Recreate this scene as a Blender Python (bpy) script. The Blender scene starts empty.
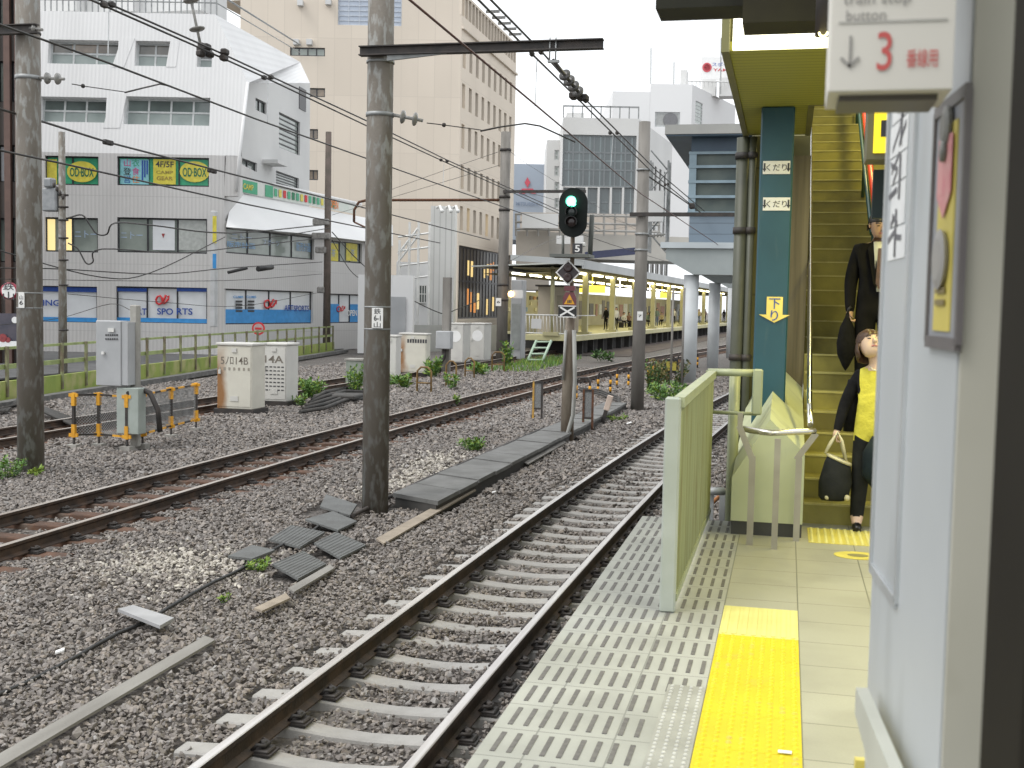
import bpy, bmesh, math, random
import numpy as np
from mathutils import Vector, Matrix
random.seed(7); rng = np.random.default_rng(7)
SC = bpy.context.scene; COL = SC.collection
# ------------------------------------------------------------------ camera frame
F = 1180.; VP = (788., 311.); ROLL = .02; H = 1.65; W_, H_ = 1024, 768
_v = Vector(((VP[0]-512)/F, -(VP[1]-384)/F, -1.)); YC = _v.normalized()
_h = Vector((1, -ROLL, 0)); ZC = _h.cross(_v).normalized(); XC = YC.cross(ZC)
RM = Matrix((XC, YC, ZC))                        # world = RM @ cam
CAM = Vector((0, 0, H))
def ray(px, py): return RM @ Vector(((px-512)/F, -(py-384)/F, -1.))
def Pz(px, py, z): r = ray(px, py); return CAM + r*((z-H)/r.z)
def Py(px, py, y): r = ray(px, py); return CAM + r*(y/r.y)
def Px(px, py, x): r = ray(px, py); return CAM + r*(x/r.x)
def Pl(px, py, p0, n): r = ray(px, py); return CAM + r*((p0-CAM).dot(n)/r.dot(n))
FWD = RM @ Vector((0, 0, -1)); FWD = Vector((FWD.x, FWD.y, 0)).normalized(); RGT = Vector((FWD.y, -FWD.x, 0))
def Pd(px, py, d): return Pl(px, py, CAM + FWD*d, FWD)
UP = Vector((0, 0, 1)); PI = math.pi
RZ, GZ = -.92, -1.08

# ------------------------------------------------------------------ text and skin meshes, made first while the scene is empty
def _eval(o):
    COL.objects.link(o); dg = bpy.context.evaluated_depsgraph_get(); e = o.evaluated_get(dg)
    me = bpy.data.meshes.new_from_object(e)
    vs = [v.co.copy() for v in me.vertices]; fs = [tuple(p.vertices) for p in me.polygons]
    d = o.data; bpy.data.objects.remove(o); bpy.data.meshes.remove(me)
    (bpy.data.curves if isinstance(d, bpy.types.Curve) else bpy.data.meshes).remove(d)
    return vs, fs
_T = {}
def text(s):
    if s not in _T:
        c = bpy.data.curves.new('t', 'FONT'); c.body = s; c.size = 1; c.resolution_u = 4; c.offset = .02 if all(ord(q) < 0x3000 for q in s) and s not in ('3', 'train stop', 'button') else .004
        c.fill_mode = 'FRONT' if hasattr(c, 'fill_mode') else c.fill_mode
        try: c.fill_mode = 'BOTH'
        except Exception: pass
        vs, fs = _eval(bpy.data.objects.new('t', c))
        if not vs: vs, fs = [Vector((0,0,0)), Vector((1,0,0)), Vector((1,1,0)), Vector((0,1,0))], [(0,1,2,3)]
        x0 = min(v.x for v in vs); x1 = max(v.x for v in vs); y0 = min(v.y for v in vs); y1 = max(v.y for v in vs)
        _T[s] = ([((v.x-x0)/(x1-x0)-.5, (v.y-y0)/(y1-y0)-.5) for v in vs], fs, (x1-x0)/(y1-y0))
    return _T[s]
for s in ['train stop', 'button', '3', '番線用', '5', '6', '6-1', '7', 'くだり', '下', 'り', 'OD·BOX', '登', '食', '衣', '住', '4F/5F', 'ART', 'SPO', 'RTS', 'RUNNING', 'SPORTS',
          'ART SPORTS', '5ﾉﾛ14B', '14A', 'CAMP', '7F', 'CLIMBING', 'OPEN', 'GEAR', 'ニトー', '販売計画', 'スポーツ', '営', '山', '装', '鉄', 'YAMA', 'TV', 'MITSUBISHI', 'a', 'CLIMB', '茶']:
    text(s)

BONES = [('pel','sp'),('sp','ch'),('ch','nk'),('nk','hd'),('hd','cr'),('ch','sl'),('sl','el'),('el','wl'),('wl','hl'),('ch','sr'),('sr','er'),('er','wr'),('wr','hr'),
         ('pel','pl'),('pl','kl'),('kl','al'),('al','tl'),('pel','pr'),('pr','kr'),('kr','ar'),('ar','tr')]
RAD = dict(pel=.135, sp=.125, ch=.14, nk=.052, hd=.088, cr=.07, sl=.06, el=.044, wl=.03, hl=.03, sr=.06, er=.044, wr=.03, hr=.03,
           pl=.09, kl=.06, al=.042, tl=.035, pr=.09, kr=.06, ar=.042, tr=.035)
def body(J, R=None, sub=2):
    """one continuous skinned figure; returns verts, faces, and the bone name of every face"""
    r = dict(RAD); r.update(R or {})
    names = list(J); idx = {n: i for i, n in enumerate(names)}
    me = bpy.data.meshes.new('b'); me.from_pydata([J[n] for n in names], [(idx[a], idx[b]) for a, b in BONES if a in idx and b in idx], [])
    o = bpy.data.objects.new('b', me)
    m = o.modifiers.new('s', 'SKIN'); m.use_smooth_shade = True
    for n, i in idx.items():
        rr = r[n]; d = me.skin_vertices[0].data[i]
        d.radius = rr if isinstance(rr, tuple) else (rr, rr); d.use_root = (n == 'pel')
    s = o.modifiers.new('u', 'SUBSURF'); s.levels = sub
    vs, fs = _eval(o)
    bb = [(a, b, Vector(J[a]), Vector(J[b])) for a, b in BONES if a in idx and b in idx]
    tag = []
    for f in fs:
        c = sum((vs[i] for i in f), Vector())/len(f); best = None
        for a, b, A, B in bb:
            t = max(0, min(1, (c-A).dot(B-A)/max(1e-9, (B-A).length_squared))); d = (c-(A+(B-A)*t)).length - .5*(r[a][0] if isinstance(r[a], tuple) else r[a])
            if best is None or d < best[0]: best = (d, a+b, t)
        tag.append((best[1], best[2], c))
    return vs, fs, tag

# ------------------------------------------------------------------ mesh builder
class MB:
    def __init__(s): s.v = []; s.f = []; s.m = []; s.cur = 0; s.sm = []; s.smooth = False
    def add(s, vs, fs):
        b = len(s.v); s.v += [Vector(v) for v in vs]
        for f in fs: s.f.append(tuple(b+i for i in f)); s.m.append(s.cur); s.sm.append(s.smooth)
        return s
    def box(s, c, size, U=None, V=None, N=None, bev=0):
        c = Vector(c); U = U or Vector((1,0,0)); V = V or Vector((0,1,0)); N = N or Vector((0,0,1))
        a, b, d = size[0]/2, size[1]/2, size[2]/2
        if bev:
            vs = []; k = bev
            for sx in (-1,1):
                for sy in (-1,1):
                    for sz in (-1,1):
                        vs += [c+U*sx*(a-k)+V*sy*(b-k)+N*sz*d, c+U*sx*(a-k)+V*sy*b+N*sz*(d-k), c+U*sx*a+V*sy*(b-k)+N*sz*(d-k)]
            bm = bmesh.new()
            for v in vs: bm.verts.new(v)
            bmesh.ops.convex_hull(bm, input=bm.verts); bmesh.ops.dissolve_limit(bm, angle_limit=.02, verts=bm.verts, edges=bm.edges)
            bm.verts.index_update()
            s.add([v.co.copy() for v in bm.verts], [tuple(v.index for v in f.verts) for f in bm.faces]); bm.free(); return s
        vs = [c+U*x*a+V*y*b+N*z*d for z in (-1,1) for y in (-1,1) for x in (-1,1)]
        fs = [(0,2,3,1),(4,5,7,6),(0,1,5,4),(2,6,7,3),(0,4,6,2),(1,3,7,5)]
        return s.add(vs, fs)
    def mm(s, p, q, bev=0):
        p, q = Vector(p), Vector(q)
        return s.box((p+q)/2, [abs(q[i]-p[i]) for i in range(3)], bev=bev)
    def tube(s, pts, r, n=8, cap=True):
        pts = [Vector(p) for p in pts]; rs = r if isinstance(r, (list, tuple)) else [r]*len(pts)
        b = len(s.v); vs = []; prev = None
        for i, p in enumerate(pts):
            t = (pts[min(i+1, len(pts)-1)]-pts[max(i-1, 0)]).normalized()
            if prev is None:
                a = Vector((0,0,1)) if abs(t.z) < .9 else Vector((1,0,0)); prev = t.cross(a).normalized()
            x = (prev - t*prev.dot(t)).normalized(); prev = x; y = t.cross(x)
            vs += [p + (x*math.cos(2*PI*k/n)+y*math.sin(2*PI*k/n))*rs[i] for k in range(n)]
        fs = []
        for i in range(len(pts)-1):
            for k in range(n):
                k2 = (k+1) % n; fs.append((i*n+k, i*n+k2, (i+1)*n+k2, (i+1)*n+k))
        sm = s.smooth; s.smooth = n >= 6; s.add(vs, fs); s.smooth = False
        if cap: s.add([], []); s.f += [tuple(b+k for k in reversed(range(n))), tuple(b+(len(pts)-1)*n+k for k in range(n))]; s.m += [s.cur]*2; s.sm += [False]*2
        s.smooth = sm; return s
    def cyl(s, p, q, r, n=16): return s.tube([p, q], r, n)
    def prism(s, poly, vec):
        poly = [Vector(p) for p in poly]; vec = Vector(vec); n = len(poly)
        nrm = Vector()
        for i in range(n): nrm += poly[i].cross(poly[(i+1) % n])
        if nrm.dot(vec) > 0: poly = poly[::-1]
        fs = [tuple(range(n)), tuple(range(2*n-1, n-1, -1))] + [(i, i+n, (i+1) % n+n, (i+1) % n) for i in range(n)]
        return s.add(poly + [p+vec for p in poly], fs)
    def quad(s, *p): return s.add(p, [tuple(range(len(p)))])
    def lathe(s, base, prof, axis=UP, n=16):
        a = Vector((1,0,0)) if abs(Vector(axis).z) > .5 else UP
        ax = Vector(axis).normalized(); x = ax.cross(a).normalized(); y = ax.cross(x); base = Vector(base); vs = []
        for r, h in prof: vs += [base+ax*h+(x*math.cos(2*PI*k/n)+y*math.sin(2*PI*k/n))*r for k in range(n)]
        fs = [(i*n+k, i*n+(k+1) % n, (i+1)*n+(k+1) % n, (i+1)*n+k) for i in range(len(prof)-1) for k in range(n)]
        b = len(s.v); sm = s.smooth; s.smooth = max(h for r, h in prof)-min(h for r, h in prof) > .3*max(r for r, h in prof); s.add(vs, fs); s.smooth = sm
        s.f += [tuple(b+k for k in reversed(range(n))), tuple(b+(len(prof)-1)*n+k for k in range(n))]; s.m += [s.cur]*2; s.sm += [False]*2
        return s
    def ball(s, c, r, n=10):
        c = Vector(c); r = Vector(r) if not isinstance(r, (int, float)) else Vector((r,r,r)); vs = []; fs = []
        for i in range(n//2+1):
            th = PI*i/(n//2)
            for k in range(n): vs.append(c+Vector((r.x*math.sin(th)*math.cos(2*PI*k/n), r.y*math.sin(th)*math.sin(2*PI*k/n), r.z*math.cos(th))))
        for i in range(n//2):
            for k in range(n): fs.append((i*n+k, (i+1)*n+k, (i+1)*n+(k+1) % n, i*n+(k+1) % n))
        sm = s.smooth; s.smooth = True; s.add(vs, fs); s.smooth = sm; return s
    def txt(s, t, c, U, V, w=None, h=None):
        vs, fs, asp = text(t)
        if h is None: h = w/asp
        if w is None: w = h*asp
        c = Vector(c); return s.add([c+U*x*w+V*y*h for x, y in vs], fs)
    def build(s, name, mats, parent=None, local=False):
        off = Vector()
        if parent is not None and not local:
            p = parent
            while p.parent: p = p.parent
            off = p.location
        me = bpy.data.meshes.new(name); me.from_pydata([v-off for v in s.v], [], s.f)
        mats = mats if isinstance(mats, (list, tuple)) else [mats]
        for m in mats: me.materials.append(m)
        me.polygons.foreach_set('material_index', s.m); me.polygons.foreach_set('use_smooth', s.sm); me.update()
        o = bpy.data.objects.new(name, me); COL.objects.link(o)
        if parent: o.parent = parent
        return o
def split(mb, k, name, mats, parent):          # one mesh per piece of k faces
    for i in range(0, len(mb.f), k):
        fs = mb.f[i:i+k]; ids = sorted({q for f in fs for q in f}); mp = {q: j for j, q in enumerate(ids)}
        c = MB(); c.v = [mb.v[q] for q in ids]; c.f = [tuple(mp[q] for q in f) for f in fs]; c.m = mb.m[i:i+k]; c.sm = mb.sm[i:i+k]; c.build(name, mats, parent)
def tag(o, label=None, cat=None, group=None, kind=None):
    for k, v in (('label', label), ('category', cat), ('group', group), ('kind', kind)):
        if v: o[k] = v
    return o
def thing(name, label, cat, loc=(0,0,0), group=None, rz=0):
    o = bpy.data.objects.new(name, None); COL.objects.link(o); o.location = loc; o.rotation_euler.z = rz; o.empty_display_size = .1
    return tag(o, label, cat, group)
def single(mb, name, mats, label, cat, group=None):       # a thing that is one mesh, origin at its base
    lo = Vector((min(v.x for v in mb.v), min(v.y for v in mb.v), min(v.z for v in mb.v))); hi = Vector((max(v.x for v in mb.v), max(v.y for v in mb.v), 0))
    c = Vector(((lo.x+hi.x)/2, (lo.y+hi.y)/2, lo.z)); mb.v = [v-c for v in mb.v]
    o = mb.build(name, mats); o.location = c; return tag(o, label, cat, group)
def dup(o, loc=None, rz=None, label=None, parent=None):
    c = o.copy(); COL.objects.link(c)
    if parent: c.parent = parent
    if loc is not None: c.location = loc
    if rz is not None: c.rotation_euler.z = rz
    if label: c['label'] = label
    for ch in list(o.children): dup(ch, parent=c)
    return c

# ------------------------------------------------------------------ materials
_M = {}
def nodes(name):
    m = bpy.data.materials.new(name); m.use_nodes = True; nt = m.node_tree; b = nt.nodes['Principled BSDF']; _M[name] = m
    return m, nt, b
def N(nt, typ, **kw):
    n = nt.nodes.new(typ)
    for k, v in kw.items():
        if k in n.inputs: n.inputs[k].default_value = v
        else: setattr(n, k, v)
    return n
def rgba(c): return (c[0], c[1], c[2], 1)
def mixc(nt, fac, a, b, typ='MIX'):
    n = nt.nodes.new('ShaderNodeMix'); n.data_type = 'RGBA'; n.blend_type = typ
    for sock, v in ((n.inputs[0], fac), (n.inputs[6], a), (n.inputs[7], b)):
        if isinstance(v, bpy.types.NodeSocket): nt.links.new(v, sock)
        elif isinstance(v, (int, float)): sock.default_value = v
        else: sock.default_value = rgba(v)
    return n.outputs[2]
def math_(nt, op, a, b=None, c=None):
    n = nt.nodes.new('ShaderNodeMath'); n.operation = op
    for i, v in enumerate((a, b, c)):
        if v is None: continue
        if isinstance(v, bpy.types.NodeSocket): nt.links.new(v, n.inputs[i])
        else: n.inputs[i].default_value = v
    return n.outputs[0]
def ramp(nt, src, lo, hi):
    n = nt.nodes.new('ShaderNodeMapRange'); n.inputs[1].default_value = lo; n.inputs[2].default_value = hi; nt.links.new(src, n.inputs[0]); return n.outputs[0]
def noise(nt, scale, vec=None, detail=4, stretch=None):
    if vec is None: vec = N(nt, 'ShaderNodeTexCoord').outputs['Object']
    if stretch:
        mp = N(nt, 'ShaderNodeMapping'); mp.inputs['Scale'].default_value = stretch; nt.links.new(vec, mp.inputs[0]); vec = mp.outputs[0]
    n = N(nt, 'ShaderNodeTexNoise', Scale=scale, Detail=detail); nt.links.new(vec, n.inputs['Vector']); return n.outputs[0]
def pm(name, c, c2=None, scale=6, rough=.6, metal=0, bump=0, bscale=40, stretch=None, lo=.35, hi=.65, spec=.5, rust=None, rusts=2.5, rlo=.6, rhi=.7, rstretch=None, emit=0):
    if name in _M: return _M[name]
    m, nt, b = nodes(name)
    if c2 is None: c2 = tuple(x*.8 for x in c)
    col = mixc(nt, ramp(nt, noise(nt, scale, stretch=stretch), lo, hi), c, c2)
    if rust: col = mixc(nt, ramp(nt, noise(nt, rusts, stretch=rstretch, detail=6), rlo, rhi), col, rust)
    nt.links.new(col, b.inputs['Base Color']); b.inputs['Roughness'].default_value = rough; b.inputs['Metallic'].default_value = metal
    b.inputs['Specular IOR Level'].default_value = spec
    if bump:
        bn = N(nt, 'ShaderNodeBump', Strength=bump, Distance=.02); nt.links.new(noise(nt, bscale), bn.inputs['Height']); nt.links.new(bn.outputs[0], b.inputs['Normal'])
    if emit: nt.links.new(col, b.inputs['Emission Color']); b.inputs['Emission Strength'].default_value = emit
    return m
def panel(name, c, c2, U, du, dv, V=(0,0,1), lw=.02, line=.6, rough=.7, u0=0, v0=0, scale=.5, bump=.3, rib=0, ribs=20, spec=.4, grain=0, dirt=0, ds=1., dst=(1,1,1), dc=.45):
    """colour with joint lines every du along U and dv along V (world metres); rib: fine ribs along U"""
    m, nt, b = nodes(name)
    g = N(nt, 'ShaderNodeNewGeometry').outputs['Position']
    def dot(v):
        n = N(nt, 'ShaderNodeVectorMath', operation='DOT_PRODUCT'); nt.links.new(g, n.inputs[0]); n.inputs[1].default_value = v; return n.outputs['Value']
    u, v = dot(tuple(U)), dot(tuple(V)); lines = None
    for s, d, o in ((u, du, u0), (v, dv, v0)):
        if not d: continue
        fr = math_(nt, 'FRACT', math_(nt, 'DIVIDE', math_(nt, 'ADD', s, -o+1000*d), d)); l = math_(nt, 'LESS_THAN', math_(nt, 'ABSOLUTE', math_(nt, 'SUBTRACT', fr, .5)), .5-lw/d/2)
        l = math_(nt, 'SUBTRACT', 1., l); lines = l if lines is None else math_(nt, 'MAXIMUM', lines, l)
    col = mixc(nt, ramp(nt, noise(nt, scale, vec=g), .35, .65), c, c2)
    if grain: col = mixc(nt, math_(nt, 'MULTIPLY', ramp(nt, noise(nt, 90, vec=g), .3, .7), grain), col, tuple(x*.5 for x in c))
    if dirt: col = mixc(nt, math_(nt, 'MULTIPLY', ramp(nt, noise(nt, ds, vec=g, stretch=dst, detail=7), .48, .78), dirt), col, tuple(x*dc for x in c))
    # each tile its own slight tone
    if du and dv:
        cx = math_(nt, 'FLOOR', math_(nt, 'DIVIDE', math_(nt, 'ADD', u, -u0+1000*du), du)); cy = math_(nt, 'FLOOR', math_(nt, 'DIVIDE', math_(nt, 'ADD', v, -v0+1000*dv), dv))
        cb = N(nt, 'ShaderNodeCombineXYZ'); nt.links.new(cx, cb.inputs[0]); nt.links.new(cy, cb.inputs[1])
        wn = N(nt, 'ShaderNodeTexWhiteNoise'); nt.links.new(cb.outputs[0], wn.inputs['Vector'])
        col = mixc(nt, math_(nt, 'MULTIPLY', wn.outputs['Value'], .25), col, tuple(x*.75 for x in c))
    if lines is not None: col = mixc(nt, lines, col, tuple(x*line for x in c))
    hgt = math_(nt, 'SUBTRACT', 1., lines) if lines is not None else None
    if rib:
        sn = math_(nt, 'SINE', math_(nt, 'MULTIPLY', u, ribs*2*PI)); col = mixc(nt, math_(nt, 'MULTIPLY', ramp(nt, sn, -.2, .6), rib), col, tuple(x*.6 for x in c))
        hgt = sn if hgt is None else math_(nt, 'ADD', hgt, sn)
    nt.links.new(col, b.inputs['Base Color']); b.inputs['Roughness'].default_value = rough; b.inputs['Specular IOR Level'].default_value = spec
    if hgt is not None and bump:
        bn = N(nt, 'ShaderNodeBump', Strength=bump, Distance=.01); nt.links.new(hgt, bn.inputs['Height']); nt.links.new(bn.outputs[0], b.inputs['Normal'])
    return m
def emit(name, c, s):
    m, nt, b = nodes(name); b.inputs['Base Color'].default_value = rgba([x*.5 for x in c]); b.inputs['Emission Color'].default_value = rgba(c); b.inputs['Emission Strength'].default_value = s
    return m
GREY = pm('galvanised_steel', (.32,.33,.33), (.22,.23,.23), 5, .5, .3, bump=.05)
DARK = pm('dark_iron', (.035,.033,.032), (.06,.05,.045), 8, .6, .3)
BLACK = pm('black_paint', (.012,.012,.013), (.02,.02,.02), 8, .5)
WHITE = pm('white_paint', (.72,.72,.70), (.62,.62,.6), 3, .5)
WHITEP = pm('white_plain', (.8,.8,.79), (.75,.75,.74), 3, .5)
CONC = pm('concrete', (.36,.35,.32), (.24,.23,.21), 3, .85, bump=.2, bscale=30)
CONCD = pm('dark_concrete', (.16,.155,.15), (.09,.09,.085), 4, .85, bump=.2, bscale=25)
POLE = pm('weathered_pole', (.20,.18,.155), (.125,.11,.09), 3, .65, .1, bump=.3, bscale=30, stretch=(1,1,.2), rust=(.25,.25,.235), rusts=13, rlo=.5, rhi=.62, rstretch=(1,1,.35))
POLEG = pm('grey_pole', (.24,.225,.205), (.14,.13,.115), 3, .7, 0, bump=.15, stretch=(1,1,.2))
RUST = pm('rust', (.14,.06,.03), (.07,.035,.02), 12, .85, bump=.3, bscale=60)
YEL = pm('safety_yellow', (.75,.38,.02), (.6,.28,.02), 10, .55)
TEXTD = pm('dark_lettering', (.05,.05,.055), None, 5, .5)
REDP = pm('red_paint', (.6,.03,.035), (.5,.025,.03), 8, .5)
BLUEP = pm('blue_paint', (.02,.08,.35), (.02,.06,.28), 8, .5)
SKYB = pm('sky_blue_film', (.05,.28,.62), (.04,.23,.52), 4, .4)
GLASS = pm('window_glass', (.06,.075,.07), (.12,.14,.13), .5, .08, 0, spec=.8)
GLASSL = pm('window_blind', (.32,.36,.33), (.2,.23,.21), .6, .12, 0, spec=.8)
FRAMEW = pm('pale_window_frame', (.5,.52,.52), None, 4, .5)
FRAMED = pm('dark_window_frame', (.03,.03,.035), None, 4, .4)
CURT = pm('curtain_behind_glass', (.28,.22,.16), (.12,.1,.08), 1.2, .1, 0, spec=.8)
WIRE = pm('dark_wire', (.03,.03,.03), (.05,.045,.04), 6, .5, .3)
INS = pm('porcelain', (.3,.29,.27), (.2,.2,.19), 20, .25)
RED_W = pm('contact_wire_copper', (.12,.05,.045), (.08,.04,.04), 6, .5, .5)

# ------------------------------------------------------------------ world, sun, camera
w = bpy.data.worlds.new('World'); SC.world = w; w.use_nodes = True; nt = w.node_tree
sky = nt.nodes.new('ShaderNodeTexSky'); sky.sky_type = 'NISHITA'; sky.sun_disc = False
SUN_EL, SUN_AZ = math.radians(62), math.radians(-40)
sky.sun_elevation = SUN_EL; sky.sun_rotation = SUN_AZ; sky.air_density = 1; sky.dust_density = 4; sky.ozone_density = .6
hs = nt.nodes.new('ShaderNodeHueSaturation'); hs.inputs['Saturation'].default_value = .12; nt.links.new(sky.outputs[0], hs.inputs['Color'])
mxw = nt.nodes.new('ShaderNodeMix'); mxw.data_type = 'RGBA'; mxw.inputs[0].default_value = .75     # closed cloud cover: an even white layer over the sky
nt.links.new(hs.outputs[0], mxw.inputs[6]); mxw.inputs[7].default_value = (9.6, 9.9, 10.2, 1)
bg = nt.nodes['Background']; nt.links.new(mxw.outputs[2], bg.inputs[0]); bg.inputs[1].default_value = .11
sl = bpy.data.lights.new('sun', 'SUN'); sl.energy = 1.0; sl.angle = math.radians(25); sl.color = (1, .97, .93)
so = bpy.data.objects.new('sun', sl); COL.objects.link(so)
sd = Vector((math.sin(SUN_AZ)*math.cos(SUN_EL), math.cos(SUN_AZ)*math.cos(SUN_EL), math.sin(SUN_EL)))
sd = Vector((-.45, -.35, .82)).normalized(); so.rotation_euler = sd.to_track_quat('Z', 'Y').to_euler()
sky.sun_elevation = math.asin(sd.z); sky.sun_rotation = math.atan2(sd.x, sd.y)
cd = bpy.data.cameras.new('camera'); co = bpy.data.objects.new('camera', cd); COL.objects.link(co); SC.camera = co
co.matrix_world = Matrix.Translation(CAM) @ RM.to_4x4(); cd.sensor_fit = 'HORIZONTAL'; cd.sensor_width = 36; cd.lens = F/W_*36; cd.clip_start = .05; cd.clip_end = 3000
cd.dof.use_dof = True; cd.dof.focus_distance = 16; cd.dof.aperture_fstop = 7.5
vs_ = SC.view_settings; vs_.view_transform = 'Standard'; vs_.look = 'None'; vs_.gamma = 1; vs_.exposure = .64
SC.render.film_transparent = False
SC.cycles.max_bounces = 6; SC.cycles.use_denoising = True
# ================================================================== GROUND
def ballast_mat(name, stone=True):
    m, nt, b = nodes(name); g = N(nt, 'ShaderNodeNewGeometry').outputs['Position']
    vo = N(nt, 'ShaderNodeTexVoronoi', Scale=19.); nt.links.new(g, vo.inputs['Vector'])
    col = mixc(nt, ramp(nt, vo.outputs['Distance'], .0, .55), (.19,.17,.155), (.05,.045,.04))
    sep = N(nt, 'ShaderNodeSeparateColor'); nt.links.new(vo.outputs['Color'], sep.inputs[0])
    col = mixc(nt, math_(nt, 'MULTIPLY', sep.outputs[0], .6), col, (.22,.20,.185))
    col = mixc(nt, ramp(nt, noise(nt, .5, vec=g), .4, .7), col, (.10,.085,.075))
    nt.links.new(col, b.inputs['Base Color']); b.inputs['Roughness'].default_value = .7
    bn = N(nt, 'ShaderNodeBump', Strength=.9, Distance=.03); nt.links.new(math_(nt, 'SUBTRACT', 1., vo.outputs['Distance']), bn.inputs['Height']); nt.links.new(bn.outputs[0], b.inputs['Normal'])
    return m
BAL = ballast_mat('ballast_bed')
def stone_mat():
    m, nt, b = nodes('ballast_stone'); oi = N(nt, 'ShaderNodeObjectInfo')
    cr = N(nt, 'ShaderNodeValToRGB'); nt.links.new(oi.outputs['Random'], cr.inputs[0]); e = cr.color_ramp.elements
    e[0].position = 0; e[0].color = (.115,.103,.097,1); e[1].position = 1; e[1].color = (.30,.288,.278,1)
    for p, c in ((.25, (.165,.147,.135,1)), (.55, (.22,.198,.182,1)), (.8, (.27,.23,.195,1))): n = e.new(p); n.color = c
    g = N(nt, 'ShaderNodeNewGeometry').outputs['Position']
    col = mixc(nt, math_(nt, 'MULTIPLY', ramp(nt, noise(nt, 60, vec=g), .4, .7), .5), cr.outputs[0], (.12,.1,.085))
    at = N(nt, 'ShaderNodeAttribute', attribute_type='INSTANCER', attribute_name='pale')
    col = mixc(nt, at.outputs['Fac'], col, (.62,.58,.5))
    nt.links.new(col, b.inputs['Base Color']); b.inputs['Roughness'].default_value = .55
    return m
STONE = stone_mat()
mb = MB(); mb.quad((-400,-60,-1.15), (400,-60,-1.15), (400,900,-1.15), (-400,900,-1.15)); tag(mb.build('ground', BAL), kind='structure')

def cA(y): return -2.54 + .0013*max(0, y-4)**2
def cB(y):
    if y > 80: return cB(80)+(y-80)*.085
    return -8.38 + .0009*max(0, y-15)**2
def cC(y): return -14.25 + .0002*max(0, y-20)**2
PROF = [(-.0625,0),(.0625,0),(.0625,.012),(.012,.03),(.009,.095),(.031,.115),(.0325,.148),(.026,.153),(-.026,.153),(-.0325,.148),(-.031,.115),(-.009,.095),(-.012,.03),(-.0625,.012)]
RAILM = [pm('rail_side_rust', (.075,.05,.035), (.035,.027,.022), 6, .7, .2, bump=.2), pm('rail_head_steel', (.62,.60,.59), (.5,.47,.45), 4, .32, .45, stretch=(8,.3,1))]
RAILM2 = [pm('rail_side_brown', (.085,.052,.034), (.035,.025,.02), 5, .7, .2, bump=.2), pm('rail_head_brown', (.50,.46,.42), (.34,.29,.25), 4, .4, .4, stretch=(8,.3,1))]
def rail(cf, off, y0, y1, parent, mats, step=1.5):
    b = MB(); ys = [y0+(y1-y0)*i/int((y1-y0)/step) for i in range(int((y1-y0)/step)+1)]; n = len(PROF)
    for y in ys:
        dx = (cf(y+.1)-cf(y-.1))/.2; nx = Vector((1,-dx,0)).normalized(); c = Vector((cf(y), y, RZ-.153))
        b.v += [c+nx*(off+p[0])+UP*p[1] for p in PROF]
    for i in range(len(ys)-1):
        for k in range(n):
            k2 = (k+1) % n; b.f.append((i*n+k, i*n+k2, (i+1)*n+k2, (i+1)*n+k)); b.m.append(1 if k in (7,8,6) else 0); b.sm.append(False)
    b.f.append(tuple(range(n))); b.m.append(0); b.sm.append(False)
    b.f.append(tuple((len(ys)-1)*n+k for k in reversed(range(n)))); b.m.append(0); b.sm.append(False)
    return b.build('rail', mats, parent)
def clip_mb(off):
    b = MB()
    for s in (-1, 1):
        b.box((off+s*.1, 0, RZ-.143), (.11,.12,.03), bev=.008)
        b.cyl((off+s*.1, 0, RZ-.14), (off+s*.1, 0, RZ-.085), .02, 8)
        b.tube([(off+s*.045,-.05,RZ-.135),(off+s*.075,-.05,RZ-.1),(off+s*.115,-.03,RZ-.11),(off+s*.12,.03,RZ-.11),(off+s*.075,.05,RZ-.1),(off+s*.045,.05,RZ-.135)], .013, 6)
    b.box((off, 0, RZ-.154), (.34,.15,.012))
    return b
SLC = pm('sleeper_concrete', (.36,.35,.335), (.26,.25,.235), 3, .85, bump=.2, bscale=60, rust=(.22,.17,.13), rusts=2, rlo=.55, rhi=.75)
SLW = pm('sleeper_rusty', (.13,.068,.042), (.075,.045,.032), 5, .9, bump=.3, rust=(.2,.16,.13), rusts=3, rlo=.6, rhi=.75)
def sleeper_mb(conc):
    b = MB()
    if conc:
        xs = [-1.02,-.7,-.5,-.25,0,.25,.5,.7,1.02]; hs = [-.015,.0,.0,-.025,-.034,-.025,0,0,-.015]; ws = [.09,.1,.095,.08,.075,.08,.095,.1,.09]; base = RZ-.165
    else:
        xs = [-1.05,0,1.05]; hs = [0,0,0]; ws = [.115]*3; base = RZ-.165
    vs = []
    for x, h, wd in zip(xs, hs, ws):
        z = base+h; vs += [(x,-wd-.02,z-.16),(x,-wd,z-.012),(x,-wd+.015,z),(x,wd-.015,z),(x,wd,z-.012),(x,wd+.02,z-.16)]
    n = 6; fs = [(i*n+k, (i+1)*n+k, (i+1)*n+(k+1) % n, i*n+(k+1) % n) for i in range(len(xs)-1) for k in range(n)]
    fs += [tuple(reversed(range(n))), tuple((len(xs)-1)*n+k for k in range(n))]
    return b.add(vs, fs)
SLEEP = {}
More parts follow.
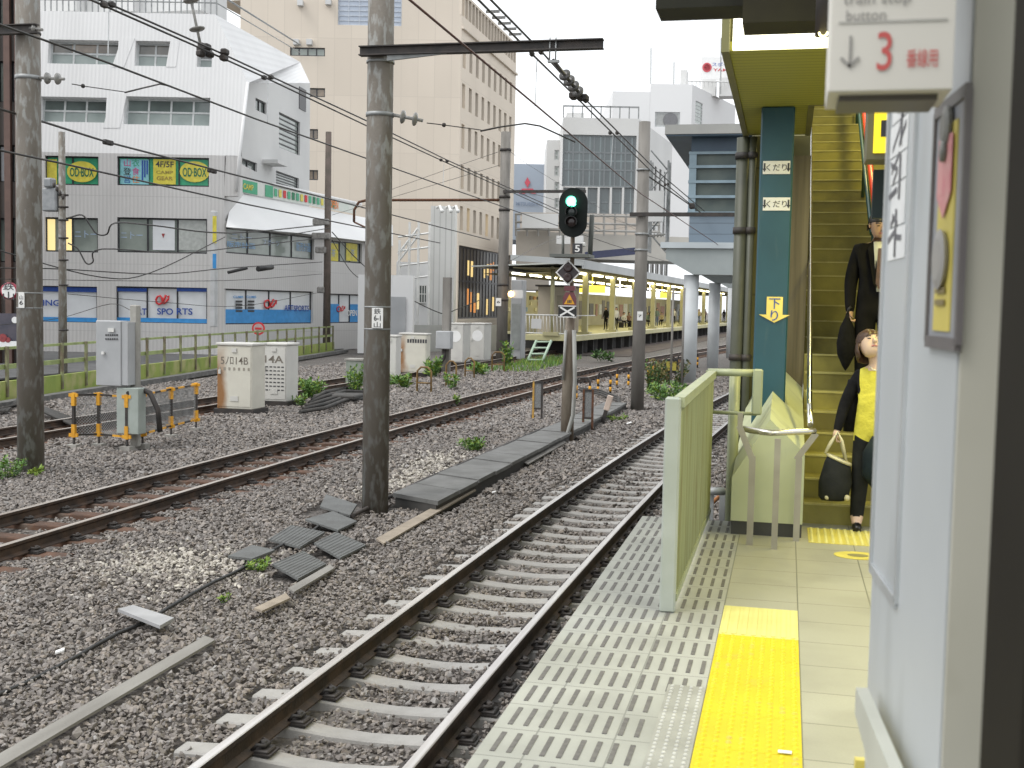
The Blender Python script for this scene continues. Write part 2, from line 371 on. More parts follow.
def track(label, cf, y0, y1, sp, ph, conc, mats, maxn, clips):
    t = thing('railway_track', label, 'railway track', (cf(y0), y0, RZ-.153), 'railway tracks')
    for s in (-1, 1): rail(cf, s*.566, y0, y1, t, mats)
    src = sleeper_mb(conc).build('sleeper', SLC if conc else SLW, t, local=True)
    for s in (-1, 1): clip_mb(s*.566).build('rail_clip', DARK, src, local=True)
    y = ph; i = 0; far = MB(); pos = []; base = sleeper_mb(conc)
    while y < y1:
        if y > y0+.2:
            L = Vector((cf(y), y, 0))-t.location; rz = -math.atan((cf(y+.1)-cf(y-.1))/.2)
            if i < maxn:
                o = src if i == 0 else src.copy()
                if i: COL.objects.link(o)
                o.parent = t; o.location = L; o.rotation_euler.z = rz
                if i and y < clips:
                    for ch in src.children: dup(ch, parent=o)
                pos.append(y)
            else:
                M = Matrix.Translation((cf(y), y, 0)) @ Matrix.Rotation(rz, 4, 'Z'); far.add([M @ v for v in base.v], base.f)
            i += 1
        y += sp
    if far.v:
        fo = far.build('sleeper_row', SLC if conc else SLW, t); fo['kind'] = 'stuff'
    SLEEP[cf] = (sp, ph)
    return t
track('nearest track, shiny rails on curved grey concrete sleepers beside the platform edge', cA, 3.0, 78, .53, 3.29, True, RAILM, 95, 40)
track('middle track, brown rails on rusty wooden sleepers past the tall concrete pole', cB, 6., 190, .745, 6.5, False, RAILM2, 95, 52)
track('farthest track behind the white relay boxes, dark rails on rusty sleepers', cC, 14., 75, .75, 14.2, False, RAILM2, 80, 14)

# ---- ballast stones: one thick layer of crushed stone (stuff)
def stones():
    names = bpy.data.collections.new('stone_shapes')
    for i in range(9):
        bm = bmesh.new()
        for k in range(13):
            v = Vector(rng.normal(size=3)).normalized(); bm.verts.new((v.x*random.uniform(.75,1.15), v.y*random.uniform(.55,.9), v.z*random.uniform(.4,.7)))
        r = bmesh.ops.convex_hull(bm, input=bm.verts); bmesh.ops.delete(bm, geom=[v for v in bm.verts if not v.link_faces], context='VERTS')
        bmesh.ops.scale(bm, vec=(.5,.5,.5), verts=bm.verts)
        me = bpy.data.meshes.new('stone'); bm.to_mesh(me); bm.free(); me.materials.append(STONE)
        o = bpy.data.objects.new('stone', me); names.objects.link(o)
    P = []
    def sample(y0, y1, dens, size, xl, xr):
        n = int(dens*(y1-y0)*(max(xr(y0), xr(y1))-min(xl(y0), xl(y1)))); y = rng.uniform(y0, y1, n); lo = np.array([xl(t) for t in y]); hi = np.array([xr(t) for t in y])
        x = rng.uniform(min(lo.min(), 0), hi.max(), n); k = (x > lo)&(x < hi); x = x[k]; y = y[k]
        s = size*rng.lognormal(0, .27, len(x)); return x, y, s
    def xl(t): return max(-.8*t-.6, -19.5)
    def xr(t): return min(-.9, -.9) if t < 9.3 else min(-.55+max(0, (t-12))*.04, 1.2)
    bands = [(3.3,7,1250,.046),(7,11,980,.049),(11,16,640,.057),(16,24,330,.072),(24,36,170,.09),(36,52,75,.12)]
    for a, b, d, s in bands: P.append(sample(a, b, d, s, xl, xr))
    x = np.concatenate([p[0] for p in P]); y = np.concatenate([p[1] for p in P]); s = np.concatenate([p[2] for p in P])
    z = np.full(len(x), GZ) + (np.sin(x*1.9+y*.7)+np.sin(y*1.3-x))*.012 + rng.normal(0, .010, len(x))
    keep = np.ones(len(x), bool)
    for cf, conc in ((cA, 1), (cB, 0), (cC, 0)):
        c = np.array([cf(t) for t in y]); d = np.abs(x-c); r = np.abs(d-.566)
        sp, ph = SLEEP[cf]; q = np.abs((y-ph+sp/2) % sp - sp/2)
        onrail = r < (.085+s*.5); keep &= ~onrail
        half = 1.03; hw = (.088 if conc else .115)+s*.36
        ons = (q < hw)&(d < half+.03); keep &= ~(ons & (rng.random(len(x)) > (.05 if conc else .04)))
        inn = (d < .52); z = np.where(inn, z-.055+rng.normal(0,.008,len(x)), z); z = np.where((d >= .52)&(d < 1.05), z-.015, z)
    # kept clear of solid things standing in the ballast
    for (a0, a1, b0, b1) in CLEAR: keep &= ~((x > a0)&(x < a1)&(y > b0)&(y < b1))
    pale = np.zeros(len(x))
    for cx, cy, rx, ry in ((-5.95,10.9,.85,.8), (-5.6,17.4,.55,1.7), (-5.9,19.5,.4,1.5)):
        q = ((x-cx)/rx)**2+((y-cy)/ry)**2; pale = np.maximum(pale, (np.exp(-q*1.2) > rng.random(len(x))*1.1)*rng.uniform(.2,.75,len(x)))
    x, y, z, s, pale = x[keep], y[keep], z[keep], s[keep], pale[keep]
    me = bpy.data.meshes.new('ballast'); me.vertices.add(len(x)); me.vertices.foreach_set('co', np.stack([x,y,z],1).astype(np.float32).ravel())
    a = me.attributes.new('sc', 'FLOAT', 'POINT'); a.data.foreach_set('value', s.astype(np.float32))
    a = me.attributes.new('pale', 'FLOAT', 'POINT'); a.data.foreach_set('value', pale.astype(np.float32))
    a = me.attributes.new('rot', 'FLOAT_VECTOR', 'POINT'); a.data.foreach_set('vector', np.stack([rng.normal(0,.45,len(x)), rng.normal(0,.45,len(x)), rng.uniform(0,6.28,len(x))],1).astype(np.float32).ravel())
    o = bpy.data.objects.new('ballast', me); COL.objects.link(o)
    g = bpy.data.node_groups.new('scatter', 'GeometryNodeTree'); g.interface.new_socket('Geometry', in_out='INPUT', socket_type='NodeSocketGeometry'); g.interface.new_socket('Geometry', in_out='OUTPUT', socket_type='NodeSocketGeometry')
    gi = g.nodes.new('NodeGroupInput'); go = g.nodes.new('NodeGroupOutput'); ip = g.nodes.new('GeometryNodeInstanceOnPoints'); ci = g.nodes.new('GeometryNodeCollectionInfo')
    ci.inputs['Collection'].default_value = names; ci.inputs['Separate Children'].default_value = True; ci.inputs['Reset Children'].default_value = True
    ip.inputs['Pick Instance'].default_value = True
    ns = g.nodes.new('GeometryNodeInputNamedAttribute'); ns.data_type = 'FLOAT'; ns.inputs['Name'].default_value = 'sc'
    nr = g.nodes.new('GeometryNodeInputNamedAttribute'); nr.data_type = 'FLOAT_VECTOR'; nr.inputs['Name'].default_value = 'rot'
    e2r = g.nodes.new('FunctionNodeEulerToRotation'); g.links.new(nr.outputs[0], e2r.inputs[0])
    rv = g.nodes.new('FunctionNodeRandomValue'); rv.data_type = 'INT'; rv.inputs[4].default_value = 0; rv.inputs[5].default_value = 8
    g.links.new(gi.outputs[0], ip.inputs['Points']); g.links.new(ci.outputs[0], ip.inputs['Instance']); g.links.new(ns.outputs[0], ip.inputs['Scale']); g.links.new(e2r.outputs[0], ip.inputs['Rotation']); g.links.new(rv.outputs[2], ip.inputs['Instance Index'])
    g.links.new(ip.outputs[0], go.inputs[0])
    md = o.modifiers.new('scatter', 'NODES'); md.node_group = g
    tag(o, 'grey brown crushed stone between and around the tracks', 'ballast', kind='stuff'); print('stones', len(x))
CLEAR = []      # filled below by things that stand in the stone; stones() runs last

# ================================================================== PLATFORM
TILE = panel('platform_tile', (.35,.345,.265), (.30,.295,.225), (1,0,0), .4, .4, V=(0,1,0), lw=.007, line=.4, rough=.5, u0=.11, v0=4.395, scale=1.2, grain=.15, dirt=.55, ds=1.7)
SLOTT = panel('edge_tile', (.37,.375,.335), (.29,.295,.26), (1,0,0), .3, .29, V=(0,1,0), lw=.007, line=.5, rough=.6, u0=-.29, v0=4.98, scale=1.5, grain=.15, dirt=.5, ds=2.1)
SLOT = pm('slot_grip', (.13,.125,.115), (.09,.085,.08), 30, .7)
TACT = pm('tactile_yellow', (.56,.45,.0), (.50,.40,.0), 4, .6, rust=(.38,.33,.10), rusts=4, rlo=.62, rhi=.9); TACTD = pm('tactile_dome_yellow', (.66,.52,.0), (.58,.46,.0), 6, .5, rust=(.42,.36,.12), rusts=5, rlo=.58, rhi=.8)  # base darker than domes: dirt and painted shade between the dots
TACTP = pm('tactile_pale_yellow', (.60,.56,.19), (.54,.5,.16), 5, .55)
DOTG = pm('grey_tactile', (.30,.30,.265), (.24,.24,.21), 6, .6)
mb = MB(); mb.prism([(-1.07,-4,0),(-.29,-4,0),(-.29,9.3,0),(-1.07,9.3,0)], (0,0,-.22))
tag(mb.build('platform_edge', SLOTT), kind='structure')
mb = MB(); mb.prism([(-.29,-4,0),(6,-4,0),(6,40,0),(-.2,40,0),(-.29,12,0)], (0,0,-.3)); tag(mb.build('platform', TILE), kind='structure')
mb = MB(); mb.prism([(-.9,-4,-.23),(-.3,-4,-.23),(-.3,9.1,-.23),(-.9,9.1,-.23)], (0,0,-.95)); mb.prism([(-.22,12.2,-.31),(6,12.2,-.31),(6,40,-.31),(-.12,40,-.31)], (0,0,-.85)); tag(mb.build('platform_base', CONCD), kind='structure')
mb = MB()                                                      # anti-slip bars inlaid in the edge tiles
y = 4.98-.29*9
while y < 9.2:
    for k in range(12):
        x = -.29-.035-.0625*k
        if x < -1.05: continue
        if x > -.46 and 4.15 < y+.145 < 5.1: continue
        mb.mm((x-.0095, y+.045, -.002), (x+.0095, y+.245, .003))
    y += .29
tag(mb.build('platform_grip_bars', SLOT), kind='structure')
def domes(mb, x0, x1, y0, y1, p, r=.0135, h=.008):
    mb.cur = 1; domes_(mb, x0, x1, y0, y1, p, r, h); mb.cur = 0
def domes_(mb, x0, x1, y0, y1, p, r, h):
    nx = round((x1-x0)/p); ny = round((y1-y0)/p)
    for i in range(nx):
        for j in range(ny):
            cx = x0+(i+.5)*(x1-x0)/nx; cy = y0+(j+.5)*(y1-y0)/ny; vs = []
            for rr, z in ((r, .004), (r*.62, .004+h)): vs += [(cx+rr*math.cos(k*PI/4), cy+rr*math.sin(k*PI/4), z) for k in range(8)]
            mb.add(vs, [(k, (k+1) % 8, 8+(k+1) % 8, 8+k) for k in range(8)]+[tuple(range(8,16))])
mb = MB(); yy = 6.0
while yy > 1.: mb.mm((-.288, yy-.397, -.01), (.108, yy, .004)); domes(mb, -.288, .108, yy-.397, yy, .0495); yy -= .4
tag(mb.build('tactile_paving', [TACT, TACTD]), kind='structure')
mb = MB(); mb.mm((-.288, 6.003, -.01), (.108, 6.6, .0035))
for i in range(8): mb.mm((-.275+.0495*i, 6.02, .003), (-.25+.0495*i, 6.585, .0075))
tag(mb.build('worn_tactile_paving', TACTP), kind='structure')
mb = MB(); mb.mm((-.455, 4.12, -.01), (-.292, 5.12, .0035)); domes(mb, -.455, -.292, 4.12, 5.12, .041, .009, .005); tag(mb.build('grey_tactile_paving', [DOTG, pm('grey_dome', (.5,.5,.45), None)]), kind='structure')
mb = MB(); mb.mm((.20, 8.62, -.01), (2.0, 9.2, .004)); domes(mb, .2, 1.4, 8.62, 9.2, .05); tag(mb.build('stair_tactile_paving', [pm('worn_stair_yellow', (.55,.48,.10), (.46,.41,.1), 4, .6), TACTP]), kind='structure')
mb = MB(); mb.box((.045, 4.42, .012), (.05,.022,.004)); single(mb, 'paper_scrap', WHITEP, 'tiny white paper scrap lying on the yellow tactile paving', 'litter')
mb = MB(); q = Pz(858, 556, 0); mb.prism([q+Vector((.16*math.cos(k*PI/12), .13*math.sin(k*PI/12), .001)) for k in range(24)], (0,0,.003)); fs_ = single(mb, 'floor_sticker', pm('yellow_floor_sticker', (.58,.5,.1), None, 6), 'worn round yellow floor sticker just in front of the stairs', 'sticker'); mb = MB(); mb.prism([q+Vector((.07*math.cos(k*PI/8), .05*math.sin(k*PI/8), .0045)) for k in range(16)], (0,0,.001)); mb.build('mark', pm('olive_mark', (.22,.2,.08), None), fs_)

# ================================================================== STAIRWAY
STEPM = pm('stair_tread', (.26,.235,.05), (.185,.165,.034), 3, .55, bump=.1, rust=(.12,.105,.025), rusts=1.5, rlo=.5, rhi=.8)
NOSE = pm('stair_nosing', (.42,.39,.14), (.33,.3,.1), 8, .4)
SX0, SX1, SY = .165, 1.75, 9.42
st = thing('stairway', 'flight of worn olive stairs climbing from the platform beside the blue pillar', 'stairs', (.7, SY, 0))
for n in range(34):
    r, t = .156, .289; z = (n+1)*r; y = SY+n*t
    b = MB(); b.mm((SX0, y, z-.30), (SX1, y+t+.05, z)); s = b.build('step', STEPM, st)
    b = MB(); b.mm((SX0+.01, y-.006, z-.010), (SX1-.01, y+.03, z+.004)); b.build('nosing', NOSE, s)
b = MB(); b.mm((SX0, SY+34*.289, 5.0), (SX1, SY+34*.289+4, 5.3)); b.build('landing', STEPM, st)
# side wall / parapet with pointed top
PALE = pm('pale_parapet', (.49,.52,.31), (.43,.46,.27), 2.5, .5, rust=(.22,.22,.15), rusts=2.2, rlo=.55, rhi=.85, rstretch=(2,2,.5))
pw = thing('stair_parapet', 'pale stair side wall with pointed top and black base below the blue pillar', 'wall', (-.1, 8.77, 0))
x0, x1, ya, yb = -.36, .155, 8.77, 12.4
def sec(y, dz): return [Vector((x0,y,.1)), Vector((x1,y,.1)), Vector((x1,y,.62+dz)), Vector((-.10,y,.86+dz)), Vector((x0,y,.42+dz))]
a, c = sec(ya, 0), sec(yb, .42)
b = MB(); b.add(a+c, [(0,1,2,3,4), (9,8,7,6,5), (0,5,6,1), (1,6,7,2), (2,7,8,3), (3,8,9,4), (4,9,5,0)]); b.build('wall', PALE, pw)
b = MB(); b.mm((x0+.004, ya+.008, 0), (x1-.004, yb, .099)); b.build('base_band', pm('black_base', (.04,.04,.035), (.06,.06,.05), 4, .5), pw)
# rear, higher side wall clad in steel, and outer olive wall
STEEL = pm('brushed_steel', (.20,.17,.10), (.13,.11,.065), 2, .35, .7, stretch=(12,12,.4))
OLIVEW = panel('olive_wall', (.15,.14,.055), (.12,.112,.045), (1,0,0), 0, .6, rough=.6)
sw = thing('stair_side_wall', 'steel clad stair side wall standing behind the blue pillar', 'wall', (-.1, 11.5, 0))
b = MB(); b.prism([(-.02,11.45,.0), (.16,11.45,0), (.16,11.45,3.1), (-.02,11.45,3.1)], (0,.1,0)); b.build('steel_panel', STEEL, sw)
b = MB(); b.prism([(.15,11.56,-1), (.15,22,-1), (.15,22,9), (.15,11.56,3.3)], (-.54,0,0)); b.build('wall', OLIVEW, sw)
b = MB(); b.tube([(.185,8.78,.83),(.185,9.3,.95),(.185,20,6.75)], .021, 12)
for k in range(6):
    y = 9.6+k*2; b.tube([(.185,y,1.1+(y-9.5)*.541-.02),(.165,y+.02,1.05+(y-9.5)*.541-.12)], .01, 6)
single(b, 'stair_handrail', pm('polished_steel', (.75,.74,.70), (.65,.64,.6), 3, .18, 1), 'shiny steel handrail climbing along the left side of the stairs', 'handrail')
# right side wall with red and green handrail band
b = MB(); TEAL = pm('dark_teal_paint', (.02,.07,.07), (.015,.05,.05), 4, .4)
rw = thing('stair_right_wall', 'dark side wall on the right of the stairs below a red handrail', 'wall', (1.75, 9.4, 0))
b.prism([(1.76,9.4,0),(1.76,22,0),(1.76,22,9.5),(1.76,9.4,3.4)], (.2,0,0)); b.build('wall', OLIVEW, rw)
RH = [Vector((x,y,1.02+(y-9.5)*.54)) for x, y in ((.832,12.2),(.825,13.65),(.825,15.8),(.825,19.))]
b = MB(); b.tube(RH, .032, 8); hr = single(b, 'red_handrail', pm('red_orange_rail', (.75,.07,.02), (.65,.05,.02), 4, .35), 'orange red handrail in the middle of the stairs', 'handrail')
b = MB()
for i in range(4):
    y = 12.8+i*2.1; b.cyl((.83,y,.12+(y-9.5)*.54), (.83,y,1.0+(y-9.5)*.54), .02, 8)
b.build('baluster', TEAL, hr)
b = MB(); b.tube([p+Vector((-.055,.0,-.05)) for p in RH], .022, 8); b.build('lower_rail', TEAL, hr)
# canopy over the stairs
CEIL = panel('canopy_ceiling', (.42,.41,.07), (.38,.37,.06), (0,1,0), .095, 0, lw=.02, line=.65, rough=.5, bump=.8)
cn = thing('stair_canopy', 'low canopy with olive slatted ceiling and bright front over the stairs', 'canopy', (.7, 9.5, 3.3))
b = MB(); b.mm((-.42,7.78,3.3), (3.2,9.86,3.36)); b.mm((-.42,9.86,3.3), (.10,11.5,3.36)); b.build('ceiling', CEIL, cn)
b = MB(); b.mm((-.47,7.7,3.28), (-.421,11.6,3.75)); b.mm((.10,9.86,3.29), (.15,11.5,4.6)); b.mm((.151,9.86,3.3), (3.2,9.91,4.0)); b.build('edge_trim', pm('olive_trim', (.20,.19,.07), None, 4, .5), cn)
b = MB(); b.mm((-.47,7.6,3.76), (3.2,22,3.9)); b.build('roof', DARK, cn) if 0 else None
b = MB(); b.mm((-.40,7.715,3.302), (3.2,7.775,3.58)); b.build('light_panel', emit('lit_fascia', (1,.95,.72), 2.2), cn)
b = MB(); b.mm((-.47,7.72,3.581), (3.2,9.85,3.66)); b.build('roof', GREY, cn)
# blue pillar with stickers
TEALP = pm('blue_green_pillar', (.022,.082,.112), (.016,.062,.085), 2, .35, rust=(.05,.10,.115), rusts=5, rlo=.58, rhi=.8, rstretch=(2,2,.4))
y = 9.9
bp = thing('blue_pillar', 'blue green square pillar with white stickers and a yellow arrow', 'pillar', (-.1, y, .4))
pl = Py(758.5, 200, y).x; pr = Py(792, 200, y).x
b = MB(); b.box(((pl+pr)/2, y+.14, 1.85), (pr-pl,.28,2.9), bev=.012); b.build('shaft', TEALP, bp)
for i, py in enumerate((167.5, 204)):
    c = Py(776.5, py, y-.004); b = MB(); b.box(c, (pr-pl-.05,.006,.105)); s = b.build('sticker', WHITE, bp)
    b = MB(); b.txt('くだり', c+Vector((0,-.005,0)), Vector((1,0,0)), UP, h=.055)
    for sx in (-1, 1):
        q = c+Vector((sx*.095,-.005,0)); b.add([q+Vector(v) for v in ((-.007,0,.035),(-.007,0,-.01),(.007,0,-.01),(.007,0,.035))], [(0,1,2,3)]); b.add([q+Vector(v) for v in ((-.016,0,-.008),(0,0,-.036),(.016,0,-.008))], [(0,1,2)])
    b.build('lettering', TEXTD, s)
c = Py(774.5, 310, y-.004); k = .0086
b = MB(); b.prism([c+Vector((u*k, 0, -v*k)) for u, v in ((-7.5,-12.5),(7.5,-12.5),(7.5,4.5),(14.5,4.5),(0,12),(-14.5,4.5),(-7.5,4.5))], (0,-.006,0)); s = b.build('arrow_sticker', pm('yellow_sticker', (.82,.66,.16), None, 5, .5), bp)
b = MB(); b.txt('下', c+Vector((0,-.009,.052)), Vector((1,0,0)), UP, h=.085); b.txt('り', c+Vector((0,-.009,-.045)), Vector((1,0,0)), UP, h=.085); b.build('lettering', BLUEP, s)
# rain pipes left of the pillar
PIPE = pm('olive_pipe', (.075,.08,.055), (.05,.055,.04), 3, .5)
for i, (px, wd, yy, lab) in enumerate(((740.5, .135, 11.45, 'thick grey green drainpipe, left of the pair beside the blue pillar'), (750., .07, 11.4, 'thin olive drainpipe, right of the pair beside the blue pillar'))):
    x = Py(px, 250, yy).x; b = MB(); b.cyl((x,yy,-1.1), (x,yy,3.27 if i else 3.27), wd/2, 14); t = single(b, 'drainpipe', PIPE, lab, 'drainpipe', 'drainpipes beside the stair pillar')
    b = MB()
    for z in (-.2, 1.2, 2.4, 3.1): b.cyl((x,yy,z-.03), (x,yy,z+.03), wd/2+.012, 14)
    b.build('pipe_bracket', DARK, t)
# guard rail in front of the parapet
SS = pm('stainless_tube', (.62,.61,.56), (.52,.5,.45), 4, .25, .9)
gr = thing('guard_rail', 'stainless steel guard with curved top tube on three posts before the parapet', 'guard rail', (-.05, 8.6, 0))
yy = 8.55
tl, tm, tr = Py(740,428,yy+.1), Py(772,433,yy-.12), Py(815,431,yy+.05)
pts = [tl+(tm-tl)*t+Vector((0,-.05*math.sin(PI*t),0)) for t in (0,.33,.66,1)]+[tm+(tr-tm)*t+Vector((0,.0,0)) for t in (.4,.8,1)]
b = MB(); b.tube(pts, .022, 12); b.build('top_tube', SS, gr)
BR = pm('bracket_steel', (.42,.40,.33), (.34,.32,.26), 4, .35, .7)
for px, tx, bend in ((751, 740, 450), (774, 773, 0), (797.5, 815, 452)):
    f = Pz(px, {751:545,774:549,797.5:541}[px], 0); yv = f.y
    if bend:
        q = Py(px, bend+6, yv); e = Py(tx, bend-22 if tx < 760 else bend-17, yv); e2 = e+Vector((0,0,.1))
        b = MB(); b.box((f+q)/2+Vector((0,0,0)), (.045,.03,q.z-f.z)); d = (e-q).normalized(); b.box((q+e)/2, ((e-q).length+.03,.029,.042), U=d, V=Vector((0,1,0)), N=d.cross(Vector((0,1,0))))
        if tx < 760: b.box(e+Vector((.0,0,.05)), (.035,.028,.11))
        b.build('post', BR, gr)
    else:
        b = MB(); b.box((f.x, yv, .385), (.042,.03,.77)); b.build('post', BR, gr)
# pale green fence on the platform edge
FG = pm('pale_green_fence', (.27,.29,.14), (.22,.24,.11), 3, .5, bump=.05, stretch=(6,6,.5), rust=(.16,.14,.05), rusts=3, rlo=.5, rhi=.75, rstretch=(3,3,.4)); FGD = pm('pale_green_rail', (.33,.36,.23), (.28,.31,.2), 5, .4)
fx = -.555; y0 = 6.38; y1 = 9.3
fe = thing('platform_fence', 'pale green slatted metal fence standing at the end of the platform edge', 'fence', (fx, y0, 0))
ft = Py(674, 397, y0).z
b = MB(); b.box((fx-.03, y0, ft/2), (.085,.06,ft), bev=.01); b.build('post', pm('pale_post', (.36,.39,.35), (.3,.33,.28), 3, .45), fe)
b = MB(); b.box((fx-.02, y1, .55), (.06,.05,1.1+.15)); b.build('post', FGD, fe)
b = MB(); yy = y0+.05
while yy < y1-.05: b.box((fx, yy, ft/2+.03), (.006,.045,ft-.16), U=Vector((.8,.6,0)), V=Vector((-.6,.8,0))); yy += .05
b.mm((fx+.004, y0+.03, .09), (fx+.008, y1, ft-.06)); b.build('slat_panel', FG, fe)
b = MB(); b.mm((fx-.03, y0, ft-.055), (fx+.03, y1+.02, ft)); b.mm((fx-.02, y0, .06), (fx+.02, y1, .1)); b.build('rail', FGD, fe)
e0 = Vector((fx, y1, ft-.03)); 
b = MB(); b.tube([Py(708,372,y1), Py(757,373,y1)], .03, 10); b.tube([Py(712,412,y1), Py(757,414,y1)], .014, 8); b.build('side_rail', FGD, fe)
b = MB(); q0 = Py(757.5, 369, y1-.05); q1 = Py(757.5, 415, y1-.05); b.box((q0+q1)/2, (.075,.05,q0.z-q1.z), bev=.012); b.build('end_plate', FGD, fe)
b = MB(); q = Py(735, 376, y1+.12); b.cyl((q.x,q.y,-.4), q, .045, 10); b.build('end_post', FGD, fe)
b = MB(); b.tube([Pz(707,505,-.05)+Vector((0,0,.12)), Pz(724,505,-.05)+Vector((0,0,.12))], .035, 8); b.box(Pz(711,515,-.15), (.04,.04,.4)); b.box(Pz(722,512,-.15), (.05,.05,.4)); single(b, 'pipe_stub', GREY, 'short grey pipe frame at the platform end behind the fence', 'pipe')
b = MB(); b.tube([Pz(706,508,-.1), Pz(727,490,-.1)], .02, 6); single(b, 'rusty_bar', pm('orange_rust', (.4,.16,.05), (.25,.1,.04), 20, .8), 'thin rusty orange bar leaning beyond the platform end', 'bar')
# ================================================================== WHITE WALL PANEL ON THE RIGHT
ang = math.atan((788-694)/F)*1.0; D = Vector((-math.sin(ang*.97), math.cos(ang*.97), 0)); NRM = Vector((-D.y, D.x, 0))*1   # wall runs along D, faces -x
NRM = Vector((-math.cos(ang), -math.sin(ang), 0))
A0 = Py(880, 360, 2.4); A0.z = 0                               # far edge of the wall at floor level
def WP(px, py, off=0.): return Pl(px, py, A0+NRM*off, NRM)
cor = WP(957, 360); cor.z = 0
BOARD = pm('sky_tinted_board', (.44,.465,.475), (.39,.415,.43), 1.5, .35, rust=(.28,.30,.30), rusts=2.6, rlo=.56, rhi=.85, rstretch=(2,2,.6))  # blue of the sky put into the colour of this wall face
wl = thing('notice_wall', 'bluish white wall panel with a beige end face at the right edge of the platform', 'wall', cor)
Lw = (A0-cor).length
b = MB(); b.prism([cor, cor+D*Lw, cor+D*Lw+UP*3.2, cor+UP*3.2], -NRM*.09); b.build('board', BOARD, wl)
ex = Vector((D.y, -D.x, 0))
b = MB(); b.box(cor+ex*.073+Vector((0,-.008,1.6))+D*-.0, (.14,.012,3.2), U=ex, V=D); b.build('end_face', pm('lamp_tinted_end', (.43,.42,.36), (.38,.37,.31), 2, .5, rust=(.25,.23,.17), rusts=3, rlo=.58, rhi=.85), wl)  # warm lamp light put into the colour of the end face
PF = pm('pale_aluminium', (.55,.57,.58), (.47,.49,.5), 4, .35, .5)
q1 = WP(899, 560); u1 = (q1-cor).dot(D)
def uv(u, z, off=0.): return cor+D*u+UP*z+NRM*off
zb = WP(895, 600).z
pf = thing('poster_board', 'tall narrow notice board with torn paper covered in black brush strokes', 'notice board', uv((u1+Lw)/2, zb))
b = MB(); b.box(uv((u1+Lw)/2, (zb+3.0)/2, .001), (Lw-u1-.034, 3.0-zb-.02, .002), U=D, V=UP, N=NRM); b.build('backing', BOARD, pf)
b = MB()
for u in (u1, Lw-.006): b.box(uv(u, (zb+3.0)/2, .0035), (.016, 3.0-zb, .007), U=D, V=UP, N=NRM)
b.box(uv((u1+Lw)/2, zb, .0035), (Lw-u1, .018, .007), U=D, V=UP, N=NRM); b.build('frame', PF, pf)
PAPER = pm('white_paper', (.72,.73,.72), (.62,.63,.63), 8, .6); INK = pm('black_ink', (.09,.09,.10), (.16,.16,.17), 20, .6)
b = MB(); rr = random.Random(3); zt = WP(890, 95).z; zl = WP(890, 262).z; z = zl
while z < 2.4:
    h = rr.uniform(.05,.1); um = (u1+Lw)/2+rr.uniform(-.02,.02); wdt = (Lw-u1)*rr.uniform(.5,.8); b.box(uv(um, z+h/2, .003), (wdt, h-.004, .001), U=D, V=UP, N=NRM); z += h
b.build('paper', PAPER, pf)
b = MB(); z = zl+.02
while z < 2.4:
    um = (u1+Lw)/2
    for k in range(4): b.box(uv(um+rr.uniform(-.06,.06), z+rr.uniform(0,.06), .0042), (rr.uniform(.03,.1), .011, .0006), U=(D+UP*rr.uniform(-.5,.5)).normalized(), V=(UP-D*rr.uniform(-.5,.5)).normalized(), N=NRM)
    b.box(uv(um+rr.uniform(-.03,.03), z+.03, .0052), (.013, rr.uniform(.05,.09), .0006), U=D, V=UP, N=NRM); z += .1
b.build('brush_strokes', INK, pf)
# emergency button box
def quadpx(pts, off): return [WP(x, y, off) for x, y in pts]
eb = thing('emergency_button_box', 'grey recessed emergency stop box with yellow sticker and round button', 'button box', WP(941, 300))
b = MB(); o1 = quadpx([(930,113),(959,96),(952,345),(924,341)], .012)
us = [(p-cor).dot(D) for p in o1]; ua, ub = min(us[1], us[2]), (us[0]+us[3])/2; za, zc = (o1[2].z+o1[3].z)/2, (o1[0].z+o1[1].z)/2
uc, zm, ww, hh = (ua+ub)/2, (za+zc)/2, abs(ub-ua), zc-za
for du, dz, w_, h_ in ((-ww/2,0,.014,hh),(ww/2,0,.010,hh),(0,-hh/2,ww,.018),(0,hh/2,ww,.018)): b.box(uv(uc+du, zm+dz, .0045), (w_, h_, .009), U=D, V=UP, N=NRM)
b.build('frame', pm('brown_grey_frame', (.16,.15,.14), (.11,.1,.1), 4, .5), eb)
b = MB(); b.box(uv(uc, zm, .003), (ww-.018, hh-.018, .004), U=D, V=UP, N=NRM); b.build('back_plate', pm('grey_plate', (.30,.31,.33), None, 4, .4), eb)
SY_ = pm('yellow_label', (.62,.52,.12), (.55,.46,.1), 5, .5)
b = MB(); b.box(uv(uc, zm-.02*hh, .006), (ww*.52, hh*.86, .003), U=D, V=UP, N=NRM); s = b.build('yellow_label', SY_, eb)
b = MB(); b.prism([uv(uc+x*ww, zm+y*hh, .0105) for x, y in ((-.22,.12),(.22,.12),(.22,.36),(-.22,.36))], NRM*.001)
b.prism([uv(uc+x*ww, zm+y*hh, .0105) for x, y in ((-.22,.119),(.0,.02),(.22,.119))], NRM*.001); b.build('pink_arrow', pm('pink_label', (.62,.20,.22), (.66,.35,.33), 30, .5), s)
b = MB(); b.lathe(uv(uc, zm-.15*hh, .009), [(.04,0),(.044,.006),(.03,.009),(0.001,.009)], NRM, 18); b.build('button', pm('grey_button', (.36,.35,.33), None, 5, .35), eb)
b = MB(); b.lathe(uv(uc, zm+.40*hh, .009), [(.03,0),(.03,.005),(.02,.008),(.001,.008)], NRM, 14); b.lathe(uv(uc, zm+.30*hh, .011), [(.016,0),(.016,.006),(.001,.006)], NRM, 12); b.build('knob', pm('dark_grey_knob', (.16,.16,.14), None, 5, .4), eb)
b = MB()
for dz in (-.28,-.33): b.box(uv(uc, zm+dz*hh, .0105), (ww*.3, hh*.025, .001), U=D, V=UP, N=NRM)
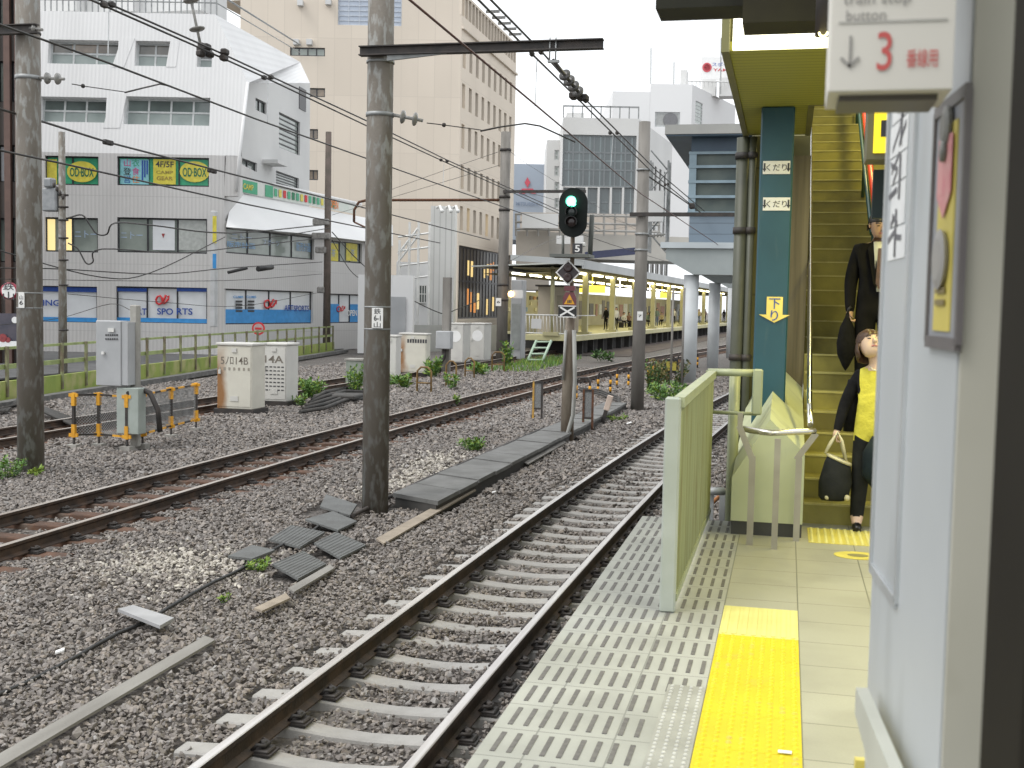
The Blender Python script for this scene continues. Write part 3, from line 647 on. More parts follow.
b.build('small_print', pm('label_ink', (.25,.2,.08), None, 5, .6), s)
# bumper rail and floor guard at the wall foot
r1, r2 = WP(868, 688, .02), WP(905, 772, .02); dd = (r2-r1).normalized(); r2 = r1+dd*.8
b = MB(); up2 = NRM.cross(dd).normalized(); up2 = up2 if up2.z > 0 else -up2
b.prism([r1, r2, r2-UP*.16, r1-UP*.05], NRM*.022); single(b, 'bumper_strip', pm('pale_green_grey', (.52,.53,.46), None, 3, .5), 'pale bumper strip low on the white wall panel', 'bumper')
b = MB(); e = A0+NRM*.006+D*.006; b.box(e+Vector((0,0,.38)), (.02,.02,.76), U=D, V=UP.cross(D)); single(b, 'corner_guard', SY_, 'thin yellow corner guard at the foot of the white wall panel', 'corner guard')
# sign box with arrow and 3
sd0 = WP(955, 60); yv = 1.62
s0, s1 = Py(828, 92, yv), Py(953, 83, yv)
U = (s1-s0); U.z = 0; U.normalize(); V = UP; NN = Vector((U.y, -U.x, 0))
sb = thing('emergency_button_sign', 'white sign box with a grey down arrow and red 3 above the emergency button', 'sign', ((s0+s1)/2))
ln = (s1-s0).length; cz = s0.z+.2; cc = (s0+s1)/2; cc.z = cz
b = MB(); b.box(cc-NN*.07, (ln, .4, .14), U=U, V=V, N=NN, bev=.0015); b.build('case', pm('sign_white', (.64,.62,.56), (.58,.56,.5), 2, .45), sb)
b = MB(); b.box(Vector((cc.x, cc.y, s0.z-.004))-NN*.078, (ln-.03, .008, .10), U=U, V=V, N=NN); b.build('bracket', pm('bracket_brown', (.10,.09,.07), None, 3, .5), sb)
def sg(px, py): return Pl(px, py, cc+NN*.002, NN)
GT = pm('grey_lettering', (.30,.29,.27), None, 4, .6); RT = pm('red_lettering', (.55,.10,.09), None, 4, .6)
b = MB(); k = (sg(900,50)-sg(880,50)).length/20
b.txt('train stop', sg(877, 0), U, V, h=14*k, w=68*k); b.txt('button', sg(866, 15), U, V, h=11*k, w=40*k)
p = sg(850, 52); b.box(p+V*2*k, (2.6*k, 30*k, .001), U=U, V=V, N=NN)
for sx in (-1, 1): b.box(p+U*sx*4.2*k-V*10.5*k, (14*k, 2.8*k, .001), U=(U+V*sx*-.0).normalized() if 0 else (U*math.cos(.75)+V*math.sin(.75)*sx*1).normalized(), V=(V*math.cos(.75)-U*math.sin(.75)*sx).normalized(), N=NN)
b.build('grey_lettering', GT, sb)
b = MB(); b.txt('3', sg(884.5, 51), U, V, h=40*k, w=15*k); b.txt('番線用', sg(922, 58), U, V, h=19*k, w=31*k); b.build('red_lettering', RT, sb)
b = MB(); b.box(cc+NN*.001+V*(sg(880,21).z-cz), (ln-.02, .003, .001), U=U, V=V, N=NN); b.build('seam', pm('seam_grey', (.5,.49,.45), None), sb)
# near dark post at the right edge
p = Py(1012, 384, 1.22)
b = MB(); b.mm((p.x, 1.1, 0), (p.x+.35, 1.3, 3.2)); single(b, 'dark_post', pm('dark_brown_post', (.016,.014,.011), (.02,.018,.014), 3, .8, spec=.1), 'blurred dark brown post nearest to the camera at the right edge', 'post')
# yellow hanging sign deeper in
p0, p1 = Py(869, 95, 4.2), Py(896, 153, 4.2)
ys = thing('yellow_sign', 'yellow hanging sign box half hidden behind the white wall panel', 'sign', Vector((p1.x, 4.25, p1.z)))
b = MB(); b.mm((p0.x, 4.2, p1.z-.02), (p1.x+.25, 4.36, p0.z+.25)); b.build('case', pm('olive_case', (.12,.11,.05), None, 4, .5), ys)
b = MB(); b.mm((p0.x+.02, 4.19, p1.z), (p1.x+.24, 4.199, p0.z+.24)); b.build('face', emit('yellow_sign_face', (1,.78,.02), .62), ys)
b = MB(); zz = p1.z+.08
while zz < p0.z+.2: b.box((p1.x-.03, 4.186, zz), (.045,.004,.055)); zz += .09
b.build('lettering', BLACK, ys)
b = MB(); b.mm((Py(873,190,4.5).x, 4.5, Py(875,218,4.5).z), (p1.x+.2, 4.55, p1.z-.02)); single(b, 'notice_case', pm('dark_blue_green', (.015,.024,.024), None, 3, .6, spec=.2), 'dark narrow notice case hanging just below the yellow sign box', 'notice case')
# dark overhead roof edge and lamp
q0, q1 = Py(657, 12, 4.6), Py(745, 12, 4.6); q2 = Py(829, 20, 4.4)
ov = thing('platform_roof_edge', 'dark steel roof edge hanging over the platform at the top of the view', 'roof', (q1.x, 4.6, q1.z))
b = MB(); b.mm((q0.x, 4.55, q0.z), (q1.x, 4.75, q0.z+.35)); b.build('gutter', pm('dark_olive_steel', (.02,.02,.012), (.014,.014,.009), 5, .6, spec=.2), ov)
b = MB(); b.mm((q1.x, 4.4, q2.z), (q2.x+.9, 4.6, q2.z+.4)); b.build('beam', pm('dark_olive_beam', (.028,.025,.010), (.02,.017,.008), 5, .6, spec=.2), ov)
lp = thing('round_lamp', 'dark round downlight with a bright rim under the roof edge', 'lamp', Py(822, 20, 4.2))
c = Py(823, 36, 4.2); b = MB(); b.cyl(c, c+UP*.35, .028, 14); b.tube([c+UP*.16, c+UP*.22+Vector((-.06,0,.03)), c+UP*.33+Vector((-.12,.02,0))], .03, 10); b.build('housing', DARK, lp)
b = MB(); b.tube([c+Vector((.014*math.cos(t), -.03, .014*math.sin(t)+.006)) for t in [math.pi*(1.0+.2*i) for i in range(6)]], .0035, 6); b.build('lit_rim', emit('lamp_rim', (1,.9,.4), 4), lp)
# fluorescent fittings under the stair canopy (lit lamps of the place)
FL = emit('fluorescent_tube', (1,.95,.6), 9)
def area(name, loc, e, sx, sy, col, rot=(0,0,0)):
    l = bpy.data.lights.new(name, 'AREA'); l.shape = 'RECTANGLE'; l.size = sx; l.size_y = sy; l.energy = e; l.color = col
    o = bpy.data.objects.new(name, l); COL.objects.link(o); o.location = loc; o.rotation_euler = rot; return o
for i, (x, y, z, lab) in enumerate(((1.25, 8.9, 3.27, 'fluorescent fitting under the front of the stair canopy'), (1.2, 14.6, 5.9, 'fluorescent fitting high over the upper stairs'))):
    t = thing('fluorescent_light', lab, 'light fitting', (x,y,z), 'stair lights')
    b = MB(); b.box((x,y,z), (.14,1.2,.05)); b.build('housing', WHITE, t)
    b = MB(); b.cyl((x,y-.58,z-.04), (x,y+.58,z-.04), .016, 10); b.build('tube', FL, t)
    area('stair_lamp', (x, y, z-.08), (44, 62)[i], .3, 1.3, (1,.86,.22))
area('platform_lamp', (.9, 5.2, 3.0), 20, .3, 1.3, (1,.92,.42))
t = thing('fluorescent_light', 'fluorescent fitting over the platform between the roof edge and the stair canopy', 'light fitting', (.9, 5.2, 3.06), 'stair lights')
b = MB(); b.box((.9,5.2,3.1), (.14,1.2,.05)); b.build('housing', WHITE, t); b = MB(); b.cyl((.9,4.6,3.06), (.9,5.8,3.06), .016, 10); b.build('tube', FL, t)

# ================================================================== PEOPLE
SKIN = pm('skin', (.50,.33,.23), (.46,.29,.2), 12, .5); SKINP = pm('pale_skin', (.62,.45,.33), (.58,.41,.3), 12, .5)
HAIRB = pm('brown_hair', (.07,.032,.014), (.03,.014,.007), 30, .45, stretch=(6,6,1)); HAIRK = pm('black_hair', (.015,.013,.012), (.03,.025,.02), 30, .4, stretch=(6,6,1))
YTOP = pm('lemon_yellow_knit', (.62,.57,.07), (.53,.48,.05), 7, .85, bump=.9, bscale=14); KNIT = pm('black_knit', (.007,.007,.008), (.011,.011,.012), 25, .9, spec=.15, bump=.2, bscale=60)
TROU = pm('charcoal_trousers', (.018,.02,.019), (.01,.011,.011), 9, .85, spec=.2, bump=.3, bscale=10); SUIT = pm('dark_suit', (.009,.0085,.009), (.005,.005,.0055), 8, .85, spec=.15, bump=.3, bscale=9)
SHIRT = pm('white_shirt', (.6,.6,.55), None, 6, .6); SHOE = pm('black_shoe', (.012,.011,.011), None, 5, .3)
def body_mesh(name, J, R, zone, mats, parent, sub=2):
    vs, fs, tg = body(J, R, sub); b = MB(); b.v = [Vector(v) for v in vs]; b.f = fs; b.sm = [True]*len(fs); b.m = [zone(*t) for t in tg]
    return b.build(name, mats, parent, local=True)
def head_parts(parent, c, r, skin, hair, turn=0., tilt=0., long_=True, face=True):
    """head as a shaped part: skull, nose, eyes, mouth, ears, and hair"""
    Mx = Matrix.Translation(c) @ Matrix.Rotation(turn, 4, 'Z') @ Matrix.Rotation(tilt, 4, 'X')
    def T(p): return Mx @ Vector(p)
    b = MB(); n = 16; prof = [(-1.18,.30),(-1.05,.55),(-.75,.74),(-.4,.86),(0,.93),(.4,.92),(.75,.74),(.95,.46),(1.04,.12)]
    rings = []
    for z, q in prof: rings.append([T((r*q*.94*math.cos(2*PI*k/n), r*(q*1.06*math.sin(2*PI*k/n)-(.10 if z < -.5 else 0)), r*z)) for k in range(n)])
    vs = [v for rg in rings for v in rg]; b.smooth = True
    b.add(vs, [(i*n+k, i*n+(k+1) % n, (i+1)*n+(k+1) % n, (i+1)*n+k) for i in range(len(prof)-1) for k in range(n)]+[tuple(reversed(range(n))), tuple((len(prof)-1)*n+k for k in range(n))])
    if face:
        b.tube([T((0,-r*.95,r*.1)), T((0,-r*1.12,-r*.22)), T((0,-r*1.02,-r*.32))], [r*.1,r*.15,r*.14], 8)
        for s in (-1,1): b.ball(T((s*r*.9,r*.05,-r*.1)), (r*.1,r*.18,r*.25), 8)
    hd = b.build('head', skin, parent, local=True)
    if face:
        b = MB()
        for s in (-1,1):
            b.ball(T((s*r*.36,-r*.9,r*.06)), (r*.15,r*.07,r*.055), 8)
            b.tube([T((s*r*.2,-r*.97,r*.25)), T((s*r*.4,-r*.93,r*.3)), T((s*r*.58,-r*.78,r*.24))], r*.035, 5)
        b.build('eyes', HAIRK, hd, local=True)
        b = MB(); b.tube([T((-r*.25,-r*.88,-r*.6)), T((0,-r*.96,-r*.57)), T((r*.25,-r*.88,-r*.6))], r*.055, 6); b.build('mouth', pm('lips', (.45,.16,.14), None), hd, local=True)
    b = MB(); b.smooth = True; vs = []; prof = [(-1.3 if long_ else -.55, 1.12 if long_ else .95), (-.6,1.17 if long_ else 1.08), (-.1,1.1), (.4,1.06), (.8,.86), (1.1,.42), (1.17,.05)]
    m = 15
    for i, (z, q) in enumerate(prof):
        a0 = -.08*PI if z < .35 else -.5*PI
        if not long_ and z < .3: a0 = .02*PI
        for k in range(m):
            t = a0+(PI-2*a0)*k/(m-1); jit = 1+.03*math.sin(k*2.7+i)
            vs.append(T((r*q*jit*math.cos(t), r*q*jit*1.05*math.sin(t)+r*.08, r*z)))
    fs = [(i*m+k, i*m+k+1, (i+1)*m+k+1, (i+1)*m+k) for i in range(len(prof)-1) for k in range(m-1)]
    b.add(vs, fs+[tuple((len(prof)-1)*m+k for k in range(m))])
    ho = b.build('hair', hair, hd, local=True); sdm = ho.modifiers.new('th', 'SOLIDIFY'); sdm.thickness = .012; sdm.offset = -1
    return hd
def hand(parent, c, down, side, fwd, skin, s=1.):
    """palm, four fingers curled forward and a thumb"""
    b = MB(); b.smooth = True; down, side, fwd = Vector(down), Vector(side), Vector(fwd); c = Vector(c)
    b.tube([c, c+down*.03*s, c+down*.075*s], [.02*s,.03*s,.03*s], 8)
    for i, L in enumerate((.055,.065,.06,.045)):
        o = c+down*.075*s+side*(i-1.5)*.017*s; m = o+down*L*.5*s+fwd*.012*s; e = m+down*.006*s+fwd*.03*s
        b.tube([o-down*.015*s, m, e, e-down*.02*s+fwd*.006*s], [.0095*s,.009*s,.008*s,.006*s], 6)
    o = c+down*.03*s-side*.024*s; b.tube([o, o+down*.03*s-side*.015*s+fwd*.01*s, o+down*.05*s-side*.004*s+fwd*.03*s], [.011*s,.010*s,.007*s], 6)
    return b.build('hand', skin, parent, local=True)
# --- woman in yellow
wx = Pz(869, 528, 0)
wo = thing('person', 'woman in a lemon yellow top and black cardigan stepping off the stairs', 'person', (wx.x, 9.3, 0))
J = dict(pel=(0,0,.74), sp=(0,.0,.90), ch=(0,.01,1.10), nk=(0,.0,1.25), hd=(-.03,-.01,1.36),
         sr=(-.125,.02,1.165), er=(-.215,.03,.95), wr=(-.265,-.04,.765), hr=(-.272,-.05,.73), sl=(.125,.02,1.165), el=(.2,.02,.95), wl=(.22,-.1,.78), hl=(.22,-.12,.74),
         pr=(-.07,0,.69), kr=(-.085,-.03,.40), ar=(-.10,-.0,.085), tr=(-.10,-.09,.03), pl=(.07,0,.69), kl=(.075,.02,.42), al=(.08,.1,.20), tl=(.08,.05,.13))
R = dict(pel=(.15,.11), sp=(.135,.10), ch=(.15,.105), nk=.048, hd=.05, sr=.062, sl=.062, er=.05, el=.05, wr=.036, wl=.036, hr=.02, hl=.02, pr=.093, pl=.093, kr=.07, kl=.07, ar=.055, al=.055, tr=.028, tl=.028)
def zw(bn, t, c):
    if bn in ('alth','altl','artr'): return 3
    if bn in ('sler','slel','srer','elwl','erwr','chsl','chsr'): return 1 if abs(c.x) > .115 or bn not in ('chsl','chsr') else 0
    if bn in ('wlhl','wrhr'): return 2
    if bn in ('chnk','nkhd'): return 2 if c.z > 1.205-.0*c.x and (c.z > 1.235 or abs(c.x) < .07) else 0
    if bn in ('kral','klal','krar'): return 4 if c.z > .105 else 2
    if bn in ('pelpl','pelpr','plkl','prkr'): return 4 if c.z < .70 else 0
    return 0 if c.z > .70 else 4
body_mesh('body', J, R, zw, [YTOP, KNIT, SKINP, SKINP, TROU], wo, 2)
head_parts(wo, Vector((-.055,-.03,1.42)), .094, SKINP, HAIRB, turn=.3, tilt=-.42)
hand(wo, (-.27,-.045,.76), (-.1,-.05,-.99), (0,1,0), (1,0,0), SKINP, .85)
for s, y, z in ((-.10, -.03, 0), (.08, .08, .1)):
    b = MB(); b.smooth = True; b.tube([(s,y+.06,z+.035),(s,y,z+.035),(s,y-.08,z+.028),(s,y-.13,z+.022)], [.032,.036,.036,.016], 10); b.mm((s-.03,y-.11,z), (s+.03,y+.08,z+.012)); b.build('shoe', SHOE, wo, local=True)
b = MB(); b.tube([(-.05,-.05,1.245),(-.03,-.075,1.225),(0,-.085,1.217),(.03,-.075,1.225),(.05,-.05,1.245)], .006, 6); b.build('necklace', pm('pearl', (.75,.7,.55), None, 4, .3), wo, local=True)
# cardigan hem hanging behind the arm
b = MB(); b.smooth = True; b.tube([(-.15,.05,1.13),(-.17,.07,.95),(-.165,.07,.74)], [.05,.06,.055], 10); b.build('cardigan_back', KNIT, wo, local=True)
# tote bag
bx = wo.location+Vector((-.265,-.07,0))
tb = thing('tote_bag', 'dark tote bag with cream handles carried by the woman in yellow', 'bag', bx+Vector((0,0,.22)))
b = MB(); b.smooth = True; vs = []; n = 16
for z, rx, ry in ((.22,.085,.05),(.25,.11,.065),(.36,.125,.075),(.48,.10,.06),(.53,.085,.045)):
    for k in range(n): vs.append(bx+Vector((rx*math.cos(2*PI*k/n)+(.38-z)*-.12, ry*math.sin(2*PI*k/n), z+.035*math.cos(2*PI*k/n)*(-1 if z > .4 else 0))))
b.add(vs, [(i*n+k, i*n+(k+1) % n, (i+1)*n+(k+1) % n, (i+1)*n+k) for i in range(4) for k in range(n)]+[tuple(reversed(range(n))), tuple(4*n+k for k in range(n))]); b.build('bag_body', pm('dark_canvas', (.022,.024,.024), (.014,.016,.016), 12, .85, spec=.2, bump=.2), tb)
CREAM = pm('cream_strap', (.62,.58,.38), None, 8, .6)
b = MB(); b.tube([vs[4*n+k]+Vector((0,0,.003)) for k in range(n)]+[vs[4*n]], .012, 6)
b.tube([bx+Vector((.07,-.03,.53)), bx+Vector((.035,-.03,.68)), bx+Vector((.0,-.01,.745)), bx+Vector((-.045,-.03,.66)), bx+Vector((-.085,-.03,.58))], .011, 6)
b.tube([bx+Vector((.06,.03,.54)), bx+Vector((.02,.02,.68)), bx+Vector((.0,.0,.74)), bx+Vector((-.05,.02,.66)), bx+Vector((-.08,.03,.59))], .010, 6); b.build('handles', CREAM, tb)
b = MB()
for s in (-.06, .085): b.ball(bx+Vector((s,-.04,.25)), (.024,.024,.024), 8)
split(b, 40, 'corner_patch', CREAM, tb)
b = MB(); b.smooth = True; q = wo.location+Vector((.0,-.1,0)); b.tube([q+Vector((.03,-.05,.72)), q+Vector((.0,-.06,.6)), q+Vector((.0,-.06,.45)), q+Vector((.04,-.05,.36))], [.05,.085,.085,.05], 12); single(b, 'folded_jacket', pm('navy_cloth', (.012,.02,.023), (.007,.012,.015), 8, .85, spec=.2, bump=.4, bscale=8), 'dark blue green jacket folded over the arm of the woman in yellow', 'jacket')
# --- man in a dark suit on the stairs
k = 4; mz = (k+1)*.156; my = SY+k*.289+.18; mx = Py(877, 300, my).x
mo = thing('person', 'man in a dark suit and tie walking down the stairs behind the woman', 'person', (mx, my, mz))
J = dict(pel=(0,0,.93), sp=(0,.01,1.08), ch=(0,.02,1.32), nk=(0,.0,1.47), hd=(0,-.03,1.56),
         sr=(-.175,.02,1.40), er=(-.225,.05,1.13), wr=(-.225,-.02,.89), hr=(-.225,-.03,.85), sl=(.175,.02,1.40), el=(.24,.05,1.13), wl=(.26,-.02,.89), hl=(.26,-.03,.85),
         pr=(-.09,0,.87), kr=(-.1,-.05,.47), ar=(-.1,.02,.08), tr=(-.1,-.12,.03), pl=(.09,0,.87), kl=(.1,-.12,.55), al=(.1,-.10,.17), tl=(.1,-.25,.12))
R = dict(pel=(.175,.13), sp=(.17,.13), ch=(.19,.13), nk=.055, hd=.055, sr=.08, sl=.08, er=.06, el=.06, wr=.045, wl=.045, hr=.02, hl=.02, pr=.11, pl=.11, kr=.08, kl=.08, ar=.06, al=.06, tr=.035, tl=.035)
def zm_(bn, t, c):
    if bn in ('wlhl','wrhr') and c.z < .875: return 1
    if bn in ('chnk','nkhd') and c.z > 1.47: return 1
    if bn in ('altl','artr'): return 2
    return 0
body_mesh('body', J, R, zm_, [SUIT, SKIN, SHOE], mo, 2)
head_parts(mo, Vector((0,-.05,1.63)), .098, SKIN, HAIRK, turn=.15, tilt=.25, long_=False)
b = MB(); b.smooth = True
b.add([(-.055,-.11,1.475),(.055,-.11,1.475),(.02,-.165,1.05),(-.02,-.165,1.05),(-.05,-.155,1.38),(.05,-.155,1.38)], [(0,1,5,4),(4,5,2,3)]); so_ = b.build('shirt', SHIRT, mo, local=True); s_ = so_.modifiers.new('t','SOLIDIFY'); s_.thickness = .01
b = MB(); b.prism([(-.018,-.166,1.42),(.018,-.166,1.42),(.03,-.178,1.12),(0,-.178,1.07),(-.03,-.178,1.12)], (0,-.008,0)); b.build('tie', pm('plum_tie', (.10,.05,.05), (.06,.03,.035), 20, .5), mo, local=True)
b = MB()
for s in (-1,1): b.prism([(s*.06,-.10,1.49),(s*.10,-.11,1.42),(s*.05,-.175,1.12),(s*.02,-.18,1.08),(s*.028,-.165,1.3)], (0,-.008,0))
b.build('lapel', SUIT, mo, local=True)
hand(mo, (-.225,-.025,.9), (-.02,-.05,-.99), (0,1,0), (1,0,0), SKIN, 1.)
ux = mo.location+Vector((-.225,-.05,0))
b = MB(); b.lathe(ux+Vector((-.02,0,.36)), [(.004,0),(.03,.04),(.075,.14),(.085,.24),(.06,.38),(.02,.47),(.012,.5)], UP, 12); um = single(b, 'folding_umbrella', KNIT, 'loosely folded black umbrella hanging from the hand of the man in the suit', 'umbrella')
b = MB(); b.tube([ux+Vector((-.02,0,.85)), ux+Vector((-.01,0,.9)), ux+Vector((.01,0,.92))], .012, 8); b.build('handle', SHOE, um)
# ================================================================== POLES
def clear(p, r): CLEAR.append((p.x-r, p.x+r, p.y-r, p.y+r))
def insulators(b, p, q, n=2, r=.09):
    d = (q-p); L = d.length; d.normalize()
    b.tube([p, q], .022, 8)
    for i in range(n):
        c = p+d*L*(.35+.4*i/max(1,n-1)); b.lathe(c-d*.02, [(.03,0),(r,.012),(r*.9,.03),(.03,.05)], d, 14)
def tagplate(parent, px, py, y, lines, w=.15, h=.24, off=.0):
    c = Py(px, py, y); b = MB(); b.box(c, (w,.012,h)); s = b.build('number_plate', WHITE, parent)
    b = MB(); n = len(lines)
    for i, t in enumerate(lines): b.txt(t, c+Vector((0,-.009,(n-1)*h/3/2-i*h/3)), Vector((1,0,0)), UP, h=h/3.6, w=w*.62)
    b.build('lettering', TEXTD, s)
def strap(b, p, r, h=.05): b.cyl(p-UP*h/2, p+UP*h/2, r, 18)
# left pole
p = Pz(31, 472, GZ); clear(p, .22)
lp_ = thing('overhead_line_pole', 'dark weathered pole at the left edge of the view with a number plate', 'pole', p, 'overhead line poles')
b = MB(); b.lathe(p-UP*.2, [(.2,0),(.185,5),(.17,10)], UP, 28); b.build('mast', POLE, lp_)
t33 = Py(30, 33, p.y).z
b = MB(); z = t33; b.mm((p.x-1.6, p.y-.30, z-.07), (p.x+.33, p.y-.19, z-.055)); b.mm((p.x-1.6, p.y-.25, z-.055), (p.x+.33, p.y-.24, z+.055)); b.mm((p.x-1.6, p.y-.30, z+.055), (p.x+.33, p.y-.19, z+.07)); strap(b, Vector((p.x,p.y,z)), .19, .03); b.build('cross_beam', DARK, lp_)
z78 = Py(30, 78, p.y).z; b = MB(); strap(b, Vector((p.x,p.y,z78)), .192, .06); strap(b, Vector((p.x,p.y,Py(30,293,p.y).z)), .194, .02); strap(b, Vector((p.x,p.y,Py(30,308,p.y).z)), .194, .02); split(b, 20, 'strap', GREY, lp_)
b = MB(); insulators(b, Vector((p.x+.18,p.y,z78)), Vector((p.x+.62,p.y,z78-.03))); b.build('insulator', INS, lp_)
b = MB(); insulators(b, Vector((p.x+.2,p.y-.24,t33+.02)), Vector((p.x+.42,p.y-.24,t33-.02)), 1, .06); b.build('insulator', INS, lp_)
tagplate(lp_, 21.5, 300, p.y-.21, ['山', '6'], .1, .24)
LPz = (p, z78)
# main middle pole with the long cantilever beam
p = Pz(375, 510, GZ); clear(p, .24)
mp = thing('overhead_line_pole', 'tall blotchy grey pole in the middle with a long dark cantilever beam', 'pole', p, 'overhead line poles')
b = MB(); b.lathe(p-UP*.2, [(.175,0),(.17,5),(.165,10)], UP, 28); b.build('mast', POLE, mp)
zb = (Py(365,53,p.y).z+Py(605,50,p.y).z)/2; xa, xb = Py(366,53,p.y).x, Py(606,50,p.y).x
b = MB(); yb_ = p.y-.22; tp = lambda x: .075-.03*max(0,(x-p.x-.3))/(xb-p.x)
for z0, z1, w_ in ((zb+.045,zb+.06,.06),(zb-.06,zb-.045,.06)): b.mm((xa, yb_-w_, z0), (xb, yb_+w_, z1))
b.mm((xa, yb_-.008, zb-.045), (xb, yb_+.008, zb+.045)); b.build('cantilever_beam', DARK, mp)
b = MB(); b.prism([(p.x+.17,yb_-.02,zb-.062),(p.x+.95,yb_-.02,zb-.062),(p.x+.17,yb_-.02,zb-.13)], (0,.04,0)); b.build('brace', GREY, mp)
z115 = Py(380,115,p.y).z
b = MB(); strap(b, Vector((p.x,p.y,z115)), .183, .05); strap(b, Vector((p.x,p.y,zb-.1)), .183, .03); strap(b, Vector((p.x,p.y,Py(378,307,p.y).z)), .178, .02); strap(b, Vector((p.x,p.y,Py(378,329,p.y).z)), .178, .02); split(b, 20, 'strap', GREY, mp)
b = MB(); insulators(b, Vector((p.x+.17,p.y,z115)), Vector((p.x+.58,p.y,z115-.08))); b.build('insulator', INS, mp)
tagplate(mp, 377.5, 318, p.y-.19, ['鉄', '6-1', '山'], .15, .26)
ih0 = Py(551, 52, yb_); b = MB()
for px in (550.5, 556.5):
    q = Py(px, 38, yb_); b.cyl(Vector((q.x, yb_-.03, q.z)), Vector((q.x, yb_-.03, zb-.2)), .01, 6)
b.box(Vector((ih0.x+.04, yb_-.03, zb-.2)), (.14,.05,.03)); b.build('hanger', GREY, mp)
mpx = p
# rear poles
def pole(px, pyb, pyt, wd, label, mat, y=None, taper=.85):
    q = Pz(px, pyb, GZ) if y is None else Py(px, pyb, y); q.z = GZ if y is None else q.z; top = Py(px, pyt, q.y).z
    t = thing('overhead_line_pole', label, 'pole', q, 'overhead line poles'); clear(q, wd)
    b = MB(); b.lathe(q-UP*.1, [(wd/2,0),(wd/2*taper,top-q.z+.1)], UP, 20); b.build('mast', mat, t); return t, q, top
t5, p5, z5 = pole(501.5, 360, 132, .56, 'grey pole standing just left of the far platform end', POLEG)
b = MB()
for py in (150, 197, 210, 285, 300): strap(b, Vector((p5.x,p5.y,Py(500,py,p5.y).z)), .285, .12)
split(b, 20, 'strap', DARK, t5)
za = Py(501,200,p5.y).z; xl_ = Py(354,222,p5.y); b = MB(); b.tube([Vector((xl_.x,p5.y,xl_.z)), Vector((xl_.x,p5.y,za-.5)), Vector((xl_.x+.25,p5.y,za-.1)), Vector((xl_.x+.7,p5.y,za)), Vector((p5.x-.25,p5.y,za))], .07, 8)
b.tube([Vector((xl_.x,p5.y,xl_.z)), Vector((xl_.x+.8,p5.y,xl_.z-.35))], .05, 6); b.build('bracket_arm', RUST, t5)
xr_ = Py(587,192,p5.y); b = MB(); b.box(Vector(((p5.x+xr_.x)/2,p5.y-.3,xr_.z)), (xr_.x-p5.x,.12,.14)); b.build('cross_beam', DARK, t5)
tagplate(t5, 498.5, 302, p5.y-.3, ['6'], .28, .4)
t6, p6, z6 = pole(637, 410, 122, .36, 'grey brown pole to the right of the signal with a number plate', POLEG)
zz = Py(640,215,p6.y).z; x2 = Py(738,219,p6.y).x; b = MB(); b.mm((p6.x-.3,p6.y-.26,zz-.05), (x2,p6.y-.16,zz+.05)); b.build('cross_beam', DARK, t6)
b = MB()
for py in (170, 234, 250): strap(b, Vector((p6.x,p6.y,Py(640,py,p6.y).z)), .185, .05)
split(b, 20, 'strap', GREY, t6); tagplate(t6, 640, 316, p6.y-.2, ['7'], .15, .24)
b = MB(); q = Py(645,236,p6.y); insulators(b, Vector((p6.x+.17,p6.y,q.z)), Vector((p6.x+.62,p6.y,q.z+.05)), 3, .07); b.build('insulator', INS, t6)
t3, p3, z3 = pole(326.5, 352, 132, .42, 'slim brown pole with clamps in front of the office building', pm('brown_pole', (.13,.10,.085), (.09,.075,.06), 3, .7), taper=.75)
b = MB()
for py, s in ((222,.9),(236,1.0),(250,.6),(290,.4)):
    q = Py(321, py, p3.y-.2); b.box(q, (s,.3,.35), bev=.05)
b.build('junction_box', pm('pole_fittings', (.3,.29,.27), (.18,.17,.16), 8, .6), t3)
# utility pole with transformer
q = Py(63, 372, 33.); t7 = thing('utility_pole', 'grey utility pole with transformer boxes behind the left dark pole', 'pole', q)
b = MB(); b.lathe(q-UP*.3, [(.14,0),(.1,Py(63,132,33.).z-q.z+.3)], UP, 16); b.build('mast', POLE, t7)
b = MB(); c = Py(52, 200, 33.); b.box(c, (.5,.35,.72), bev=.04); c = Py(50,183,32.9); b.box(c, (.3,.3,.3), bev=.05); b.build('transformer', pm('transformer_grey', (.28,.29,.30), (.2,.21,.22), 5, .5), t7)
b = MB()
for py in (195,207,220,238,260,285,330): strap(b, Py(63.5, py, 33.), .15, .05)
for i in range(4): b.ball(Py(54+i*3, 185+i*4, 32.7), (.05,.05,.09), 8)
b.build('fittings', DARK, t7)

# ================================================================== SIGNAL
p = Pz(567, 440, GZ); clear(p, .3); sy = p.y
sg_ = thing('railway_signal', 'black oval railway signal showing green above number 5 and small marker plates', 'signal', p)
def S(px, py, dy=0.): return Py(px, py, sy+dy)
b = MB(); b.tube([p-UP*.1, S(569,340), S(571,318)], [.14,.11,.08], 12); b.cyl(S(571,318), S(573,225), .045, 10); b.build('post', pm('signal_post', (.28,.24,.19), (.14,.10,.07), 4, .75, bump=.2, stretch=(1,1,.3)), sg_)
b = MB(); b.tube([S(560,446,-.1), S(567,436,-.14), S(573,415,-.14), S(575,380,-.12), S(574,330,-.1)], .045, 8); b.tube([S(563,380,-.15), S(566,330,-.15)], .03, 6); b.build('conduit', pm('conduit_grey', (.33,.33,.31), None, 4, .6), sg_)
c = S(573, 212.5, -.25); u = (S(587,212)-S(559,212)).length/2; hh = (S(573,188)-S(573,237)).length/2
def oval(cx, rx, rz, y0, y1, n=32):
    pts = []
    for k in range(n):
        t = 2*PI*k/n; x = rx*math.cos(t); z = rx*math.sin(t)+(rz-rx)*(1 if math.sin(t) >= 0 else -1); pts.append((cx.x+x, y0, cx.z+z))
    return pts, (0, y1-y0, 0)
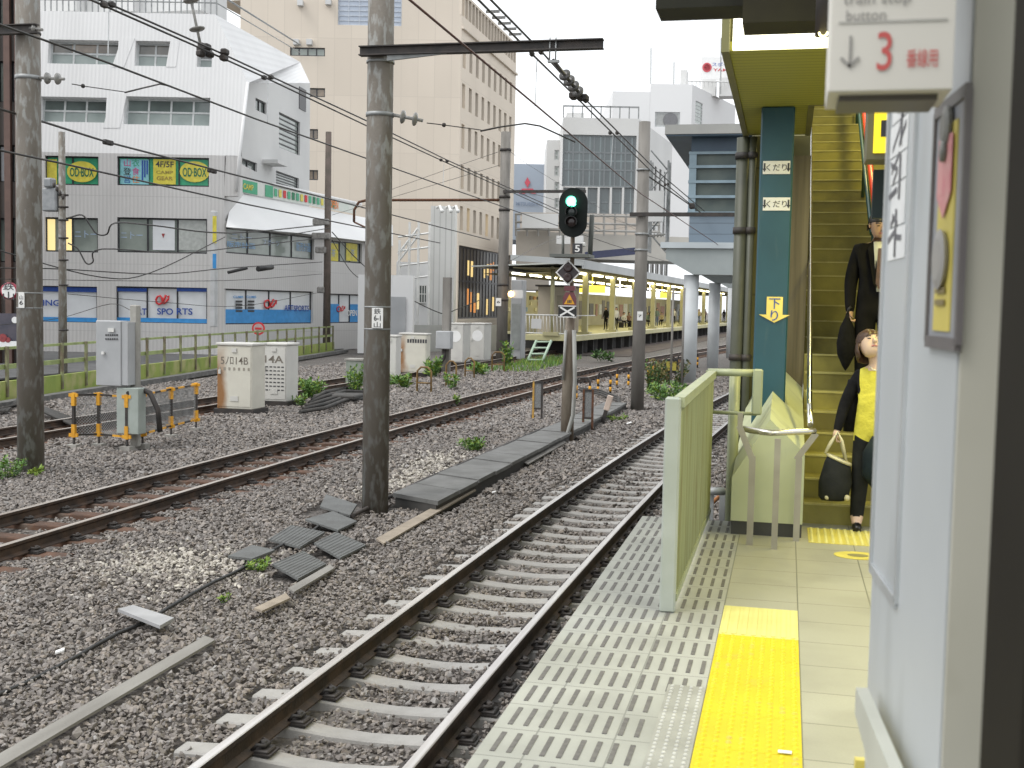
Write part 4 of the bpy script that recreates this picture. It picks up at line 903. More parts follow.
b = MB(); b.prism(*oval(c, u, hh, c.y, c.y+.04)); b.mm((c.x-u*.6, c.y+.04, c.z-hh*.7), (c.x+u*.6, c.y+.3, c.z+hh*.7)); sh = b.build('backboard', pm('signal_black', (.006,.009,.009), (.01,.013,.012), 6, .7, spec=.2), sg_)
def lampcell(px, py, lit):
    q = S(px, py, -.3); r = u*.36
    b = MB(); vs = []; n = 16
    for yy, f0 in ((0,0),(-.09,0)):
        for k in range(n+1): t = PI*(-.15+1.3*k/n); vs.append((q.x+r*1.15*math.cos(t), q.y+yy, q.z+r*1.15*math.sin(t)))
    b.add(vs, [(k, k+1, n+1+k+1, n+1+k) for k in range(n)]); h = b.build('hood', BLACK, sg_); sd_ = h.modifiers.new('t','SOLIDIFY'); sd_.thickness = .012
    b = MB(); b.lathe(Vector((q.x,q.y+.02,q.z)), [(r,0),(r,.03),(r*.6,.05),(.001,.055)], (0,-1,0), 18); b.build('lens', lit, sg_)
lampcell(571.5, 201.5, emit('green_lamp', (.12,1,.62), 5)); lampcell(571.5, 212, pm('unlit_lens', (.02,.03,.03), None, 5, .15)); lampcell(571.5, 222, pm('unlit_lens_', (.03,.02,.02), None, 5, .15))
b = MB(); a1, a2 = S(553,256), S(592,256); b.mm((a1.x, sy-.35, a1.z-.03), (a2.x, sy+.3, a1.z+.03)); b.tube([S(563,256,.1), S(563,235,.1)], .03, 6); b.tube([S(590,256,.1), S(592,215,.1)], .05, 8); b.build('service_platform', pm('platform_steel', (.13,.14,.13), None, 4, .6), sg_)
b = MB(); q = S(577.5, 248.5, -.3); b.box(q, (.2,.02,.2)); n5 = b.build('number_plate', pm('plate_dark', (.04,.04,.045), None, 4, .5), sg_); b = MB(); b.txt('5', q+Vector((0,-.014,0)), Vector((1,0,0)), UP, h=.14, w=.1); b.build('lettering', WHITEP, n5)
b = MB(); b.box(S(583.5,244.5,-.2), (.09,.1,.09), bev=.02); b.build('repeater_lamp', WHITE, sg_)
q = S(568, 272.5, -.2); r = (S(580.5,272)-S(555.5,272)).length/2
dm = [Vector((r,0,0)), Vector((0,0,r)), Vector((-r,0,0)), Vector((0,0,-r))]
b = MB(); b.prism([q+v for v in dm], (0,.05,0)); f_ = b.build('diamond_marker', WHITEP, sg_)
b = MB(); b.prism([q+v*.86+Vector((0,-.004,0)) for v in dm], (0,.003,0)); b.cur = 1
for dz in (.1,-.1): b.lathe(q+Vector((0,-.006,dz)), [(.09,0),(.09,.03),(.07,.035),(.001,.02)], (0,-1,0), 16)
b.build('diamond_face', [pm('marker_dark', (.05,.04,.045), None, 5, .5), pm('dark_red_lens', (.03,.012,.012), None, 5, .2)], f_)
q = S(569.5, 299, -.2); k = .021
b = MB(); b.prism([q+Vector((x*k,0,z*k)) for x, z in ((-6.5,-6.5),(6.5,-6.5),(6.5,1),(4,6.5),(-4,6.5),(-6.5,1))], (0,.04,0)); b.box(S(570,288.5,-.15), (.22,.12,.1)); m_ = b.build('warning_marker', pm('maroon_plate', (.16,.05,.06), None, 5, .5), sg_)
b = MB(); b.prism([q+Vector((x*k,-.004,z*k)) for x, z in ((-5.2,-5),(5.2,-5),(0,4.5))], (0,.003,0)); b.cur = 1
for dx in (-1.5,0,1.5): b.box(q+Vector((dx*k,-.007,-2.4*k)), (.02,.003,.06))
b.build('yellow_triangle', [YEL, TEXTD], m_)
q = S(567.5, 311.5, -.2); b = MB(); b.box(q, (.37,.04,.24)); x_ = b.build('cross_marker', BLACK, sg_)
b = MB(); dg = Vector((.34,0,.2)).normalized(); dg2 = Vector((.34,0,-.2)).normalized()
for i, d in enumerate((dg, dg2)): b.box(q+Vector((0,-.023-.003*i,0)), (.34,.004,.035), U=d, V=Vector((0,1,0)), N=d.cross(Vector((0,1,0))))
for dz in (-.11,.11): b.box(q+Vector((0,-.03,dz)), (.37,.004,.018))
b.build('white_cross', WHITEP, x_)

# ================================================================== TRACKSIDE BOXES
CAB = pm('white_cabinet', (.60,.58,.50), (.54,.52,.45), 2, .5, rust=(.24,.12,.05), rusts=1.1, rlo=.58, rhi=.72, rstretch=(1.5,1.5,.5))
def rusty(name, x0):
    m = pm(name, (.60,.58,.50), (.54,.52,.45), 2, .5); nt = m.node_tree; b = nt.nodes['Principled BSDF']; src = b.inputs['Base Color'].links[0].from_socket
    sp = N(nt, 'ShaderNodeSeparateXYZ'); nt.links.new(N(nt, 'ShaderNodeTexCoord').outputs['Object'], sp.inputs[0])
    e = math_(nt, 'SUBTRACT', 1., ramp(nt, sp.outputs[0], x0, x0+.5)); n_ = noise(nt, 2.2, detail=6, stretch=(1,1,.5)); f = math_(nt, 'MULTIPLY', ramp(nt, math_(nt, 'ADD', math_(nt, 'MULTIPLY', e, .6), n_), .66, .98), ramp(nt, math_(nt, 'MULTIPLY', sp.outputs[2], -1.), -1.75, -1.0))
    nt.links.new(mixc(nt, f, src, (.27,.13,.045)), b.inputs['Base Color']); return m
CABW = pm('clean_cabinet', (.58,.57,.53), (.52,.51,.48), 2, .5)
CABG = pm('grey_cabinet', (.40,.41,.42), (.34,.35,.36), 2, .5)
def relay(px0, px1, px2, pyb, pyt, label, text1, mat):
    a, c = Pz(px0, pyb-1, GZ), Pz(px1, pyb+3, GZ); y = (a.y+c.y)/2; a = Py(px0, pyb, y); c = Py(px1, pyb, y); z0 = GZ+.12; z1 = Py((px0+px1)/2, pyt, y).z
    dep = max(.5, Px(px2, pyb, c.x).y-y) if px2 else .6; dep = min(dep, 1.3)
    t = thing('relay_cabinet', label, 'relay cabinet', ((a.x+c.x)/2, y+dep/2, GZ)); CLEAR.append((a.x-.1, c.x+.1, y-.1, y+dep+.1))
    b = MB(); b.mm((a.x, y, z0), (c.x, y+dep, z1-.06), bev=.015); b.build('cabinet', mat, t)
    b = MB(); b.mm((a.x-.03, y-.03, z1-.06), (c.x+.03, y+dep+.03, z1), bev=.012); b.build('lid', CABW, t)
    b = MB(); b.mm((a.x-.06, y-.06, GZ-.1), (c.x+.06, y+dep+.06, GZ+.12)); b.build('base', DARK, t)
    b = MB(); w_ = c.x-a.x
    b.mm((a.x+w_*.04, y-.012, z0+.06), (c.x-w_*.04, y-.002, z1-.12)); dr = b.build('door', mat, t)
    b = MB(); b.box(((a.x+c.x)/2, y-.02, z0+.25), (.2,.012,.12)); b.box(((a.x+c.x)/2, y-.025, z1-.17), (.12,.03,.1)); b.box((a.x+w_*.09, y-.03, (z0+z1)/2+.1), (.06,.05,.1)); b.build('handle', CABW, dr)
    if text1:
        b = MB(); b.txt(text1, Vector(((a.x+c.x)/2, y-.016, z1-.42)), Vector((1,0,0)), UP, w=w_*.78, h=.19); b.build('lettering', pm('faded_lettering', (.12,.10,.08), (.2,.18,.15), 20, .7), dr)
    return t, y, a.x, c.x, z0, z1, dep, dr
T1 = relay(217, 252, 265, 413, 343, 'white relay cabinet with a rust streak, left of the pair with painted numbers', '5ﾉﾛ14B', rusty('rust_edged_cabinet', -.46))
b = MB()
for i in range(7): b.box(((T1[2]+T1[3])/2-.38+i*.125, T1[1]-.016, T1[5]-.62), (.05,.004,.07))
b.build('faded_text', pm('faint_lettering', (.33,.30,.25), None, 5, .7), T1[7])
T2 = relay(262, 286, 298, 405, 343, 'white relay cabinet with small lettering, right of the pair with painted numbers', '14A', CABW)
b = MB()
for r_ in range(7):
    for i in range(5): b.box(((T2[2]+T2[3])/2-.2+i*.11, T2[1]-.016, T2[5]-.62-r_*.1), (.07,.004,.03))
b.build('small_lettering', TEXTD, T2[7])
T3 = relay(399, 426, 430, 375, 333, 'rust streaked white cabinet just right of the tall middle pole', '', rusty('rust_edged_cabinet_far', -.5))
b = MB()
for i in range(8): b.box((T3[2]+.35+i*.1, T3[1]-.016, T3[5]-.3), (.07,.004,.14))
b.build('lettering', TEXTD, T3[7])
T3b = relay(383, 396, 398, 383, 335, 'narrow white cabinet half hidden behind the tall middle pole', '', CABW)
T4 = relay(447, 463, 470, 364, 323, 'pale cabinet with a round emblem, left of the joined pair by the far grey pole', '', CABW)
T5 = relay(470, 484, 493, 362, 323, 'pale cabinet with a round emblem, right of the joined pair by the far grey pole', '', CABW)
for T in (T4, T5):
    b = MB(); b.lathe(Vector(((T[2]+T[3])/2, T[1]-.013, T[5]-.6)), [(.26,0),(.26,.006),(.2,.006),(.19,.004),(.001,.004)], (0,-1,0), 18); b.build('emblem', WHITEP, T[7])
# grey box on its post
p = Pz(134, 447, GZ); y = p.y; clear(p, .35)
gb = thing('control_box', 'large plain grey control box mounted on a concrete post above the striped guard', 'control box', p)
b = MB(); q = Py(136,305,y); b.box(Vector((p.x+.03,y,(q.z+GZ)/2)), (.15,.15,q.z-GZ), bev=.02); b.build('post', CONC, gb)
a, c = Py(99,385,y-.25), Py(124,321,y-.25); b = MB(); b.mm((a.x,y-.35,a.z), (c.x,y-.02,c.z), bev=.012); b.mm((c.x+.004,y-.33,a.z+.02), (c.x+.12,y-.04,c.z-.02)); bx_ = b.build('box', CABG, gb)
b = MB(); b.box(Py(103,353,y-.38), (.05,.04,.05)); b.box(Py(111,330,y-.37), (.12,.02,.07)); b.build('latch', WHITE, bx_)
b = MB()
for r_ in range(2):
    for i in range(6): b.box(Py(106+i*2.2,335+r_*4,y-.36), (.025,.006,.03))
b.build('lettering', TEXTD, bx_)
a, c = Py(120,433,y-.2), Py(142,388,y-.2); b = MB(); b.mm((a.x,y-.32,a.z), (c.x,y-.06,c.z), bev=.012); lo_ = b.build('lower_box', pm('grey_green_box', (.36,.40,.37), (.3,.34,.31), 3, .5), gb)
b = MB(); b.cyl(Py(128,393,y-.33), Py(128,393,y-.3), .035, 10); b.build('dial', DARK, lo_)
b = MB(); b.tube([Py(131,346,y-.1), Py(131,385,y-.1)], .03, 6); b.tube([Py(143,390,y-.1), Py(150,393,y-.1), Py(158,410,y-.1), Py(160,432,y-.1)], .05, 8); b.build('cable', DARK, gb)
# striped guard fence round it
def guard(label, posts, zt, zb, group=None, stripes=True, mesh=True, post_r=.025, name='guard_fence'):
    c = sum(posts, Vector())/len(posts); t = thing(name, label, 'guard fence', Vector((c.x,c.y,GZ)), group)
    for P in posts:
        b = MB(); b.box(Vector((P.x,P.y,(zt+zb)/2)), (post_r*2,post_r*2,zt-zb)); b.cyl(Vector((P.x,P.y,GZ-.05)), Vector((P.x,P.y,zb)), post_r*.9, 8)
        b.cur = 2; b.box(Vector((P.x,P.y,GZ-.0)), (.2,.18,.1)); b.cur = 1; h = (zt-zb)*.3
        b.m[:] = b.m; b.box(Vector((P.x,P.y,zt-h/2+.012)), (post_r*2+.02,post_r*2+.02,h)); b.box(Vector((P.x,P.y,zb+h/2-.012)), (post_r*2+.02,post_r*2+.02,h))
        for z in (zt-.03, zb+.03): b.box(Vector((P.x,P.y-.012,z)), (.18,.03,.06))
        b.build('post', [DARK, YEL, CONC], t)
    for i in range(len(posts)-1):
        P, Q = posts[i], posts[i+1]; d = (Q-P); L = d.length; d.normalize(); nn = Vector((-d.y,d.x,0))
        b = MB()
        for z in (zt-.03, zb+.03):
            k = max(1, int(L/.28))
            for j in range(k): b.cur = (j+1) % 2; b.box(P+d*(L*(j+.5)/k)+Vector((0,0,z-P.z)), (L/k,.028,.035), U=d, V=nn)
        b.build('striped_rail', [YEL, DARK], t)
        if mesh:
            b = MB(); hgt = zt-zb-.08; s = -hgt
            while s < L:
                for sg in (1,-1):
                    A = max(0, s); B = min(L, s+hgt)
                    if B-A > .01:
                        za_ = (A-s) if sg > 0 else hgt-(A-s); zb_ = (B-s) if sg > 0 else hgt-(B-s)
                        u0 = P+d*A; u1 = P+d*B; b.tube([Vector((u0.x,u0.y,zb+.04+za_))+nn*.004*sg, Vector((u1.x,u1.y,zb+.04+zb_))+nn*.004*sg], .004, 3, cap=False)
                s += .055
            b.build('wire_mesh', GREY, t)
    return t
zt, zb_ = Py(125,394,19.3).z, Py(125,437,19.3).z
gl = [Pz(74,447,GZ), Pz(99,446,GZ), Pz(127,449,GZ)]; gl2 = [Pz(142.5,446,GZ), Pz(171,437,GZ), Pz(196,430,GZ)]
guard('yellow and black striped mesh guard left of the grey control box', gl, zt, zb_, 'striped mesh guards round the control box')
guard('yellow and black striped mesh guard right of the grey control box', gl2, zt, zb_, 'striped mesh guards round the control box')
# small grey cabinet on post, short stub things
q = Pz(446, 372, GZ); t = thing('control_box', 'small grey box on a thin post between the white cabinets', 'control box', q)
b = MB(); b.box(q+UP*1.9, (.3,.3,3.8)); b.build('post', POLEG, t); c = Py(444.5,340,q.y-.3); b = MB(); b.box(c, (.62,.4,.72), bev=.03); b.build('box', CABG, t); b = MB(); b.tube([c-UP*.36, c-UP*.7, c+Vector((-.2,0,-1.0)), c+Vector((-.2,0,-1.4))], .08, 6); b.build('cable', DARK, t)
q = Pz(356, 385, GZ); t = thing('control_box', 'low grey box in the weeds just left of the tall middle pole', 'control box', q)
b = MB(); b.box(q+UP*.4, (.55,.5,.85), bev=.02); b.build('box', pm('dull_green_grey', (.26,.29,.25), (.2,.22,.19), 4, .6), t); b = MB(); b.box(q+UP*.85, (.62,.56,.06)); b.build('lid', CONC, t)
# yellow rusty rail guards before far cabinets
for i, (x0_, x1_, yb2, yt2, lab) in enumerate(((417,431,392,367,'rusty yellow hoop guard by the rust streaked cabinet'), (446,456,386,361,'rusty yellow hoop guard, left one before the joined pale cabinets'), (465,474,378,358,'rusty yellow hoop guard, right one before the joined pale cabinets'), (492,504,372,352,'rusty yellow guard frame under the far grey pole'))):
    a, c = Pz(x0_, yb2, GZ), Pz(x1_, yb2-1, GZ); y = a.y; c = Py(x1_, yb2, y); z1 = Py(x0_, yt2, y).z; b = MB()
    b.tube([Vector((a.x,y,GZ-.1)), Vector((a.x,y,z1-.12)), Vector((a.x+.12,y,z1)), Vector((c.x-.12,y,z1)), Vector((c.x,y,z1-.12)), Vector((c.x,y,GZ-.1))], .032, 8); b.tube([Vector((a.x,y,(z1+GZ)/2-.1)), Vector((c.x,y,(z1+GZ)/2-.1))], .025, 6)
    single(b, 'hoop_guard', pm('rusty_yellow', (.34,.22,.06), (.10,.055,.03), 2.5, .7), lab, 'guard', 'rusty hoop guards by the cabinets')
# marker boards between the tracks
for i, (x0_, x1_, yb2, yt2, lab) in enumerate(((533,541.5,420,381,'mesh board in a frame with a yellow post left of the signal post'), (583,592,430,389,'mesh board in a rusty frame right of the signal post'))):
    a, c = Pz(x0_, yb2, GZ), Pz(x1_, yb2, GZ); y = a.y; c = Py(x1_, yb2, y); z1 = Py(x0_, yt2, y).z; zc_ = z1-(z1-GZ)*.68
    t = thing('cable_guard_board', lab, 'guard board', ((a.x+c.x)/2, y, GZ), 'framed mesh boards by the signal')
    for x, m in ((a.x, [pm('worn_yellow', (.6,.33,.04), (.3,.2,.08), 5, .6), RUST][i]), (c.x, [DARK, RUST][i])):
        b = MB(); b.box((x,y,(z1+GZ)/2-.05), (.045,.045,z1-GZ+.1)); b.build('post', m, t)
    b = MB(); b.mm((a.x,y-.02,z1-.05), (c.x,y+.02,z1)); b.mm((a.x,y-.02,zc_-.04), (c.x,y+.02,zc_)); b.build('frame', DARK, t)
    b = MB(); b.mm((a.x+.02,y-.005,zc_), (c.x-.02,y+.005,z1-.05)); b.build('mesh_board', pm('mesh_grey', (.24,.25,.25), (.15,.15,.15), 40, .7), t)
q = Pz(602, 424, GZ); b = MB(); d = Vector((.28,0,1)).normalized(); b.box(q+d*.2, (.09,.06,.42), U=Vector((1,0,-.28)).normalized(), V=Vector((0,1,0)), N=d); t = single(b, 'track_marker', DARK, 'leaning marker post with a pinkish white top beside the cable trough', 'marker')
b = MB(); b.box(q+d*.52, (.13,.09,.36), U=Vector((1,0,-.28)).normalized(), V=Vector((0,1,0)), N=d, bev=.01); b.build('marker_top', pm('pinkish_white', (.62,.5,.42), None, 4, .6), t)
# small yellow sign in weeds
q = Pz(682, 385, GZ); t = thing('small_sign', 'small yellow board in a dark frame on a post in the weeds', 'sign', q); b = MB(); b.box(q+UP*.45, (.1,.1,.95)); b.build('post', DARK, t)
c = Py(671.5,366,q.y); b = MB(); b.box(Vector((c.x,q.y-.02,c.z)), (.5,.05,.5)); b.build('frame', BLACK, t); b = MB(); b.box(Vector((c.x,q.y-.05,c.z)), (.36,.02,.32)); b.build('board', pm('dull_yellow', (.42,.36,.06), (.35,.3,.05), 4, .5), t)
# row of striped black and yellow hoops along the middle track
for i in range(8):
    y = 34+i*3.3; x = cB(y)+2.1+(.0 if i < 3 else .15)
    b = MB(); b.tube([(x,y,GZ-.1),(x,y,-.52),(x+.06,y,-.42),(x+.34,y,-.42),(x+.4,y,-.52),(x+.4,y,GZ-.1)], .035, 8); b.cur = 1
    for z in (-.95,-.72): b.cyl((x,y,z-.07), (x,y,z+.07), .042, 8); b.cyl((x+.4,y,z-.07), (x+.4,y,z+.07), .042, 8)
    single(b, 'striped_hoop', [DARK, YEL], 'black and yellow striped hoop in the row along the middle track', 'guard', 'striped hoops along the middle track')

# ================================================================== THINGS ON THE BALLAST
TRO = pm('trough_lid', (.16,.16,.155), (.11,.11,.105), 3, .75, bump=.2); TROS = pm('trough_side', (.04,.04,.038), (.06,.055,.05), 4, .8)
tr_ = thing('cable_trough', 'long dark concrete cable trough running beside the nearest track to the signal post', 'cable trough', (-4.65, 15, GZ))
L0, L1_ = Vector((-5.1,15.0,0)), Vector((-4.72,31.5,0)); R0, R1_ = Vector((-4.33,14.55,0)), Vector((-4.12,31.5,0)); n = 17
for i in range(n):
    a = L0.lerp(L1_, i/n); c = L0.lerp(L1_, (i+1)/n-.003); e = R0.lerp(R1_, (i+1)/n-.003); f = R0.lerp(R1_, i/n); dz = random.uniform(-.012,.012)
    b = MB(); b.prism([Vector((v.x,v.y,-.95+dz)) for v in (a,c,e,f)], (0,0,.055)); b.build('lid', TRO, tr_)
b = MB(); b.prism([Vector((v.x+s*.03,v.y+.02,-1.12)) for v, s in ((L0,1),(L1_,1),(R1_,-1),(R0,-1))], (0,0,.165)); b.build('channel', TROS, tr_); CLEAR += [(-5.15,-4.25,14.8,31.5)]
b = MB(); b.tube([(-5.25,13.9,-1.03),(-5.3,17,-1.02),(-5.22,20,-1.02),(-5.1,25,-1.0)], .028, 8); single(b, 'cable', DARK, 'dark cable lying along the left side of the cable trough', 'cable')
b = MB(); pts = [Pz(x, y, -1.045) for x, y in ((-30,712),(0,695),(40,675),(80,655),(118,634),(145,621),(180,601),(215,582),(240,569),(262,556),(285,544),(305,535),(330,518),(352,506))]
pts2 = []
for i in range(len(pts)-1):
    for k in range(3): q = pts[i].lerp(pts[i+1], k/3); q.z += .008*math.sin(i*2.1+k); pts2.append(q)
b.tube(pts2, .017, 8); single(b, 'cable', BLACK, 'black cable snaking over the stones from the middle pole to the lower left', 'cable')
MAT_ = pm('rubber_mat', (.13,.135,.132), (.10,.102,.10), 3, .7, bump=.5, bscale=35)
labs = ['topmost grey rubber mat, right beside the foot of the tall middle pole', 'grey rubber mat under the cable, second below the tall middle pole', 'large grey mat crossed by the black cable', 'ribbed grey mat on the right of the crossed mats', 'lowest ribbed grey mat, beside the small bright weed', 'half buried grey mat left of the small bright weed']
for i, pts in enumerate((((320,508),(326,496),(357,506),(350,517)), ((305,521),(333,513),(357,523),(338,532)), ((269,541),(291,527),(325,534),(300,549)), ((314,545),(336,534),(366,547),(340,560)), ((272,566),(303,553),(326,566),(298,581)), ((228,558),(252,547),(275,552),(252,561)))):
    P = [Pz(x, y, -1.045) for x, y in pts]; b = MB(); b.prism(P, (0,0,.025))
    d = (P[1]-P[0]); 
    for k in range(9 if i in (3,4,2) else 0):
        a = P[0].lerp(P[3], (k+.5)/9)+UP*.026; c = P[1].lerp(P[2], (k+.5)/9)+UP*.026; b.tube([a, c], .006, 4)
    single(b, 'rubber_mat', MAT_, labs[i], 'mat', 'grey rubber mats by the middle pole'); xs = [v.x for v in P]; ys = [v.y for v in P]; CLEAR.append((min(xs)+.08, max(xs)-.08, min(ys)+.12, max(ys)-.12))
P = [Pz(x, y, -1.0) for x, y in ((118,612),(133,608),(174,621),(160,629))]; b = MB(); b.prism(P, (0,0,.028)); single(b, 'white_plank', pm('pale_board', (.38,.38,.385), (.30,.30,.305), 4, .6), 'pale grey white plank lying across the black cable', 'plank')
WOOD = pm('weathered_board', (.26,.25,.23), (.19,.18,.165), 5, .85, bump=.2, stretch=(1,.2,1))
for i, (pts, lab) in enumerate(((((-20,768),(205,638),(212,642),(0,772)), 'long flat grey board strip lying in the stones at lower left'), (((254,610),(286,595),(290,600),(262,613)), 'short tan board strip lying in the stones in the middle'), (((288,590),(330,566),(334,570),(294,594)), 'narrow half buried board beside the lowest grey mat'), (((376,540),(470,488),(476,491),(384,545)), 'tan board strip lying right of the tall middle pole'), (((520,462),(560,440),(566,443),(528,465)), 'thin pale board strip by the signal post foot'))):
    P = [Pz(x, y, -1.035) for x, y in pts]
    if i == 0: P[2].x = P[1].x+.13; P[3].x = P[0].x+.13
    b = MB(); b.prism(P, (0,0,.02)); single(b, 'board_strip', WOOD if i in (0,2,4) else pm('tan_board', (.33,.28,.22), (.25,.21,.165), 6, .85), lab, 'board', 'board strips in the stones'); xs = [v.x for v in P]; ys = [v.y for v in P]
    if i == 0: CLEAR += [(min(xs), min(xs)+.15, min(ys), max(ys))]
for px, py, s, lab in ((60,651,.05,'white paper scrap in the stones at lower left'), (629,423,.09,'white scrap lying beside the leaning marker post'), (494,492,.04,'tiny white scrap in the stones beside the nearest track')):
    q = Pz(px, py, -1.03); b = MB(); b.box(q, (s*1.4,s,.02), U=Vector((.8,.5,.3)).normalized(), V=Vector((-.5,.8,0)).normalized(), bev=.004); single(b, 'paper_scrap', WHITEP, lab, 'litter')
# black cable coils by cabinets
b = MB()
for k in range(5): b.tube([Pz(300+k*3,412-k*3,-1.0), Pz(325,408-k*4,-.95+.03*k), Pz(345,400-k*3,-1.0), Pz(372,398-k*2,-1.02)], .05, 6)
b.box(Pz(340,396,-.95), (1.2,1.0,.12), bev=.03); single(b, 'cable_bundle', TROS, 'bundle of thick black cables behind the tall middle pole', 'cable')
b = MB()
for k in range(5): b.tube([Pz(-10+k*4,412,-1.0), Pz(20,404-k*2,-.95), Pz(45,408+k,-.9), Pz(75,420+k*1.5,-1.0)], .04, 6)
single(b, 'cable_bundle', TROS, 'loop of black cables lying beside the left dark pole', 'cable')
b = MB()
for k in range(3): b.tube([Pz(580,388+k,-1.0), Pz(600,390+k*2,-.97), Pz(618,397+k*2,-.97), Pz(622,406+k,-1.03)], .03, 6)
single(b, 'cable_bundle', TROS, 'thin black cables curving on the stones right of the signal', 'cable')
# weeds
LEAF = pm('weed_leaf', (.12,.24,.05), (.08,.17,.03), 5, .55); LEAFY = pm('yellow_green_leaf', (.24,.32,.03), (.15,.25,.03), 8, .55); LEAFD = pm('dark_leaf', (.04,.10,.02), (.025,.06,.015), 6, .55); LEAFB = pm('brown_leaf', (.22,.14,.05), (.15,.16,.04), 6, .6)
def weed(px, py, h, rad, n, label, mats=None, name='weed', z=GZ, cat='weed', ls=.05, P=None):
    q = P or Pz(px, py, z); rr = random.Random(int(px*7+py)); t = thing(name, label, cat, q)
    st_ = MB(); lf = MB(); ns = max(4, n//14)
    for i in range(ns):
        a = rr.uniform(0, 2*PI); r0 = rad*math.sqrt(rr.random())*.5; r1 = rad*rr.uniform(.5,1.1); hh = h*rr.uniform(.5,1.05); a2 = a+rr.uniform(-.5,.5)
        P_ = [q+Vector((r0*math.cos(a), r0*math.sin(a), -.02)), q+Vector(((r0+r1)/2*math.cos(a), (r0+r1)/2*math.sin(a), hh*.6)), q+Vector((r1*math.cos(a2), r1*math.sin(a2), hh))]
        st_.tube(P_, [h*.012+.002, h*.009+.002, .002], 4, cap=False)
        for k in range(max(4, n//ns)):
            tt = rr.uniform(.12,1); c = P_[0].lerp(P_[1], tt*2) if tt < .5 else P_[1].lerp(P_[2], tt*2-1)
            d = Vector((rr.uniform(-1,1), rr.uniform(-1,1), rr.uniform(-.2,.9))).normalized(); sd = d.cross(Vector((rr.uniform(-1,1),rr.uniform(-1,1),1))).normalized(); l = ls*rr.uniform(.6,1.4)
            lf.cur = rr.choice((0,0,1)); nn = d.cross(sd)
            lf.add([c, c+d*l*.5+sd*l*.22+nn*l*.06, c+d*l-nn*l*.1, c+d*l*.5-sd*l*.22+nn*l*.06], [(0,1,2,3)])
    st_.build('stem', LEAFD, t); lf.build('foliage', mats or [LEAF, LEAFY], t); return t
weed(258,570,.09,.16,240,'small bright yellow green weed beside the lowest grey mat',[LEAFY,LEAF],ls=.045)
weed(224,600,.07,.09,60,'tiny yellowish weed in the stones below the cable',[LEAFY,LEAF],ls=.035)
weed(472,450,.22,.32,400,'spreading green weed beside the cable trough',ls=.07)
weed(6,478,.28,.32,300,'green weed at the foot of the left dark pole',ls=.07)
weed(36,476,.12,.14,60,'small pale leaf weed right beside the left dark pole base',[LEAFY,LEAFY],ls=.08)
weed(312,398,.55,.42,420,'tall bright green weed right of the lettered relay cabinets',ls=.13)
weed(297,406,.3,.3,120,'lower bushy weed at the foot of the right lettered cabinet',ls=.11)
weed(355,392,.8,.3,260,'tall weed growing round the low grey box',ls=.13)
weed(389,385,.35,.35,130,'leafy weed right of the tall middle pole foot',ls=.16)
weed(405,388,.4,.35,160,'green weed before the rust streaked cabinet',ls=.17)
weed(433,377,.7,.35,200,'taller green weed between the rusty and the joined pale cabinets',ls=.2)
weed(452,388,.5,.3,120,'thin weed under the left rusty hoop guard',ls=.14)
weed(482,375,.4,.6,160,'green weed patch below the joined pale cabinets',ls=.22)
weed(507,368,1.2,.3,160,'tall weed growing up the far grey pole',ls=.2)
weed(456,405,.35,.12,60,'single small weed growing between the middle track rails',ls=.1)
weed(653,393,1.15,.35,500,'tall reddish green weed right of the pole with plate 7',[LEAFB,LEAF],ls=.11)
weed(665,400,.5,.75,600,'spreading weed patch at the foot of the grey round columns',ls=.12)
weed(672,385,.9,.7,450,'dry brownish weed behind the small yellow sign',[LEAFB,LEAFD],ls=.13)
weed(616,420,.12,.4,200,'low mossy weed by the leaning marker post',[LEAFY,LEAF],ls=.06)
weed(575,428,.2,.3,160,'low weed between the signal post and the mesh board',ls=.07)
weed(603,361,.5,.7,140,'weed growing at the foot of the far platform wall',[LEAFD,LEAF],ls=.25)
def grass(x0, y0, x1, y1, wdt, n, h, label, name='grass_patch'):
    b = MB(); rr = random.Random(9)
    A, B = Pz(x0,y0,GZ), Pz(x1,y1,GZ); d = B-A; s = Vector((-d.y,d.x,0)).normalized()
    for i in range(n):
        c = A+d*rr.random()+s*rr.uniform(-wdt,wdt); hh = h*rr.uniform(.4,1.2); dr = Vector((rr.uniform(-.4,.4),rr.uniform(-.4,.4),1)); u = Vector((rr.uniform(-1,1),rr.uniform(-1,1),0)).normalized()*hh*.12
        b.cur = rr.choice((0,0,1)); b.add([c-u, c+u, c+u*.5+dr*hh*.6, c+dr*hh], [(0,1,2,3)])
    return tag(b.build(name, [LEAF, LEAFY]), label, 'grass', kind='stuff')
grass(508,372,562,358,1.1,1200,.24,'green grass below the far platform ladder')

# ================================================================== GREEN FENCE ALONG THE STREET
MOSS = pm('mossy_green_wall', (.30,.36,.08), (.18,.25,.05), 1.2, .8, bump=.3, stretch=(1,1,.35), rust=(.38,.36,.16), rusts=1.5, rlo=.5, rhi=.7)
FGR = pm('green_rail_paint', (.30,.36,.14), (.22,.27,.10), 3, .6)
g0, g1 = Vector((-18.6,20,0)), Vector((-24.3,61,0)); gd = g1-g0; gL = gd.length; gd.normalize(); gn = Vector((-gd.y,gd.x,0))
gf = thing('street_fence', 'long mossy green fence with rails between the farthest track and the street', 'fence', (g0+g1)/2+UP*GZ)
b = MB(); b.box((g0+g1)/2+UP*(-.88), (gL,.12,.66), U=gd, V=gn); b.build('skirt', MOSS, gf)
b = MB(); b.box((g0+g1)/2+UP*.30, (gL,.06,.07), U=gd, V=gn); b.box((g0+g1)/2+UP*(-.18), (gL,.06,.12), U=gd, V=gn); b.build('rail', FGR, gf)
s = .5
